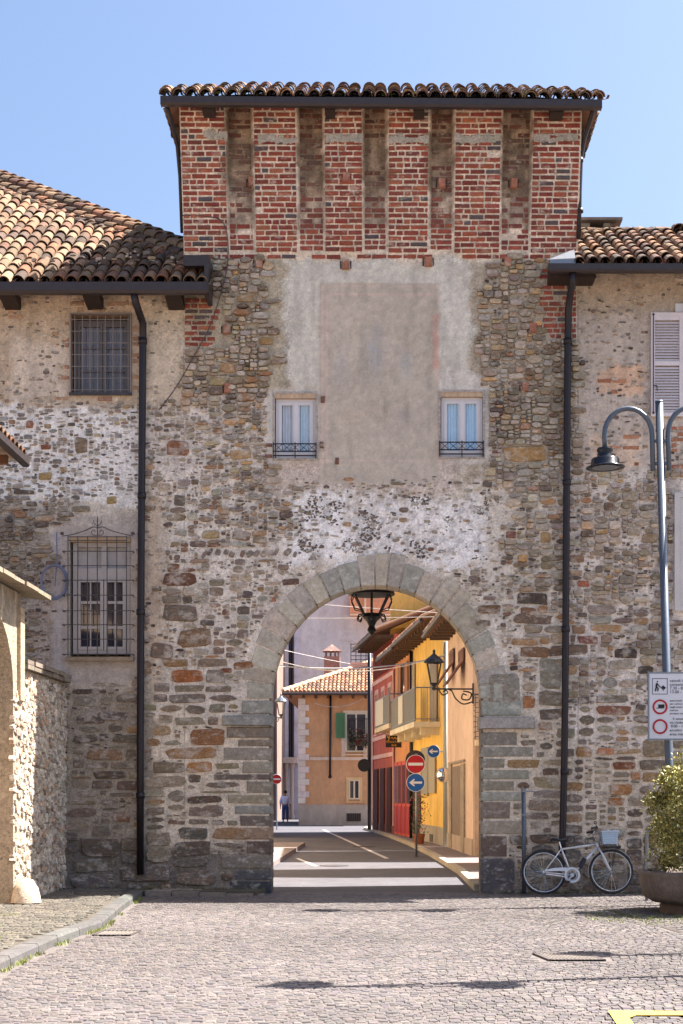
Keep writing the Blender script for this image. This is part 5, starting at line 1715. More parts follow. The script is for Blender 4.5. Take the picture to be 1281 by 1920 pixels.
f_shutter(yh, F, F.u(819), F.u(806), F.z(812, 1487), F.z(812, 1405), (158, 150, 134), .03)
f_shutter(yh, F, F.u(805), F.u(793), F.z(800, 1490), F.z(800, 1402), (150, 144, 130), .03)
mb = MB(s(70, 56, 50)); F.pbox(mb, 790, 1470, 776, 1572, .002, .03); obj('door', mb, M['wood'], yh)
mb = MB(s(84, 78, 74)); F.pbox(mb, 814, 1565, 808, 1578, .031, .045); obj('vent', mb, M['wood'], yh)
mb = MB(s(88, 66, 58)); mb.tube([F.pt(F.L - .08, .07, 0.1), F.pt(F.L - .08, .07, 6.4)], .06, 8); obj('downpipe', mb, M['pipe'], yh, smooth=True)

# orange house with the bar
F = Facade((.97, 50.6), (.42, 55.5))
oh = house('orange_house', 'orange house with red-orange doors and the bar sign', F, 6.5, 6, (208, 146, 102), .62, None)
zb = F.z(745, 1366)
mb = MB(s(200, 188, 168)); F.box(mb, .25, F.L - .1, zb - .16, zb, .002, .78); bal = obj('balcony', mb, M['stucco'], oh)
f_rail(bal, F, .3, F.L - .15, .03, .74, zb, 1.0, True, .17, 'grey_metal')
mb = MB(s(186, 182, 172)); F.box(mb, 2.2, F.L - .2, zb + .08, zb + .98, .755, .765); obj('screen', mb, M['paint'], bal)
f_shutter(oh, F, 1.0, 1.7, zb + .02, zb + 2.2, (170, 120, 84), .03); f_shutter(oh, F, 2.9, 3.6, zb + .02, zb + 2.2, (170, 120, 84), .03)
mb = MB(s(104, 60, 46)); F.box(mb, 1.71, 2.89, zb + .02, zb + 2.2, .002, .012); obj('balcony_door', mb, M['glass'], oh)
for u in (.35, 1.55, 2.75, 3.9):
    mb = MB(s(196, 72, 40)); F.box(mb, u, u + .95, .12, 2.75, .002, .05); d_ = obj('door', mb, M['paint'], oh)
    mb = MB(s(160, 34, 28)); F.box(mb, u + .08, u + .87, .2, 1.15, .051, .065); obj('door_panel', mb, M['paint'], d_)
    mb = MB(); F.box(mb, u + .1, u + .44, 1.25, 2.6, .051, .057); F.box(mb, u + .52, u + .85, 1.25, 2.6, .051, .057); obj('pane', mb, M['glass'], d_)

# red house
F = Facade((.40, 55.7), (-.46, 62.6))
rh = house('red_house', 'dark pink-red house with pale trim and brown garage doors', F, 7.55, 6, (178, 90, 76), .75, (.4, (120, 80, 74)))
tr = MB(s(220, 176, 166))
for u in (.05, F.L - .25): F.box(tr, u, u + .2, .4, 6.2, .031, .05)
for z in (3.0, 3.75): F.box(tr, .26, F.L - .26, z, z + .16, .001, .05)
F.box(tr, .26, F.L - .26, 6.05, 6.2, .001, .05)
obj('trim', tr, M['stucco'], rh)
for u in (.8, 2.9, 5.0):
    f_window(rh, F, u, u + .9, 4.1, 5.7, (196, 160, 150), (214, 168, 158))
    mb = MB(s(84, 46, 40)); F.box(mb, u - .15, u + 1.1, .12, 2.6, .002, .06); d_ = obj('door', mb, M['wood'], rh)
    for k in range(5):
        b_ = MB(s(70, 38, 34)); F.box(b_, u - .12 + k * .25, u + .08 + k * .25, .16, 2.55, .061, .075); obj('plank', b_, M['wood'], d_)
mb = MB(s(150, 60, 52)); F.box(mb, .3, F.L - .3, 6.3, 7.4, .002, .02); obj('frieze', mb, M['stucco'], rh)
for k in range(22):
    b_ = MB(s(120, 52, 44)); F.box(b_, .35 + k * .28, .47 + k * .28, 6.32, 7.38, .021, .06); obj('slat', b_, M['wood'], rh)
mb = MB(s(236, 186, 104)); mb.box(.25, 5.5, 57, 61, 7.9, 10.6); at_ = obj('attic_wall', mb, M['stucco'], rh)
mb = MB(s(98, 100, 118)); mb.add([(-.25, 56.5, 10.0), (5.8, 56.5, 12.6), (5.8, 61.4, 12.6), (-.25, 61.4, 10.0), (-.25, 56.5, 10.15), (5.8, 56.5, 12.75), (5.8, 61.4, 12.75), (-.25, 61.4, 10.15)], [(0, 3, 2, 1), (4, 5, 6, 7), (0, 1, 5, 4), (1, 2, 6, 5), (2, 3, 7, 6), (3, 0, 4, 7)]); obj('attic_roof', mb, M['wood'], at_)
mb = MB(s(92, 66, 60)); mb.tube([P(693, 1556, 63), P(693, 1205, 63)], .085, 10)
obj('downpipe', mb, M['pipe'], rh, smooth=True)

# far tan house facing the viewer
T = Facade((-.35, 75.0), (-4.27, 75.0))
th = thing('tan_house', 'tan house facing the arch with white quoins and a low tiled roof', 'house', (-2.3, 75, 0))
mb = MB(s(198, 150, 110)); mb.box(-4.27, 1.5, 75.0, 86, 0, 6.55); obj('wall', mb, M['stucco'], th)
mb = MB(s(176, 160, 144)); T.box(mb, -1.0, T.L + .0, 0, 1.05, .001, .04); obj('plinth', mb, M['stucco'], th)
z = 1.1
k = 0
while z < 6.3:
    w = .55 if k % 2 else .36
    mb = MB(jit(s(216, 202, 192), .04)); mb.box(-4.29, -4.29 + w, 74.955, 75.3, z, z + .295); obj('quoin', mb, M['stucco'], th); z += .31; k += 1
zc = P(0, 1423, 75).z
mb = MB(s(216, 192, 172)); T.box(mb, -.8, T.L - .56, zc - .07, zc + .09, .002, .05); obj('string_course', mb, M['stucco'], th)
mb = MB(s(214, 190, 170))
for px in (644, 685): a = P(px, 0, 75).x; mb.box(a - .09, a + .09, 74.96, 74.999, zc + .1, 4.6)
obj('trim', mb, M['stucco'], th)
a, b = P(654, 1499, 75), P(675, 1462, 75)
f_window(th, T, -.35 - b.x, -.35 - a.x, a.z, b.z, (214, 190, 160), (222, 182, 130))
a, b = P(650, 1540, 75), P(677, 1525, 75)
mb = MB(s(60, 48, 44)); mb.box(a.x, b.x, 74.94, 74.955, a.z, b.z); vg = obj('vent', mb, M['wood'], th)
for k in range(8):
    x = a.x + (b.x - a.x) * (k + .3) / 8; b_ = MB(s(98, 78, 66)); b_.box(x, x + .035, 74.92, 74.939, a.z, b.z); obj('bar', b_, M['rust_iron'], vg)
a, b = P(648, 1410, 75), P(688, 1337, 75)
f_window(th, T, -.35 - b.x, -.35 - a.x, a.z, b.z, (206, 196, 176), (220, 200, 176))
f_shutter(th, T, -.35 - P(647, 0, 75).x, -.35 - P(630, 0, 75).x, P(0, 1384, 75).z, P(0, 1337, 75).z, (84, 130, 92), .05)
zb = P(0, 1392, 74.6).z
mb = MB(s(122, 108, 98)); T.box(mb, -.35 - P(692, 0, 75).x, -.35 - P(654, 0, 75).x, zb - .12, zb, .005, .8); bal = obj('balcony', mb, M['stucco'], th)
f_rail(bal, T, -.35 - P(692, 0, 75).x, -.35 - P(655, 0, 75).x, .05, .76, zb, 1.15, True, .1, 'black_iron')
pl = MB()
for k in range(420):
    c = Vector((rng.uniform(P(655, 0, 75).x, P(690, 0, 75).x), 74.2 + rng.uniform(-.12, .12), zb + rng.uniform(-.35, .75) * rng.random() ** .5))
    d = Vector((rng.uniform(-1, 1), rng.uniform(-1, 1), rng.uniform(-1, .6))) * .12
    e = d.cross(Vector((rng.uniform(-1, 1), rng.uniform(-1, 1), rng.uniform(-1, 1)))).normalized() * .05
    pl.add([c, c + d * .5 + e, c + d, c + d * .5 - e], [(0, 1, 2, 3)], jit(s(*rng.choice([(62, 66, 44), (74, 74, 52), (58, 52, 44), (90, 84, 60), (150, 40, 44) if c.x > -1.5 else (66, 70, 46)])), .2))
tag(obj('balcony_plants', pl, M['leaf'], kind='stuff'), 'dark trailing plants with red flowers along the far iron balcony', 'plants')
mb = MB(s(84, 62, 52)); a, b = P(619, 1455, 74.9), P(620, 1300, 74.9); mb.tube([a, b], .055, 8); mb.tube([a + Vector((0, 0, -.06)), a + Vector((0, -.05, -.02))], .09, 8)
obj('downpipe', mb, M['pipe'], th, smooth=True)
# roof: hip on the left, tile ridges
mb = MB(s(150, 108, 84))
ze = 6.62
x0, x1, y0, y1 = -5.0, 2.2, 74.2, 86.8
zr = ze + 5.2 * .42
V = [(x0, y0, ze), (x1, y0, ze), (x1, y1, ze), (x0, y1, ze), (x0 + 5.2, y0 + 5.2, zr), (x1, y0 + 5.2, zr), (x1, y1 - 5.2, zr), (x0 + 5.2, y1 - 5.2, zr)]
V2 = [(x, y, z - .1) for x, y, z in V[:4]]
mb.add(V + V2, [(0, 1, 5, 4), (1, 2, 6, 5), (2, 3, 7, 6), (3, 0, 4, 7), (4, 5, 6, 7), (0, 8, 9, 1), (1, 9, 10, 2), (2, 10, 11, 3), (3, 11, 8, 0), (8, 11, 10, 9)])
rf = obj('roof', mb, M['tile'], th)
tl = MB()
a_ = math.atan(.42)
for i in range(34):
    x = x0 + .05 + i * .205
    top = min(5.2, x - x0 + .15)
    k = 0
    while k * .42 < top / math.cos(a_):
        c = jit(s(*rng.choice(PAL_TILE), 1.15), .15)
        v0, v1 = k * .42 - .05, min(k * .42 + .44, top / math.cos(a_))
        p, q = Vector((x, y0 + v0 * math.cos(a_), ze + v0 * math.sin(a_) + .05)), Vector((x, y0 + v1 * math.cos(a_), ze + v1 * math.sin(a_) + .02))
        tl.tube([p, q], [.088, .07], 8, c); k += 1
p, q = Vector(V[0]) + Vector((0, 0, .08)), Vector(V[4]) + Vector((0, 0, .08))
for k in range(18): tl.tube([p.lerp(q, k / 18), p.lerp(q, (k + 1.1) / 18)], [.13, .10], 8, jit(s(222, 176, 142), .1))
obj('roof_tiles', tl, M['tile'], rf, kind='stuff')
for x in np.arange(-4.7, 1, .62):
    b_ = MB(s(92, 66, 52)); b_.box(x, x + .12, 74.35, 74.99, 6.36, 6.5); obj('rafter', b_, M['wood'], rf)
mb = MB(); mb.tube([(-5.05, 74.12, 6.55), (2.2, 74.12, 6.55)], .07, 8); obj('gutter', mb, M['gutter'], th)
c = P(623, 1258, 80)
mb = MB(s(150, 116, 104)); mb.box(c.x - .42, c.x + .42, 79.6, 80.4, 6.9, P(0, 1232, 80).z); chm = obj('chimney', mb, M['brick'], th)
zt = P(0, 1232, 80).z
mb = MB(s(120, 96, 90))
for dx in (-.36, -.12, .12, .30): mb.box(c.x + dx, c.x + dx + .07, 79.7, 80.3, zt, zt + .28)
zt += .28
mb.add([(c.x - .5, 79.5, zt), (c.x + .5, 79.5, zt), (c.x + .5, 80.5, zt), (c.x - .5, 80.5, zt), (c.x, 80, zt + .42)], [(3, 2, 1, 0), (0, 1, 4), (1, 2, 4), (2, 3, 4), (3, 0, 4)])
obj('chimney_cap', mb, M['brick'], chm)
a, b = P(656, 1262, 77.5), P(700, 1242, 77.5)
mb = MB(s(206, 160, 140)); mb.box(a.x, 2.0, 77.5, 82, 6.8, b.z); tt = obj('roof_terrace', mb, M['stucco'], th)
rr = MB()
for k in range(5): rr.tube([(a.x + .05, 77.6, b.z + .15 + k * .2), (2.0, 77.6, b.z + .15 + k * .2)], .02, 5)
for k in range(14): x = a.x + .06 + k * .26; rr.tube([(x, 77.6, b.z), (x, 77.6, b.z + 1.0)], .022, 5)
obj('railing', rr, M['black_iron'], tt)

# large pale building closing the view
pb = thing('pale_building', 'large plain lavender-white building rising behind the tan house', 'building', (-1, 95, 0))
mb = MB(s(196, 192, 194)); mb.box(-6.15, 7, 95, 110, 0, 20); obj('wall', mb, M['stucco'], pb)
for xa, xb, n in ((531, 541, .12), (552, 562, .10)):
    mb = MB(s(196, 192, 204)); mb.box(P(xa, 0, 95).x, P(xb, 0, 95).x, 95 - n, 94.999, 0, 19.5); obj('pilaster', mb, M['stucco'], pb)
mb = MB(s(92, 84, 92)); 
for px in (544.5, 548.5): mb.tube([(P(px, 0, 95).x, 94.9, 3.5), (P(px, 0, 95).x, 94.9, 19)], .07, 8)
obj('downpipe', mb, M['pipe'], pb)
a, b = P(656, 1149, 93), P(730, 1095, 93)
mb = MB(s(222, 152, 116)); mb.box(a.x, b.x + 1, 93.6, 94.99, a.z, b.z); lg = obj('loggia', mb, M['stucco'], pb)
mb = MB(s(238, 206, 176)); mb.box(P(683, 0, 93.5).x, P(687, 0, 93.5).x, 93.5, 93.599, a.z, b.z); mb.box(a.x, b.x + 1, 93.5, 93.599, a.z - .1, a.z); obj('trim', mb, M['stucco'], lg)
zl = P(0, 1424, 94).z
mb = MB(s(176, 166, 160)); mb.box(-7.0, -5.42, 93.2, 94.9, zl - .25, zl + .12); pt_ = obj('porch_lintel', mb, M['concrete'], pb)
for px in (537, 548):
    mb = MB(s(170, 160, 158)); x = P(px, 0, 93.6).x; mb.lathe([(.16, 0), (.16, .2), (.12, .25), (.11, zl - .55), (.17, zl - .45), (.17, zl - .26)], (x, 93.6, 0), 12); obj('column', mb, M['stucco'], pb, smooth=True)
mb = MB(s(72, 62, 60)); mb.box(-6.7, -6.16, 94.93, 94.99, 0, zl - .3); mb.box(-5.3, -4.9, 94.93, 94.99, 0, zl - .5); obj('door', mb, M['wood'], pb)

lf = thing('far_house', 'narrow pinkish house front with dark trim at the far left of the street', 'house', (-7.5, 88, 0))
mb = MB(s(134, 114, 106)); mb.box(-9.5, -6.28, 88, 98, 0, 11); obj('wall', mb, M['stucco'], lf)
mb = MB(s(92, 78, 80)); mb.box(-6.46, -6.34, 87.93, 87.99, 0, 11); mb.box(-9.5, -6.5, 87.94, 87.99, 8.3, 8.36); mb.box(-9.5, -6.5, 87.94, 87.99, 5.8, 5.86); obj('trim', mb, M['wood'], lf)
mb = MB(s(222, 150, 76)); mb.box(-7.0, -6.55, 87.9, 87.985, 2.2, 3.9); mb.box(-7.0, -6.62, 87.9, 87.985, .2, 2.0); obj('panel', mb, M['paint'], lf)

# left side of the street
F = Facade((-4.75, 60.0), (-2.78, 27.2))
F.n = -F.n if F.n.x < 0 else F.n
lh = house('cream_house', 'long cream house lining the left side of the street behind the gate', F, 7.0, 6, (214, 190, 150), .5)
u = 2.0
while u < F.L - 2:
    f_window(lh, F, u, u + .9, 4.2, 5.7, (190, 180, 166), (222, 206, 176)); f_window(lh, F, u, u + .9, 1.3, 2.7, (190, 180, 166), (222, 206, 176)); u += 3.6
# ---------------------------------------------------------------- things in the street and on the square
def disc(mb, c, r, t=.012, n=32):
    mb.lathe([(0, 0), (r, 0), (r, t), (0, t)], (c[0], c[1], c[2]), n, axis='y')
def arrow_left(mb, c, r, y):
    k = r
    x, z = c
    pts = [(-.72, 0), (-.18, .42), (-.08, .30), (-.30, .12), (.70, .12), (.70, -.12), (-.30, -.12), (-.08, -.30), (-.18, -.42)]
    V = [(x + a * k, y, z + b * k) for a, b in pts]
    mb.add(V, [(0, 3, 2, 1), (0, 8, 7, 6), (0, 6, 3), (3, 6, 5, 4)])
def sign_disc(par, kind, x, y, z, r):
    mb = MB()
    if kind == 'stop':
        disc(mb, (x, y, z), r); d = obj('no_entry_disc', mb, M['red_paint'], par)
        w = MB(); w.box(x - r * .78, x + r * .78, y - .004, y - .001, z - r * .15, z + r * .15); obj('white_bar', w, M['sign_white'], d)
        w = MB(); w.torus((x, y - .002, z), r * .985, .008, 40, 6); obj('rim', w, M['sign_white'], d)
    elif kind == 'arrow':
        disc(mb, (x, y, z), r); d = obj('arrow_disc', mb, M['blue_paint'], par)
        w = MB(); arrow_left(w, (x, z), r, y - .003); obj('arrow', w, M['sign_white'], d)
        w = MB(); w.torus((x, y - .002, z), r * .985, .007, 40, 6); obj('rim', w, M['sign_white'], d)
    else:
        disc(mb, (x, y, z), r); d = obj('backing_disc', mb, M['gutter'], par)
Y = 38.0
sx = P(781, 0, Y).x
sp = thing('sign_post', 'street sign post with red no-entry disc above a blue left-arrow disc', 'road sign', (sx, Y, 0))
mb = MB(); mb.tube([(sx, Y, 0), (sx, Y, 2.62)], .03, 10); obj('post', mb, M['grey_metal'], sp, smooth=True)
sign_disc(sp, 'stop', P(779.5, 0, Y).x, Y - .06, P(0, 1433, Y).z, .238)
sign_disc(sp, 'arrow', P(779.5, 0, Y).x, Y - .06, P(0, 1467.5, Y).z, .232)
sign_disc(sp, 'back', P(779, 0, Y).x, Y + .05, P(0, 1425, Y).z, .25)
Y = 42.4
c = P(813, 1409, Y)
sb = thing('arrow_sign', 'small blue left-arrow disc on a wall bracket by the pale downpipe', 'road sign', (c.x, Y, c.z))
sign_disc(sb, 'arrow', c.x, Y, c.z, .18)
mb = MB(); mb.tube([(c.x, Y + .03, c.z), (1.80, Y + .03, c.z)], .018, 6); obj('bracket', mb, M['grey_metal'], sb)
c = P(832, 1453, 42.0)
mr_ = thing('traffic_mirror', 'round convex traffic mirror on the pale downpipe beside the yellow wall', 'mirror', (c.x, 42.0, c.z))
mb = MB(); mb.lathe([(0, -.06), (.08, -.055), (.15, -.03), (.19, 0)], (c.x, 42.0, c.z), 24, axis='y'); obj('mirror_glass', mb, M['mirror'], mr_, smooth=True)
mb = MB(); mb.torus((c.x, 42.01, c.z), .20, .018, 28, 6); mb.tube([(c.x, 42.05, c.z), (1.8, 42.15, c.z + .02)], .02, 6); disc(mb, (c.x, 42.03, c.z), .19); obj('frame', mb, M['concrete'], mr_)
c = P(683, 1435, 62.3)
bk = thing('road_sign', 'dark round sign seen from behind on the brown downpipe', 'road sign', (c.x, 62.3, c.z))
mb = MB(); disc(mb, (c.x, 62.3, c.z), .27, .02); obj('plate', mb, M['plastic_dark'], bk)
mb = MB(); mb.tube([(c.x, 62.34, c.z), (P(693, 0, 63).x, 62.95, c.z)], .025, 6); obj('bracket', mb, M['gutter'], bk)
c = P(519, 1461, 66)
ls = thing('no_entry_sign', 'red no-entry disc on a thin post at the far left of the street', 'road sign', (c.x, 66, 0))
sign_disc(ls, 'stop', c.x, 66, c.z, .215)
mb = MB(); mb.tube([(c.x, 66.06, 0), (c.x, 66.06, c.z + .3)], .028, 8); obj('post', mb, M['grey_metal'], ls)
# bar sign
c = P(738, 1390, 53.6)
bs_ = thing('bar_sign', 'small black hanging bar sign with gold lettering over the orange doors', 'sign', (c.x, 53.6, c.z))
mb = MB(); mb.box(c.x - .28, c.x + .28, 53.57, 53.63, c.z - .22, c.z + .22); obj('board', mb, M['sign_black'], bs_)
text_mb('COCKTAIL', .105, (c.x, 53.565, c.z - .06), bs_, M['gold'], align='CENTER')
text_mb('BAR', .10, (c.x + .02, 53.565, c.z - .18), bs_, M['gold'], align='CENTER')
mb = MB()
def sc(pts, r=.012):
    mb.tube([(c.x + a, 53.56, c.z + b) for a, b in curve_px(pts, 6)], r, 5)
sc([(-.24, .2), (-.18, .12), (-.14, .2), (-.18, .02), (-.25, .0)]); sc([(-.1, .1), (-.04, .14), (0, .08), (.06, .14), (.1, .08), (.16, .13), (.22, .09)]); sc([(-.2, .33), (-.12, .38), (-.14, .26), (-.22, .28)])
obj('script_flourish', mb, M['gold'], bs_)
mb = MB(); mb.tube([(c.x - .3, 53.6, c.z + .25), (1.0, 53.6, c.z + .25)], .014, 6); obj('bracket', mb, M['black_iron'], bs_)

# wall lantern on a scrolled bracket
def street_lantern(name, label, c, sc_, bracket_to, mat_body='black_iron', group=None):
    root = thing(name, label, 'lantern', c)
    x, y, z = c
    k = sc_
    fr = MB()
    top, bot, zt, zb_ = .18 * k, .085 * k, z + .30 * k, z - .20 * k
    for i in range(4):
        q = math.pi / 4 + i * math.pi / 2
        q2 = q + math.pi / 2
        a, b = Vector((x + top * math.cos(q) * 1.3, y + top * math.sin(q) * 1.3, zt)), Vector((x + bot * math.cos(q) * 1.3, y + bot * math.sin(q) * 1.3, zb_))
        a2, b2 = Vector((x + top * math.cos(q2) * 1.3, y + top * math.sin(q2) * 1.3, zt)), Vector((x + bot * math.cos(q2) * 1.3, y + bot * math.sin(q2) * 1.3, zb_))
        fr.tube([a, b], .018 * k, 5); fr.tube([a, a2], .018 * k, 5); fr.tube([b, b2], .016 * k, 5)
    obj('frame', fr, M[mat_body], root)
    for i in range(4):
        q = math.pi / 4 + i * math.pi / 2; q2 = q + math.pi / 2
        g = MB(); t_, b_ = top * 1.28, bot * 1.28
        g.add([(x + t_ * math.cos(q), y + t_ * math.sin(q), zt - .01), (x + t_ * math.cos(q2), y + t_ * math.sin(q2), zt - .01), (x + b_ * math.cos(q2), y + b_ * math.sin(q2), zb_ + .01), (x + b_ * math.cos(q), y + b_ * math.sin(q), zb_ + .01)], [(0, 3, 2, 1)])
        obj('pane', g, M['clear_glass'], root)
    rf_ = MB(); rf_.lathe([(top * 1.4, zt - z), (top * 1.1, zt - z + .08 * k), (top * .45, zt - z + .17 * k), (.03 * k, zt - z + .22 * k), (.035 * k, zt - z + .28 * k), (0, zt - z + .33 * k)], (x, y, z), 12)
    obj('cap', rf_, M[mat_body], root)
    bb = MB(); bb.lathe([(bot * 1.3, zb_ - z), (.04 * k, zb_ - z - .07 * k), (.03 * k, zb_ - z - .16 * k), (0, zb_ - z - .17 * k)], (x, y, z), 10)
    bx_, by_ = bracket_to
    w = Vector((bx_ - x, by_ - y, 0)); L = w.length; w.normalize()
    zz = zb_ - .13 * k
    def pt(a, b): return (x + w.x * a, y + w.y * a, zz + b)
    bb.tube([pt(-.05, 0), pt(L, 0)], .022 * k, 6)
    bb.tube([pt(L, .14 * k), pt(L, -.35 * k)], .022 * k, 6)
    for pts in ([(L, -.3), (L * .75, -.36), (L * .55, -.22), (L * .45, -.04), (L * .3, -.0)], [(L * .75, -.05), (L * .95, -.1), (L * .9, -.25), (L * .72, -.24), (L * .74, -.12), (L * .84, -.15)], [(L * .12, -.02), (L * .22, -.14), (L * .34, -.1), (L * .3, -.02), (L * .24, -.08)]):
        bb.tube([pt(a, b * k) for a, b in curve_px(pts, 6)], .018 * k, 5)
    obj('bracket', bb, M[mat_body], root)
    return root
c = P(814, 1266, 35.9)
street_lantern('wall_lantern', 'black glazed street lantern on a scrolled iron bracket by the pink house', c, 1.0, (2.14, 35.95))
c = P(527, 1330, 58)
street_lantern('wall_lantern', 'white-topped street lantern on the left side of the street', c, 1.0, (c.x - .62, 58.0), 'lamp_steel')

# lantern hanging under the gate
Y = 25.45
def al(px, py): p = P(px, py, Y); return p.x, p.z
cx_, zt = al(697, 1113)
al_ = thing('hanging_lantern', 'big black iron lantern hanging under the crown of the arch', 'lantern', (cx_, Y, 4.2))
mb = MB(); mb.lathe([(.40, zt - .02), (.38, zt + .05), (.27, zt + .12), (.12, zt + .22), (.05, zt + .3), (.05, zt + .36), (0, zt + .38)], (cx_, Y, 0), 20); mb.lathe([(0, zt - .03), (.385, zt - .03), (.40, zt - .02)], (cx_, Y, 0), 20)
obj('cap', mb, M['black_iron'], al_)
z2, z3 = al(0, 1152)[1], al(0, 1192)[1]
fr = MB(); gl = []
for i in range(6):
    q, q2 = math.pi / 6 + i * math.pi / 3, math.pi / 6 + (i + 1) * math.pi / 3
    pt = lambda r, qq, z: (cx_ + r * math.cos(qq), Y + r * math.sin(qq), z)
    fr.tube([pt(.34, q, zt), pt(.15, q, z2)], .020, 6)
    fr.tube([pt(.34, q, zt), pt(.40, q, zt - .12), pt(.33, q, zt - .26), pt(.20, q, z2 + .06), pt(.16, q, z2)], .010, 5)
    fr.tube([pt(.15, q, z2), pt(.15, q2, z2)], .016, 6)
    fr.tube([pt(.16, q, z2), pt(.25, q, z2 - .02), pt(.28, q, z2 - .09), pt(.22, q, z2 - .12), pt(.19, q, z2 - .07)], .012, 5)
    gl.append((pt(.33, q, zt), pt(.33, q2, zt), pt(.145, q2, z2), pt(.145, q, z2)))
obj('frame', fr, M['black_iron'], al_)
for g_ in gl:
    g = MB(); g.add(g_, [(0, 3, 2, 1)]); obj('pane', g, M['clear_glass'], al_)
mb = MB(); mb.lathe([(.15, z2), (.17, z2 - .05), (.09, z2 - .12), (.05, z2 - .2), (.08, z2 - .27), (.04, z2 - .33), (.0, z2 - .36)], (cx_, Y, 0), 12)
obj('finial', mb, M['black_iron'], al_)
mb = MB()
z = zt + .36
while z < 5.74: mb.tube([(cx_, Y, z), (cx_, Y, min(5.745, z + .05))], .018, 6); z += .06
obj('chain', mb, M['black_iron'], al_)

# cables over the street
def span(px0, py0, Y0, px1, py1, Y1, sag, label, r=.010, mat='concrete'):
    a, b = P(px0, py0, Y0), P(px1, py1, Y1)
    pts = [a.lerp(b, t) + Vector((0, 0, -sag * 4 * t * (1 - t))) for t in np.linspace(0, 1, 17)]
    mb = MB(s(188, 184, 184)); mb.tube(pts, r, 5)
    o = obj('street_cable', mb, M[mat]); tag(o, label, 'cable', 'cables strung across the street')
span(470, 1122, 40, 838, 1150, 38.5, .02, 'topmost pale cable crossing the street under the lantern')
span(470, 1158, 44, 836, 1156, 40, .03, 'straight pale cable crossing behind the hanging lantern foot')
span(478, 1206, 47, 700, 1252, 58, .05, 'pale cable slanting down across the lavender wall')
span(476, 1222, 46, 838, 1226, 42, .55, 'sagging pale cable crossing the red and yellow houses', .013)
span(476, 1240, 46, 836, 1230, 42, .30, 'lowest grey cable bundle across the street', .016, 'grey_metal')
span(476, 1246, 45, 700, 1250, 58, .08, 'thin pale cable low across the lavender building')
span(590, 1318, 74.7, 690, 1305, 74.7, .35, 'loose cable drooping across the tan house front', .014)

# street lamps on the square
ml = None
def lamp_post(loc, label, lean=0.0):
    WL_root = thing('street_lamp', label, 'street lamp', loc, 'double-arm street lamps of the square')
    WL[WL_root.name] = Vector((0, 0, 0))
    mb = MB(); mb.tube([(0, 0, 0), (0, 0, 1.1), (0, 0, 1.15), (0, 0, 7.2)], [.066, .066, .060, .056], 16); mb.lathe([(.16, 0), (.16, .03), (.085, .05), (.07, .3)], (0, 0, 0), 16); mb.lathe([(.062, 7.2), (.05, 7.22), (0, 7.225)], (0, 0, 0), 16)
    obj('pole', mb, M['lamp_steel'], WL_root, smooth=True)
    for sg in (-1, 1):
        a = MB()
        pts = [(sg * .115, 0, 6.22), (sg * .115, 0, 6.72)]
        for k in range(13):
            q = math.pi * k / 12
            pts.append((sg * (.455 - .34 * math.cos(q)), 0, 6.74 + .38 * math.sin(q)))
        pts.append((sg * .795, 0, 6.56))
        a.tube(pts, .036, 10)
        for z in (6.3, 6.62): a.box(min(0, sg * .115), max(0, sg * .115), -.02, .02, z, z + .04)
        obj('arm', a, M['lamp_steel'], WL_root, smooth=True)
        h = MB(); h.lathe([(0, 6.58), (.05, 6.575), (.105, 6.56), (.118, 6.535), (.112, 6.51), (.10, 6.495), (.112, 6.475), (.11, 6.43), (.185, 6.415), (.20, 6.40), (.205, 6.325), (.215, 6.315), (.275, 6.29), (.28, 6.28), (.20, 6.285), (0, 6.29)], (sg * .795, 0, 0), 28)
        hd_ = obj('lamp_head', h, M['lamp_black'], WL_root, smooth=True)
        g = MB(); g.lathe([(.19, 6.28), (.12, 6.272), (0, 6.27)], (sg * .795, 0, 0), 20); obj('diffuser', g, M['grey_metal'], hd_, smooth=True)
    WL_root.rotation_euler.y = lean
    return WL_root
l0 = lamp_post((4.13, 21.4, 0), 'double-arm grey street lamp with black heads standing behind the round planter', R(-1.55))
for loc, lab in (((4.12, 13.45, 0), 'double-arm grey street lamp standing nearer on the right of the cobbles'), ((6.85, 15.85, 0), 'double-arm grey street lamp standing outermost on the right of the cobbles')):
    c_ = copy_tree(l0); c_.location = loc; c_.rotation_euler.y = 0; c_['label'] = lab

# notice board on the lamp
Y = 21.27
a, b = P(1218, 1385, Y), P(1341, 1263, Y)
nb = thing('notice_board', 'white traffic notice board with red ring symbols fixed to the street lamp', 'notice board', (4.1, Y, a.z))
mb = MB(); mb.box(a.x, b.x, Y, Y + .025, a.z, b.z); obj('board', mb, M['sign_white'], nb)
mb = MB()
for x0, x1, z0, z1 in ((a.x - .02, a.x - .001, a.z - .02, b.z + .02), (b.x + .001, b.x + .02, a.z - .02, b.z + .02), (a.x - .001, b.x + .001, a.z - .02, a.z - .001), (a.x - .001, b.x + .001, b.z + .001, b.z + .02)): mb.box(x0, x1, Y - .006, Y + .03, z0, z1)
obj('frame', mb, M['grey_metal'], nb)
mb = MB(); mb.tube([(a.x + .1, Y + .04, a.z + .3), (b.x - .1, Y + .04, a.z + .3)], .018, 6); mb.tube([(a.x + .1, Y + .04, b.z - .3), (b.x - .1, Y + .04, b.z - .3)], .018, 6); obj('bracket', mb, M['grey_metal'], nb)
def np_(px, py): p = P(px, py, Y); return p.x, p.z
mb = MB()
for (xa, ya), (xb, yb) in (((1223, 1272), (1252, 1273)), ((1223, 1301), (1252, 1302)), ((1223, 1273), (1224, 1301)), ((1251, 1273), (1252, 1301))):
    p, q = np_(xa, yb), np_(xb, ya); mb.box(p[0], q[0], Y - .003, Y - .001, p[1], q[1])
def pxt(pts, r):                                            # little pictogram strokes
    mb.tube([(np_(*p)[0], Y - .004, np_(*p)[1]) for p in pts], r, 6)
x, z = np_(1233, 1278); disc(mb, (x, Y - .005, z), .010, .004, 12)
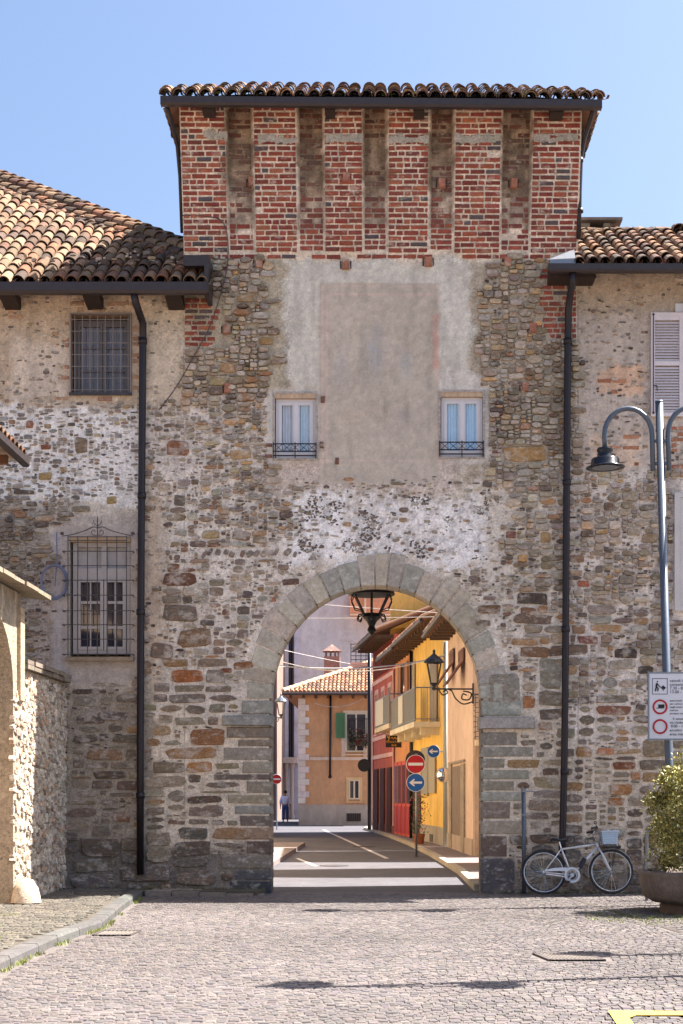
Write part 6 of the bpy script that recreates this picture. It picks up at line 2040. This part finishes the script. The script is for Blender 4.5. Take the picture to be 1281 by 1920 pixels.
pxt([(1232, 1281), (1231, 1288)], .014); pxt([(1231, 1288), (1229, 1296)], .010); pxt([(1231.5, 1288), (1234.5, 1291), (1233.5, 1296)], .009); pxt([(1232.5, 1282), (1238, 1288)], .007); pxt([(1238, 1287), (1245, 1295)], .005)
mb.obox((np_(1240, 1289)[0], Y - .004, np_(1240, 1289)[1]), ((np_(1245.5, 1293.5)[0] - np_(1240, 1289)[0]), 0, np_(1245.5, 1293.5)[1] - np_(1240, 1289)[1]), (0, .003, 0), ((np_(1243.5, 1285)[0] - np_(1240, 1289)[0]), 0, np_(1243.5, 1285)[1] - np_(1240, 1289)[1]))
p, q = np_(1234.5, 1327), np_(1246, 1321); mb.box(p[0], q[0], Y - .006, Y - .003, p[1], q[1])
p, q = np_(1231, 1328.5), np_(1245, 1327.2); mb.box(p[0], q[0], Y - .006, Y - .003, p[1], q[1])
obj('pictogram', mb, M['sign_black'], nb)
for py in (1325.5, 1362.5):
    x, z = np_(1238, py); mb = MB(); mb.torus((x, Y - .002, z), .094, .014, 36, 6); obj('red_ring', mb, M['red_paint'], nb)
for py, t, sz in ((1279, 'veicoli i', .060), (1286, 'consentit', .060), (1293, '7.30 - 8.30', .060), (1300, '13.00 - 15', .060), (1315.5, 'autorizzati', .042), (1321.5, 'per carico e sc', .042), (1327.5, 'negli orari esp', .042), (1333.5, 'scarico', .042), (1339.5, 'accesso consentito', .042),
                  (1350, '   Il venerdi', .052), (1357, 'via Umberto', .052), (1364, ' 8.00 - 14.', .056), (1371.5, 'eccetto ve', .056), (1379, 'area mercat', .056)):
    x, z = np_(1256, py); text_mb(t, sz, (x, Y - .002, z), nb, M['sign_black'])

# bicycle leaning on the wall (built upright in its own frame, then leant)
bk = thing('bicycle', 'silver city bicycle with a pale front basket leaning on the stone wall', 'bicycle', (P(1083, 0, 23.32).x, 23.32, 0.0))
WL[bk.name] = Vector((0, 0, 0))
def b2(px, py, y=0.0): return ((px - 1083) / 120.4, y, (1681.5 - py) / 120.4)
RW, FW, BB = b2(1020.5, 1638), b2(1147.5, 1636.5), b2(1073, 1644)
for hub in (RW, FW):
    mb = MB(); mb.torus(hub, .33, .019, 48, 8); w_ = obj('wheel', mb, M['rubber'], bk, smooth=True)
    mb = MB(); mb.torus(hub, .306, .010, 48, 6); obj('rim', mb, M['chrome'], w_, smooth=True)
    mb = MB(); mb.lathe([(0, -.045), (.02, -.045), (.02, .045), (0, .045)], hub, 10, axis='y')
    for k in range(28):
        q = 2 * math.pi * k / 28
        sd_ = .03 if k % 2 else -.03
        q2 = q + (.5 if k % 4 < 2 else -.5)
        mb.tube([(hub[0] + .018 * math.cos(q2), sd_, hub[2] + .018 * math.sin(q2)), (hub[0] + .30 * math.cos(q), 0, hub[2] + .30 * math.sin(q))], .0015, 3, cap=False)
    obj('spokes', mb, M['chrome'], w_)
    mb = MB()                                               # mudguard
    a0, a1 = (R(20), R(190)) if hub is RW else (R(35), R(195))
    vs, fs = [], []
    m_ = 22
    for k in range(m_ + 1):
        q = a0 + (a1 - a0) * k / m_
        for yy, rr in ((-.028, .358), (0, .368), (.028, .358)): vs.append((hub[0] + rr * math.cos(q), yy, hub[2] + rr * math.sin(q)))
    for k in range(m_):
        for j in (0, 1): fs.append((k * 3 + j, k * 3 + j + 1, k * 3 + j + 4, k * 3 + j + 3))
    mb.add(vs, fs); obj('mudguard', mb, M['plastic_dark'] if hub is RW else M['bike_silver'], bk, smooth=True)
ST, HT, HB = b2(1054, 1592), b2(1121, 1583), b2(1124, 1592)
mb = MB()
mb.tube([BB, ST], .016, 10); mb.tube([b2(1055, 1594), b2(1121, 1585)], .017, 10); mb.tube([BB, b2(1123.5, 1589)], .020, 10); mb.tube([b2(1120.5, 1580), b2(1125, 1594)], .022, 10)
for sd_ in (-.05, .05):
    mb.tube([(ST[0], sd_ * .4, ST[2] - .02), (RW[0], sd_, RW[2])], .009, 8); mb.tube([(BB[0], sd_ * .7, BB[2]), (RW[0], sd_, RW[2])], .010, 8)
obj('frame', mb, M['bike_silver'], bk, smooth=True)
mb = MB()
for sd_ in (-.048, .048): mb.tube([(HB[0], sd_ * .6, HB[2]), (b2(1132, 1606)[0], sd_, b2(1132, 1606)[2]), (b2(1141, 1626)[0], sd_, b2(1141, 1626)[2]), (FW[0], sd_, FW[2])], [.016, .015, .012, .009], 8)
obj('fork', mb, M['bike_silver'], bk, smooth=True)
mb = MB(); p = b2(1120.5, 1580); q = b2(1116, 1563)
mb.tube([p, q, b2(1119, 1559)], .011, 8)
for sd_ in (-1, 1): mb.tube([b2(1119, 1559), (b2(1121, 1558)[0], sd_ * .12, b2(1121, 1558)[2]), (b2(1119, 1556)[0], sd_ * .24, b2(1119, 1556)[2]), (b2(1112, 1557)[0], sd_ * .27, b2(1112, 1557)[2])], .011, 8)
hb = obj('handlebar', mb, M['chrome'], bk, smooth=True)
for sd_ in (-1, 1):
    mb = MB(); mb.tube([(b2(1119, 1556)[0], sd_ * .25, b2(1119, 1556)[2]), (b2(1107, 1559)[0], sd_ * .275, b2(1107, 1559)[2])], .017, 8); mb.tube([(b2(1120, 1558)[0], sd_ * .22, b2(1120, 1558)[2]), (b2(1109, 1564)[0], sd_ * .25, b2(1109, 1564)[2])], .006, 5); obj('grip', mb, M['rubber'], hb)
mb = MB(); mb.tube([b2(1122, 1560, -.12), b2(1118, 1548, -.14)], .005, 5); mb.torus(b2(1117, 1546, -.14), .018, .008, 12, 5); obj('bell', mb, M['rubber'], hb)
mb = MB(); mb.tube([ST, b2(1051, 1580)], .012, 8); obj('seat_post', mb, M['chrome'], bk)
mb = MB()
vs, fs = [], []
prof = [(1035, .085, 1576), (1038, .10, 1573.5), (1045, .085, 1574.5), (1053, .045, 1575.5), (1061, .026, 1575), (1064, .018, 1576.5)]
for px, w, py in prof:
    x, _, z = b2(px, py)
    for k in range(8):
        q = 2 * math.pi * k / 8
        vs.append((x, w * math.cos(q), z + .022 * math.sin(q) - .012))
for i in range(len(prof) - 1):
    for k in range(8): fs.append((i * 8 + k, i * 8 + (k + 1) % 8, i * 8 + 8 + (k + 1) % 8, i * 8 + 8 + k))
fs += [tuple(range(7, -1, -1)), tuple(40 + k for k in range(8))]
mb.add(vs, fs); obj('saddle', mb, M['plastic_dark'], bk, smooth=True)
mb = MB(); cg = [(1024, 1633), (1050, 1630), (1066, 1631), (1078, 1635)]
top = [b2(*p) for p in [(1022, 1634), (1040, 1630.5), (1058, 1629.5), (1070, 1630.5)]]; bot = [b2(*p) for p in [(1022, 1637), (1040, 1636), (1056, 1636), (1062, 1637.5)]]
for yy in (-.062, -.048):
    pass
n = 4
V = [(p[0], -.06, p[2]) for p in top] + [(p[0], -.06, p[2]) for p in bot] + [(p[0], -.045, p[2]) for p in top] + [(p[0], -.045, p[2]) for p in bot]
mb.add(V, [(k, 4 + k, 5 + k, k + 1) for k in range(3)] + [(8 + k, 9 + k, 13 + k, 12 + k) for k in range(3)] + [(k, k + 1, 9 + k, 8 + k) for k in range(3)])
mb.tube([(b2(1024, 1642)[0], -.053, b2(1024, 1642)[2]), (b2(1060, 1647)[0], -.053, b2(1060, 1647)[2])], .010, 6)
mb.torus((BB[0], -.053, BB[2]), .105, .022, 32, 6)
obj('chain_guard', mb, M['bike_silver'], bk)
mb = MB(); mb.torus((BB[0], -.03, BB[2]), .075, .006, 28, 5); mb.lathe([(0, -.07), (.03, -.07), (.03, .06), (0, .06)], BB, 10, axis='y')
mb.tube([(BB[0], -.08, BB[2]), (BB[0] - .09, -.085, BB[2] - .11)], .010, 6); mb.tube([(BB[0], .06, BB[2]), (BB[0] + .09, .075, BB[2] + .11)], .010, 6)
ck = obj('crank', mb, M['chrome'], bk)
for sg in (-1, 1):
    mb = MB(); x, z = BB[0] + sg * .09, BB[2] + sg * .11; y0, y1 = (-.19, -.09) if sg < 0 else (.08, .18); mb.box(x - .04, x + .04, y0, y1, z - .012, z + .012); obj('pedal', mb, M['rubber'], ck)
bkt = thing('x', None, None) if False else None
mb = MB()
t0, t1, z0, z1 = b2(1128.5, 1562), b2(1160.5, 1562), b2(0, 1585)[2], b2(0, 1562)[2]
xa, xb, xc, xd = b2(1132, 0)[0], b2(1158, 0)[0], t0[0], t1[0]
def bpt(u, v, t):                                           # basket wall point: u along rim 0..4, t height
    k = t
    lo = [(xa, -.12), (xb, -.12), (xb, .12), (xa, .12)]; hi = [(xc, -.155), (xd, -.155), (xd, .155), (xc, .155)]
    i = int(u) % 4; f = u - int(u)
    a = [lo[i][j] + (lo[(i + 1) % 4][j] - lo[i][j]) * f for j in (0, 1)]; b = [hi[i][j] + (hi[(i + 1) % 4][j] - hi[i][j]) * f for j in (0, 1)]
    return (a[0] + (b[0] - a[0]) * k, a[1] + (b[1] - a[1]) * k, z0 + (z1 - z0) * k)
for k in range(32):
    u = k / 8
    mb.add([bpt(u, 0, 0), bpt(u + .105, 0, 0), bpt(u + .105, 0, 1), bpt(u, 0, 1)], [(0, 1, 2, 3)])
for t in (0, .2, .4, .6, .8, .97):
    for i in range(4): mb.tube([bpt(i, 0, t), bpt(i + .999, 0, t)], .007 if t < .9 else .012, 5)
mb.add([(xa, -.12, z0), (xb, -.12, z0), (xb, .12, z0), (xa, .12, z0)], [(0, 1, 2, 3)])
obj('basket', mb, M['basket'], bk)
mb = MB()
zz = z0 - .045
for sd_ in (-.11, 0, .11): mb.tube([(xa, sd_, zz), (xb + .02, sd_, zz)], .006, 5)
for x in (xa, (xa + xb) / 2, xb + .02): mb.tube([(x, -.11, zz), (x, .11, zz)], .006, 5); mb.tube([(x, -.11, zz), (x, -.11, z0)], .005, 5)
for sd_ in (-.06, .06): mb.tube([(xb - .01, sd_, zz), (FW[0], sd_, FW[2])], .005, 5)
mb.tube([(xa, 0, zz), (HB[0], 0, HB[2] + .02)], .006, 5)
obj('front_carrier', mb, M['plastic_dark'], bk)
mb = MB(); mb.lathe([(0, -.03), (.028, -.03), (.028, .03), (0, .03)], (b2(1163, 0)[0], 0, zz), 10, axis='y'); obj('headlamp', mb, M['rubber'], bk)
mb = MB(); mb.tube([b2(1088, 1630, -.02), b2(1098, 1612, -.02)], .035, 8); obj('bottle', mb, M['plastic_dark'], bk)
mb = MB(); mb.torus(b2(1072, 1577, -.05), .055, .007, 20, 5); mb.tube([b2(1065, 1578, -.05), b2(1052, 1582, 0)], .006, 5); mb.tube([b2(1120, 1560, -.1), b2(1112, 1572, -.07), b2(1122, 1583, -.03)], .004, 4); mb.tube([b2(1122, 1559, .05), b2(1130, 1566, 0), b2(1126, 1590, 0)], .004, 4); obj('lock_cable', mb, M['rubber'], bk)
bk.rotation_euler.x = R(-9)
bk.location.z = .012

# post, hoop barrier, planter and shrub
pp_ = P(983, 1676, 23.75)
po = thing('iron_post', 'plain dark iron post standing against the pier left of the bicycle', 'post', (pp_.x, 23.75, 0))
mb = MB(); mb.tube([(pp_.x, 23.75, 0), (pp_.x - .01, 23.75, 1.66)], .034, 12); obj('shaft', mb, M['lamp_steel'], po, smooth=True)
mb = MB(); mb.lathe([(.04, 1.62), (.042, 1.67), (0, 1.69)], (pp_.x - .01, 23.75, 0), 12); mb.tube([(pp_.x, 23.75, 1.64), (pp_.x + .2, 23.75, 1.63)], .008, 5); obj('cap', mb, M['grey_metal'], po)
mb = MB(); mb.lathe([(.036, 1.24), (.043, 1.245), (.043, 1.275), (.036, 1.28)], (pp_.x, 23.75, 0), 12); obj('collar', mb, M['grey_metal'], po)
h0 = P(1213, 1650, 22.4)
hp = thing('hoop_barrier', 'pale tubular hoop barrier half hidden behind the green shrub', 'barrier', (h0.x, 22.4, 0))
mb = MB(); pts = [(h0.x, 22.4, 0), (h0.x, 22.4, .95)]
for k in range(1, 9):
    q = math.pi - math.pi / 2 * k / 8; pts.append((h0.x + .15 + .15 * math.cos(q), 22.4, .95 + .15 * math.sin(q)))
pts.append((h0.x + .75, 22.4, 1.10))
for k in range(1, 9):
    q = math.pi / 2 - math.pi / 2 * k / 8; pts.append((h0.x + .75 + .15 * math.cos(q), 22.4, .95 + .15 * math.sin(q)))
pts.append((h0.x + .9, 22.4, 0)); mb.tube(pts, .024, 10); obj('hoop', mb, M['grey_metal'], hp, smooth=True)
mb = MB(); mb.tube([(h0.x, 22.4, .42), (h0.x + .9, 22.4, .42)], .016, 8); obj('crossbar', mb, M['grey_metal'], hp)
PC = P(1336, 0, 20.2); px_, py_ = PC.x, 20.2
pt_ = thing('planter', 'big round brown concrete planter on a recessed foot', 'planter', (px_, py_, 0))
mb = MB(s(104, 94, 88)); mb.lathe([(.66, .14), (.80, .145), (.93, .22), (.965, .40), (.975, .50), (.985, .52), (.985, .56), (.93, .565), (.88, .54), (.86, .48)], (px_, py_, 0), 44); obj('bowl', mb, M['concrete'], pt_, smooth=True)
mb = MB(s(98, 84, 78)); mb.lathe([(0, -.01), (.70, -.01), (.70, .1), (.66, .16), (0, .16)], (px_, py_, 0), 36); obj('foot', mb, M['concrete'], pt_)
mb = MB(s(70, 58, 48)); mb.lathe([(.868, .49), (.4, .52), (0, .53)], (px_, py_, 0), 24); obj('soil', mb, M['ground'], pt_)
sh = thing('shrub', 'dense variegated yellow-green shrub growing in the round planter', 'shrub', (px_, py_, .5))
tk = MB(s(84, 70, 56))
sx_ = px_ - .04
for k in range(9):
    q = rng.uniform(0, 6.28); a = Vector((sx_ + rng.uniform(-.12, .12), py_ + rng.uniform(-.12, .12), .5)); b = Vector((sx_ + .5 * math.cos(q), py_ + .5 * math.sin(q), rng.uniform(1.2, 2.2)))
    tk.tube([a, a.lerp(b, .5) + Vector((0, 0, .2)), b], [.03, .02, .006], 6)
obj('stems', tk, M['wood'], sh)
lv = MB()
clumps = []
for k in range(170):
    q = rng.uniform(0, 2 * math.pi); t = rng.random()
    zc_ = .62 + 1.48 * t
    rr = .74 * (1 - .55 * max(0, (t - .55) / .45) ** 1.6) * (0.80 + .2 * min(1, t * 4)) * rng.choice((.45, .7, .85, .9, .95, 1.0, 1.08))
    clumps.append((Vector((sx_ + rr * math.cos(q), py_ + rr * math.sin(q), zc_)), rng.uniform(.11, .19), rng.random()))
SHR = [(140, 134, 66), (108, 110, 54), (166, 158, 92), (84, 90, 46), (180, 172, 110), (122, 116, 58), (150, 132, 70)]
for c_, r_, tone in clumps:
    for j in range(150):
        d = Vector((rng.gauss(0, 1), rng.gauss(0, 1), rng.gauss(0, 1))).normalized()
        p = c_ + d * r_ * rng.uniform(.35, 1.05)
        if p.z < .56: continue
        ax = (d + Vector((rng.uniform(-.8, .8), rng.uniform(-.8, .8), rng.uniform(-.3, .9)))).normalized()
        e = ax.cross(Vector((rng.uniform(-1, 1), rng.uniform(-1, 1), rng.uniform(-1, 1)))).normalized()
        L = rng.uniform(.035, .06); w = L * .27
        lv.add([p, p + ax * L * .5 + e * w, p + ax * L, p + ax * L * .5 - e * w], [(0, 1, 2, 3)], jit(s(*rng.choice(SHR)), .2))
obj('foliage', lv, M['leaf'], sh, kind='stuff')

# grass and moss in joints
gr = MB()
def tuft(x, y, z, n, hh, pal):
    for j in range(n):
        q = rng.uniform(0, 6.28); r_ = rng.uniform(0, .04)
        a = Vector((x + r_ * math.cos(q), y + r_ * math.sin(q), z)); t_ = Vector((rng.uniform(-.02, .02), rng.uniform(-.02, .02), rng.uniform(.4, 1) * hh))
        w = Vector((math.cos(q), math.sin(q), 0)) * .004
        gr.add([a - w, a + w, a + t_], [(0, 1, 2)], jit(s(*rng.choice(pal)), .2))
GP = [(112, 124, 52), (132, 138, 66), (92, 104, 44), (150, 146, 80)]
for k in range(260):
    y = rng.uniform(12, 23.2); 
    if fbm(np.array([y * 40.]), np.array([3.]), 22, 2)[0] < .48: continue
    tuft(kerb_x(y) + .06 + abs(rng.gauss(0, .03)), y, 0, 7, .05, GP)
for k in range(700):
    x, y = rng.uniform(-5.0, -3.9), rng.uniform(15.5, 21.5)
    if fbm(np.array([x * 60.]), np.array([y * 60.]), 60, 3)[0] < .56: continue
    tuft(x, y, PZ - .01, 7, .03, GP)
for k in range(420):
    x = rng.uniform(-5, 4.9)
    if -1.9 < x < 1.65: continue
    tuft(x, 23.93 - abs(rng.gauss(0, .04)), PZ - .02 if x < -1.9 else 0, 6, .06, [(74, 84, 44), (92, 98, 52), (62, 70, 40)])
for k in range(260):
    x = rng.uniform(2.6, 4.6); tuft(x, 19.2 + rng.gauss(0, .5), 0, 6, .035, GP)
tag(obj('grass', gr, M['leaf'], kind='stuff'), 'short grass and moss in the paving joints', 'grass')

# flower pot by the yellow house
c = P(786, 1553, 44.5)
fp = thing('flower_pot', 'potted plant with pink flowers at the yellow house door', 'flower pot', (c.x, 44.5, .1))
mb = MB(s(150, 90, 66)); mb.lathe([(.0, 0), (.13, 0), (.18, .3), (.15, .3), (.14, .27), (0, .27)], (c.x, 44.5, .1), 14); obj('pot', mb, M['tile'], fp)
lf_ = MB()
for k in range(420):
    p = Vector((c.x + rng.gauss(0, .12), 44.5 + rng.gauss(0, .12), .4 + rng.uniform(0, 1.15)))
    d = Vector((rng.uniform(-1, 1), rng.uniform(-1, 1), rng.uniform(-.5, 1))).normalized() * .07; e = d.cross(Vector((rng.uniform(-1, 1), .3, rng.uniform(-1, 1)))).normalized() * .022
    lf_.add([p, p + d * .5 + e, p + d, p + d * .5 - e], [(0, 1, 2, 3)], jit(s(*((196, 70, 110) if rng.random() < .18 else rng.choice([(64, 80, 44), (82, 96, 52)]))), .2))
obj('foliage', lf_, M['leaf'], fp, kind='stuff')

# walking man, seen from behind
PY = 84.0
pc = P(535, 1541, PY)
man = thing('person', 'person in a pale lavender shirt and blue jeans walking away up the street', 'person', (pc.x, PY, 0))
WL[man.name] = Vector((0, 0, 0))
def skin(name, verts, edges, radii, mat, par, root=0, lv_=2):
    me = bpy.data.meshes.new(name); me.from_pydata(verts, edges, [])
    o = bpy.data.objects.new(name, me); COL.objects.link(o)
    o.modifiers.new('skin', 'SKIN'); sl = me.skin_vertices[0]
    for i, r_ in enumerate(radii):
        sl.data[i].radius = (r_, r_) if not isinstance(r_, tuple) else r_; sl.data[i].use_root = (i == root)
    m_ = o.modifiers.new('smooth', 'SUBSURF'); m_.levels = m_.render_levels = lv_
    bpy.context.view_layer.update()
    dg = bpy.context.evaluated_depsgraph_get()
    me2 = bpy.data.meshes.new_from_object(o.evaluated_get(dg)); bpy.data.objects.remove(o)
    me2.polygons.foreach_set('use_smooth', [True] * len(me2.polygons)); me2.materials.clear(); me2.materials.append(mat)
    o = bpy.data.objects.new(name, me2); COL.objects.link(o); o.parent = par
    return o
# one continuous body: pelvis, spine, head, arms with hands, legs
BV = [(0, 0, .95), (0, .0, 1.15), (0, .01, 1.35), (0, .0, 1.47), (0, .02, 1.55), (0, .03, 1.64), (0, .03, 1.74),
      (-.19, 0, 1.42), (-.26, -.02, 1.15), (-.28, .07, .92), (-.28, .10, .82), (.19, 0, 1.42), (.26, .02, 1.15), (.27, -.02, .92), (.27, -.03, .82),
      (-.10, 0, .88), (-.11, .05, .50), (-.11, -.03, .10), (-.11, .12, .05), (.10, 0, .88), (.11, .10, .52), (.11, .20, .12), (.11, .33, .06)]
BE = [(0, 1), (1, 2), (2, 3), (3, 4), (4, 5), (5, 6), (2, 7), (7, 8), (8, 9), (9, 10), (2, 11), (11, 12), (12, 13), (13, 14), (0, 15), (15, 16), (16, 17), (17, 18), (0, 19), (19, 20), (20, 21), (21, 22)]
BR = [.15, .15, .16, .07, .06, .085, .07, .065, .05, .036, .03, .065, .05, .036, .03, .10, .075, .05, .04, .10, .075, .05, .04]
for hx, hy, hz in ((-.28, .10, .82), (.27, -.03, .82)):      # four fingers and a thumb on each hand
    base = 10 if hx < 0 else 14
    for f_, (dx, dy, L) in enumerate(((.0, -.028, .085), (.0, -.009, .095), (.0, .010, .09), (.0, .028, .075), (.03 if hx < 0 else -.03, -.04, .055))):
        i = len(BV)
        BV += [(hx + dx * .5, hy + dy, hz - .03 - L * .3), (hx + dx, hy + dy * 1.1 + .01, hz - .03 - L)]
        BE += [(base, i), (i, i + 1)]; BR += [.011, .009]
body = skin('body', BV, BE, BR, M['skin'], man, 0, 1)
shirt = skin('shirt', [(0, 0, .93), (0, 0, 1.15), (0, .01, 1.34), (0, 0, 1.45), (-.19, 0, 1.42), (-.26, -.02, 1.17), (-.275, .04, 1.0), (.19, 0, 1.42), (.26, .02, 1.17), (.27, .0, 1.0)], [(0, 1), (1, 2), (2, 3), (2, 4), (4, 5), (5, 6), (2, 7), (7, 8), (8, 9)], [(.185, .185), .185, .20, .10, .085, .075, .065, .085, .075, .065], plain('shirt_cloth', s(224, 220, 240), .9, 0, .06), man)
jeans = skin('jeans', [(0, 0, 1.0), (0, 0, .90), (-.10, 0, .84), (-.11, .05, .50), (-.11, -.02, .10), (.10, 0, .84), (.11, .10, .52), (.11, .19, .13)], [(0, 1), (1, 2), (2, 3), (3, 4), (1, 5), (5, 6), (6, 7)], [.165, .165, .115, .092, .075, .115, .092, .075], plain('denim', s(70, 88, 138), .9, 0, .12), man)
for (x, y, z) in ((-.11, .03, .045), (.11, .25, .06)):
    mb = MB(); mb.tube([(x, y - .12, z), (x, y - .04, z + .01), (x, y + .08, z), (x, y + .16, z - .012)], [.03, .048, .046, .03], 10, s(200, 200, 205)); obj('shoe', mb, M['cloth'], man, smooth=True)
mb = MB(); mb.lathe([(.0, 1.80), (.06, 1.785), (.098, 1.73), (.102, 1.66), (.085, 1.615), (.0, 1.60)], (0, .01, 0), 14); obj('hair', mb, M['hair'], man, smooth=True)
mb = MB(); mb.lathe([(0, -.02), (.03, 0), (.02, .03), (0, .04)], (0, .155, 1.655), 8); mb.lathe([(0, -.02), (.02, 0), (0, .02)], (-.112, .03, 1.66), 8); mb.lathe([(0, -.02), (.02, 0), (0, .02)], (.112, .03, 1.66), 8); obj('face', mb, M['skin'], man, smooth=True)
mb = MB(); mb.lathe([(0, -.012), (.012, 0), (0, .012)], (-.035, .128, 1.69), 6); mb.lathe([(0, -.012), (.012, 0), (0, .012)], (.035, .128, 1.69), 6); mb.box(-.025, .025, .125, .135, 1.605, 1.615); obj('eyes_and_mouth', mb, M['hair'], man)
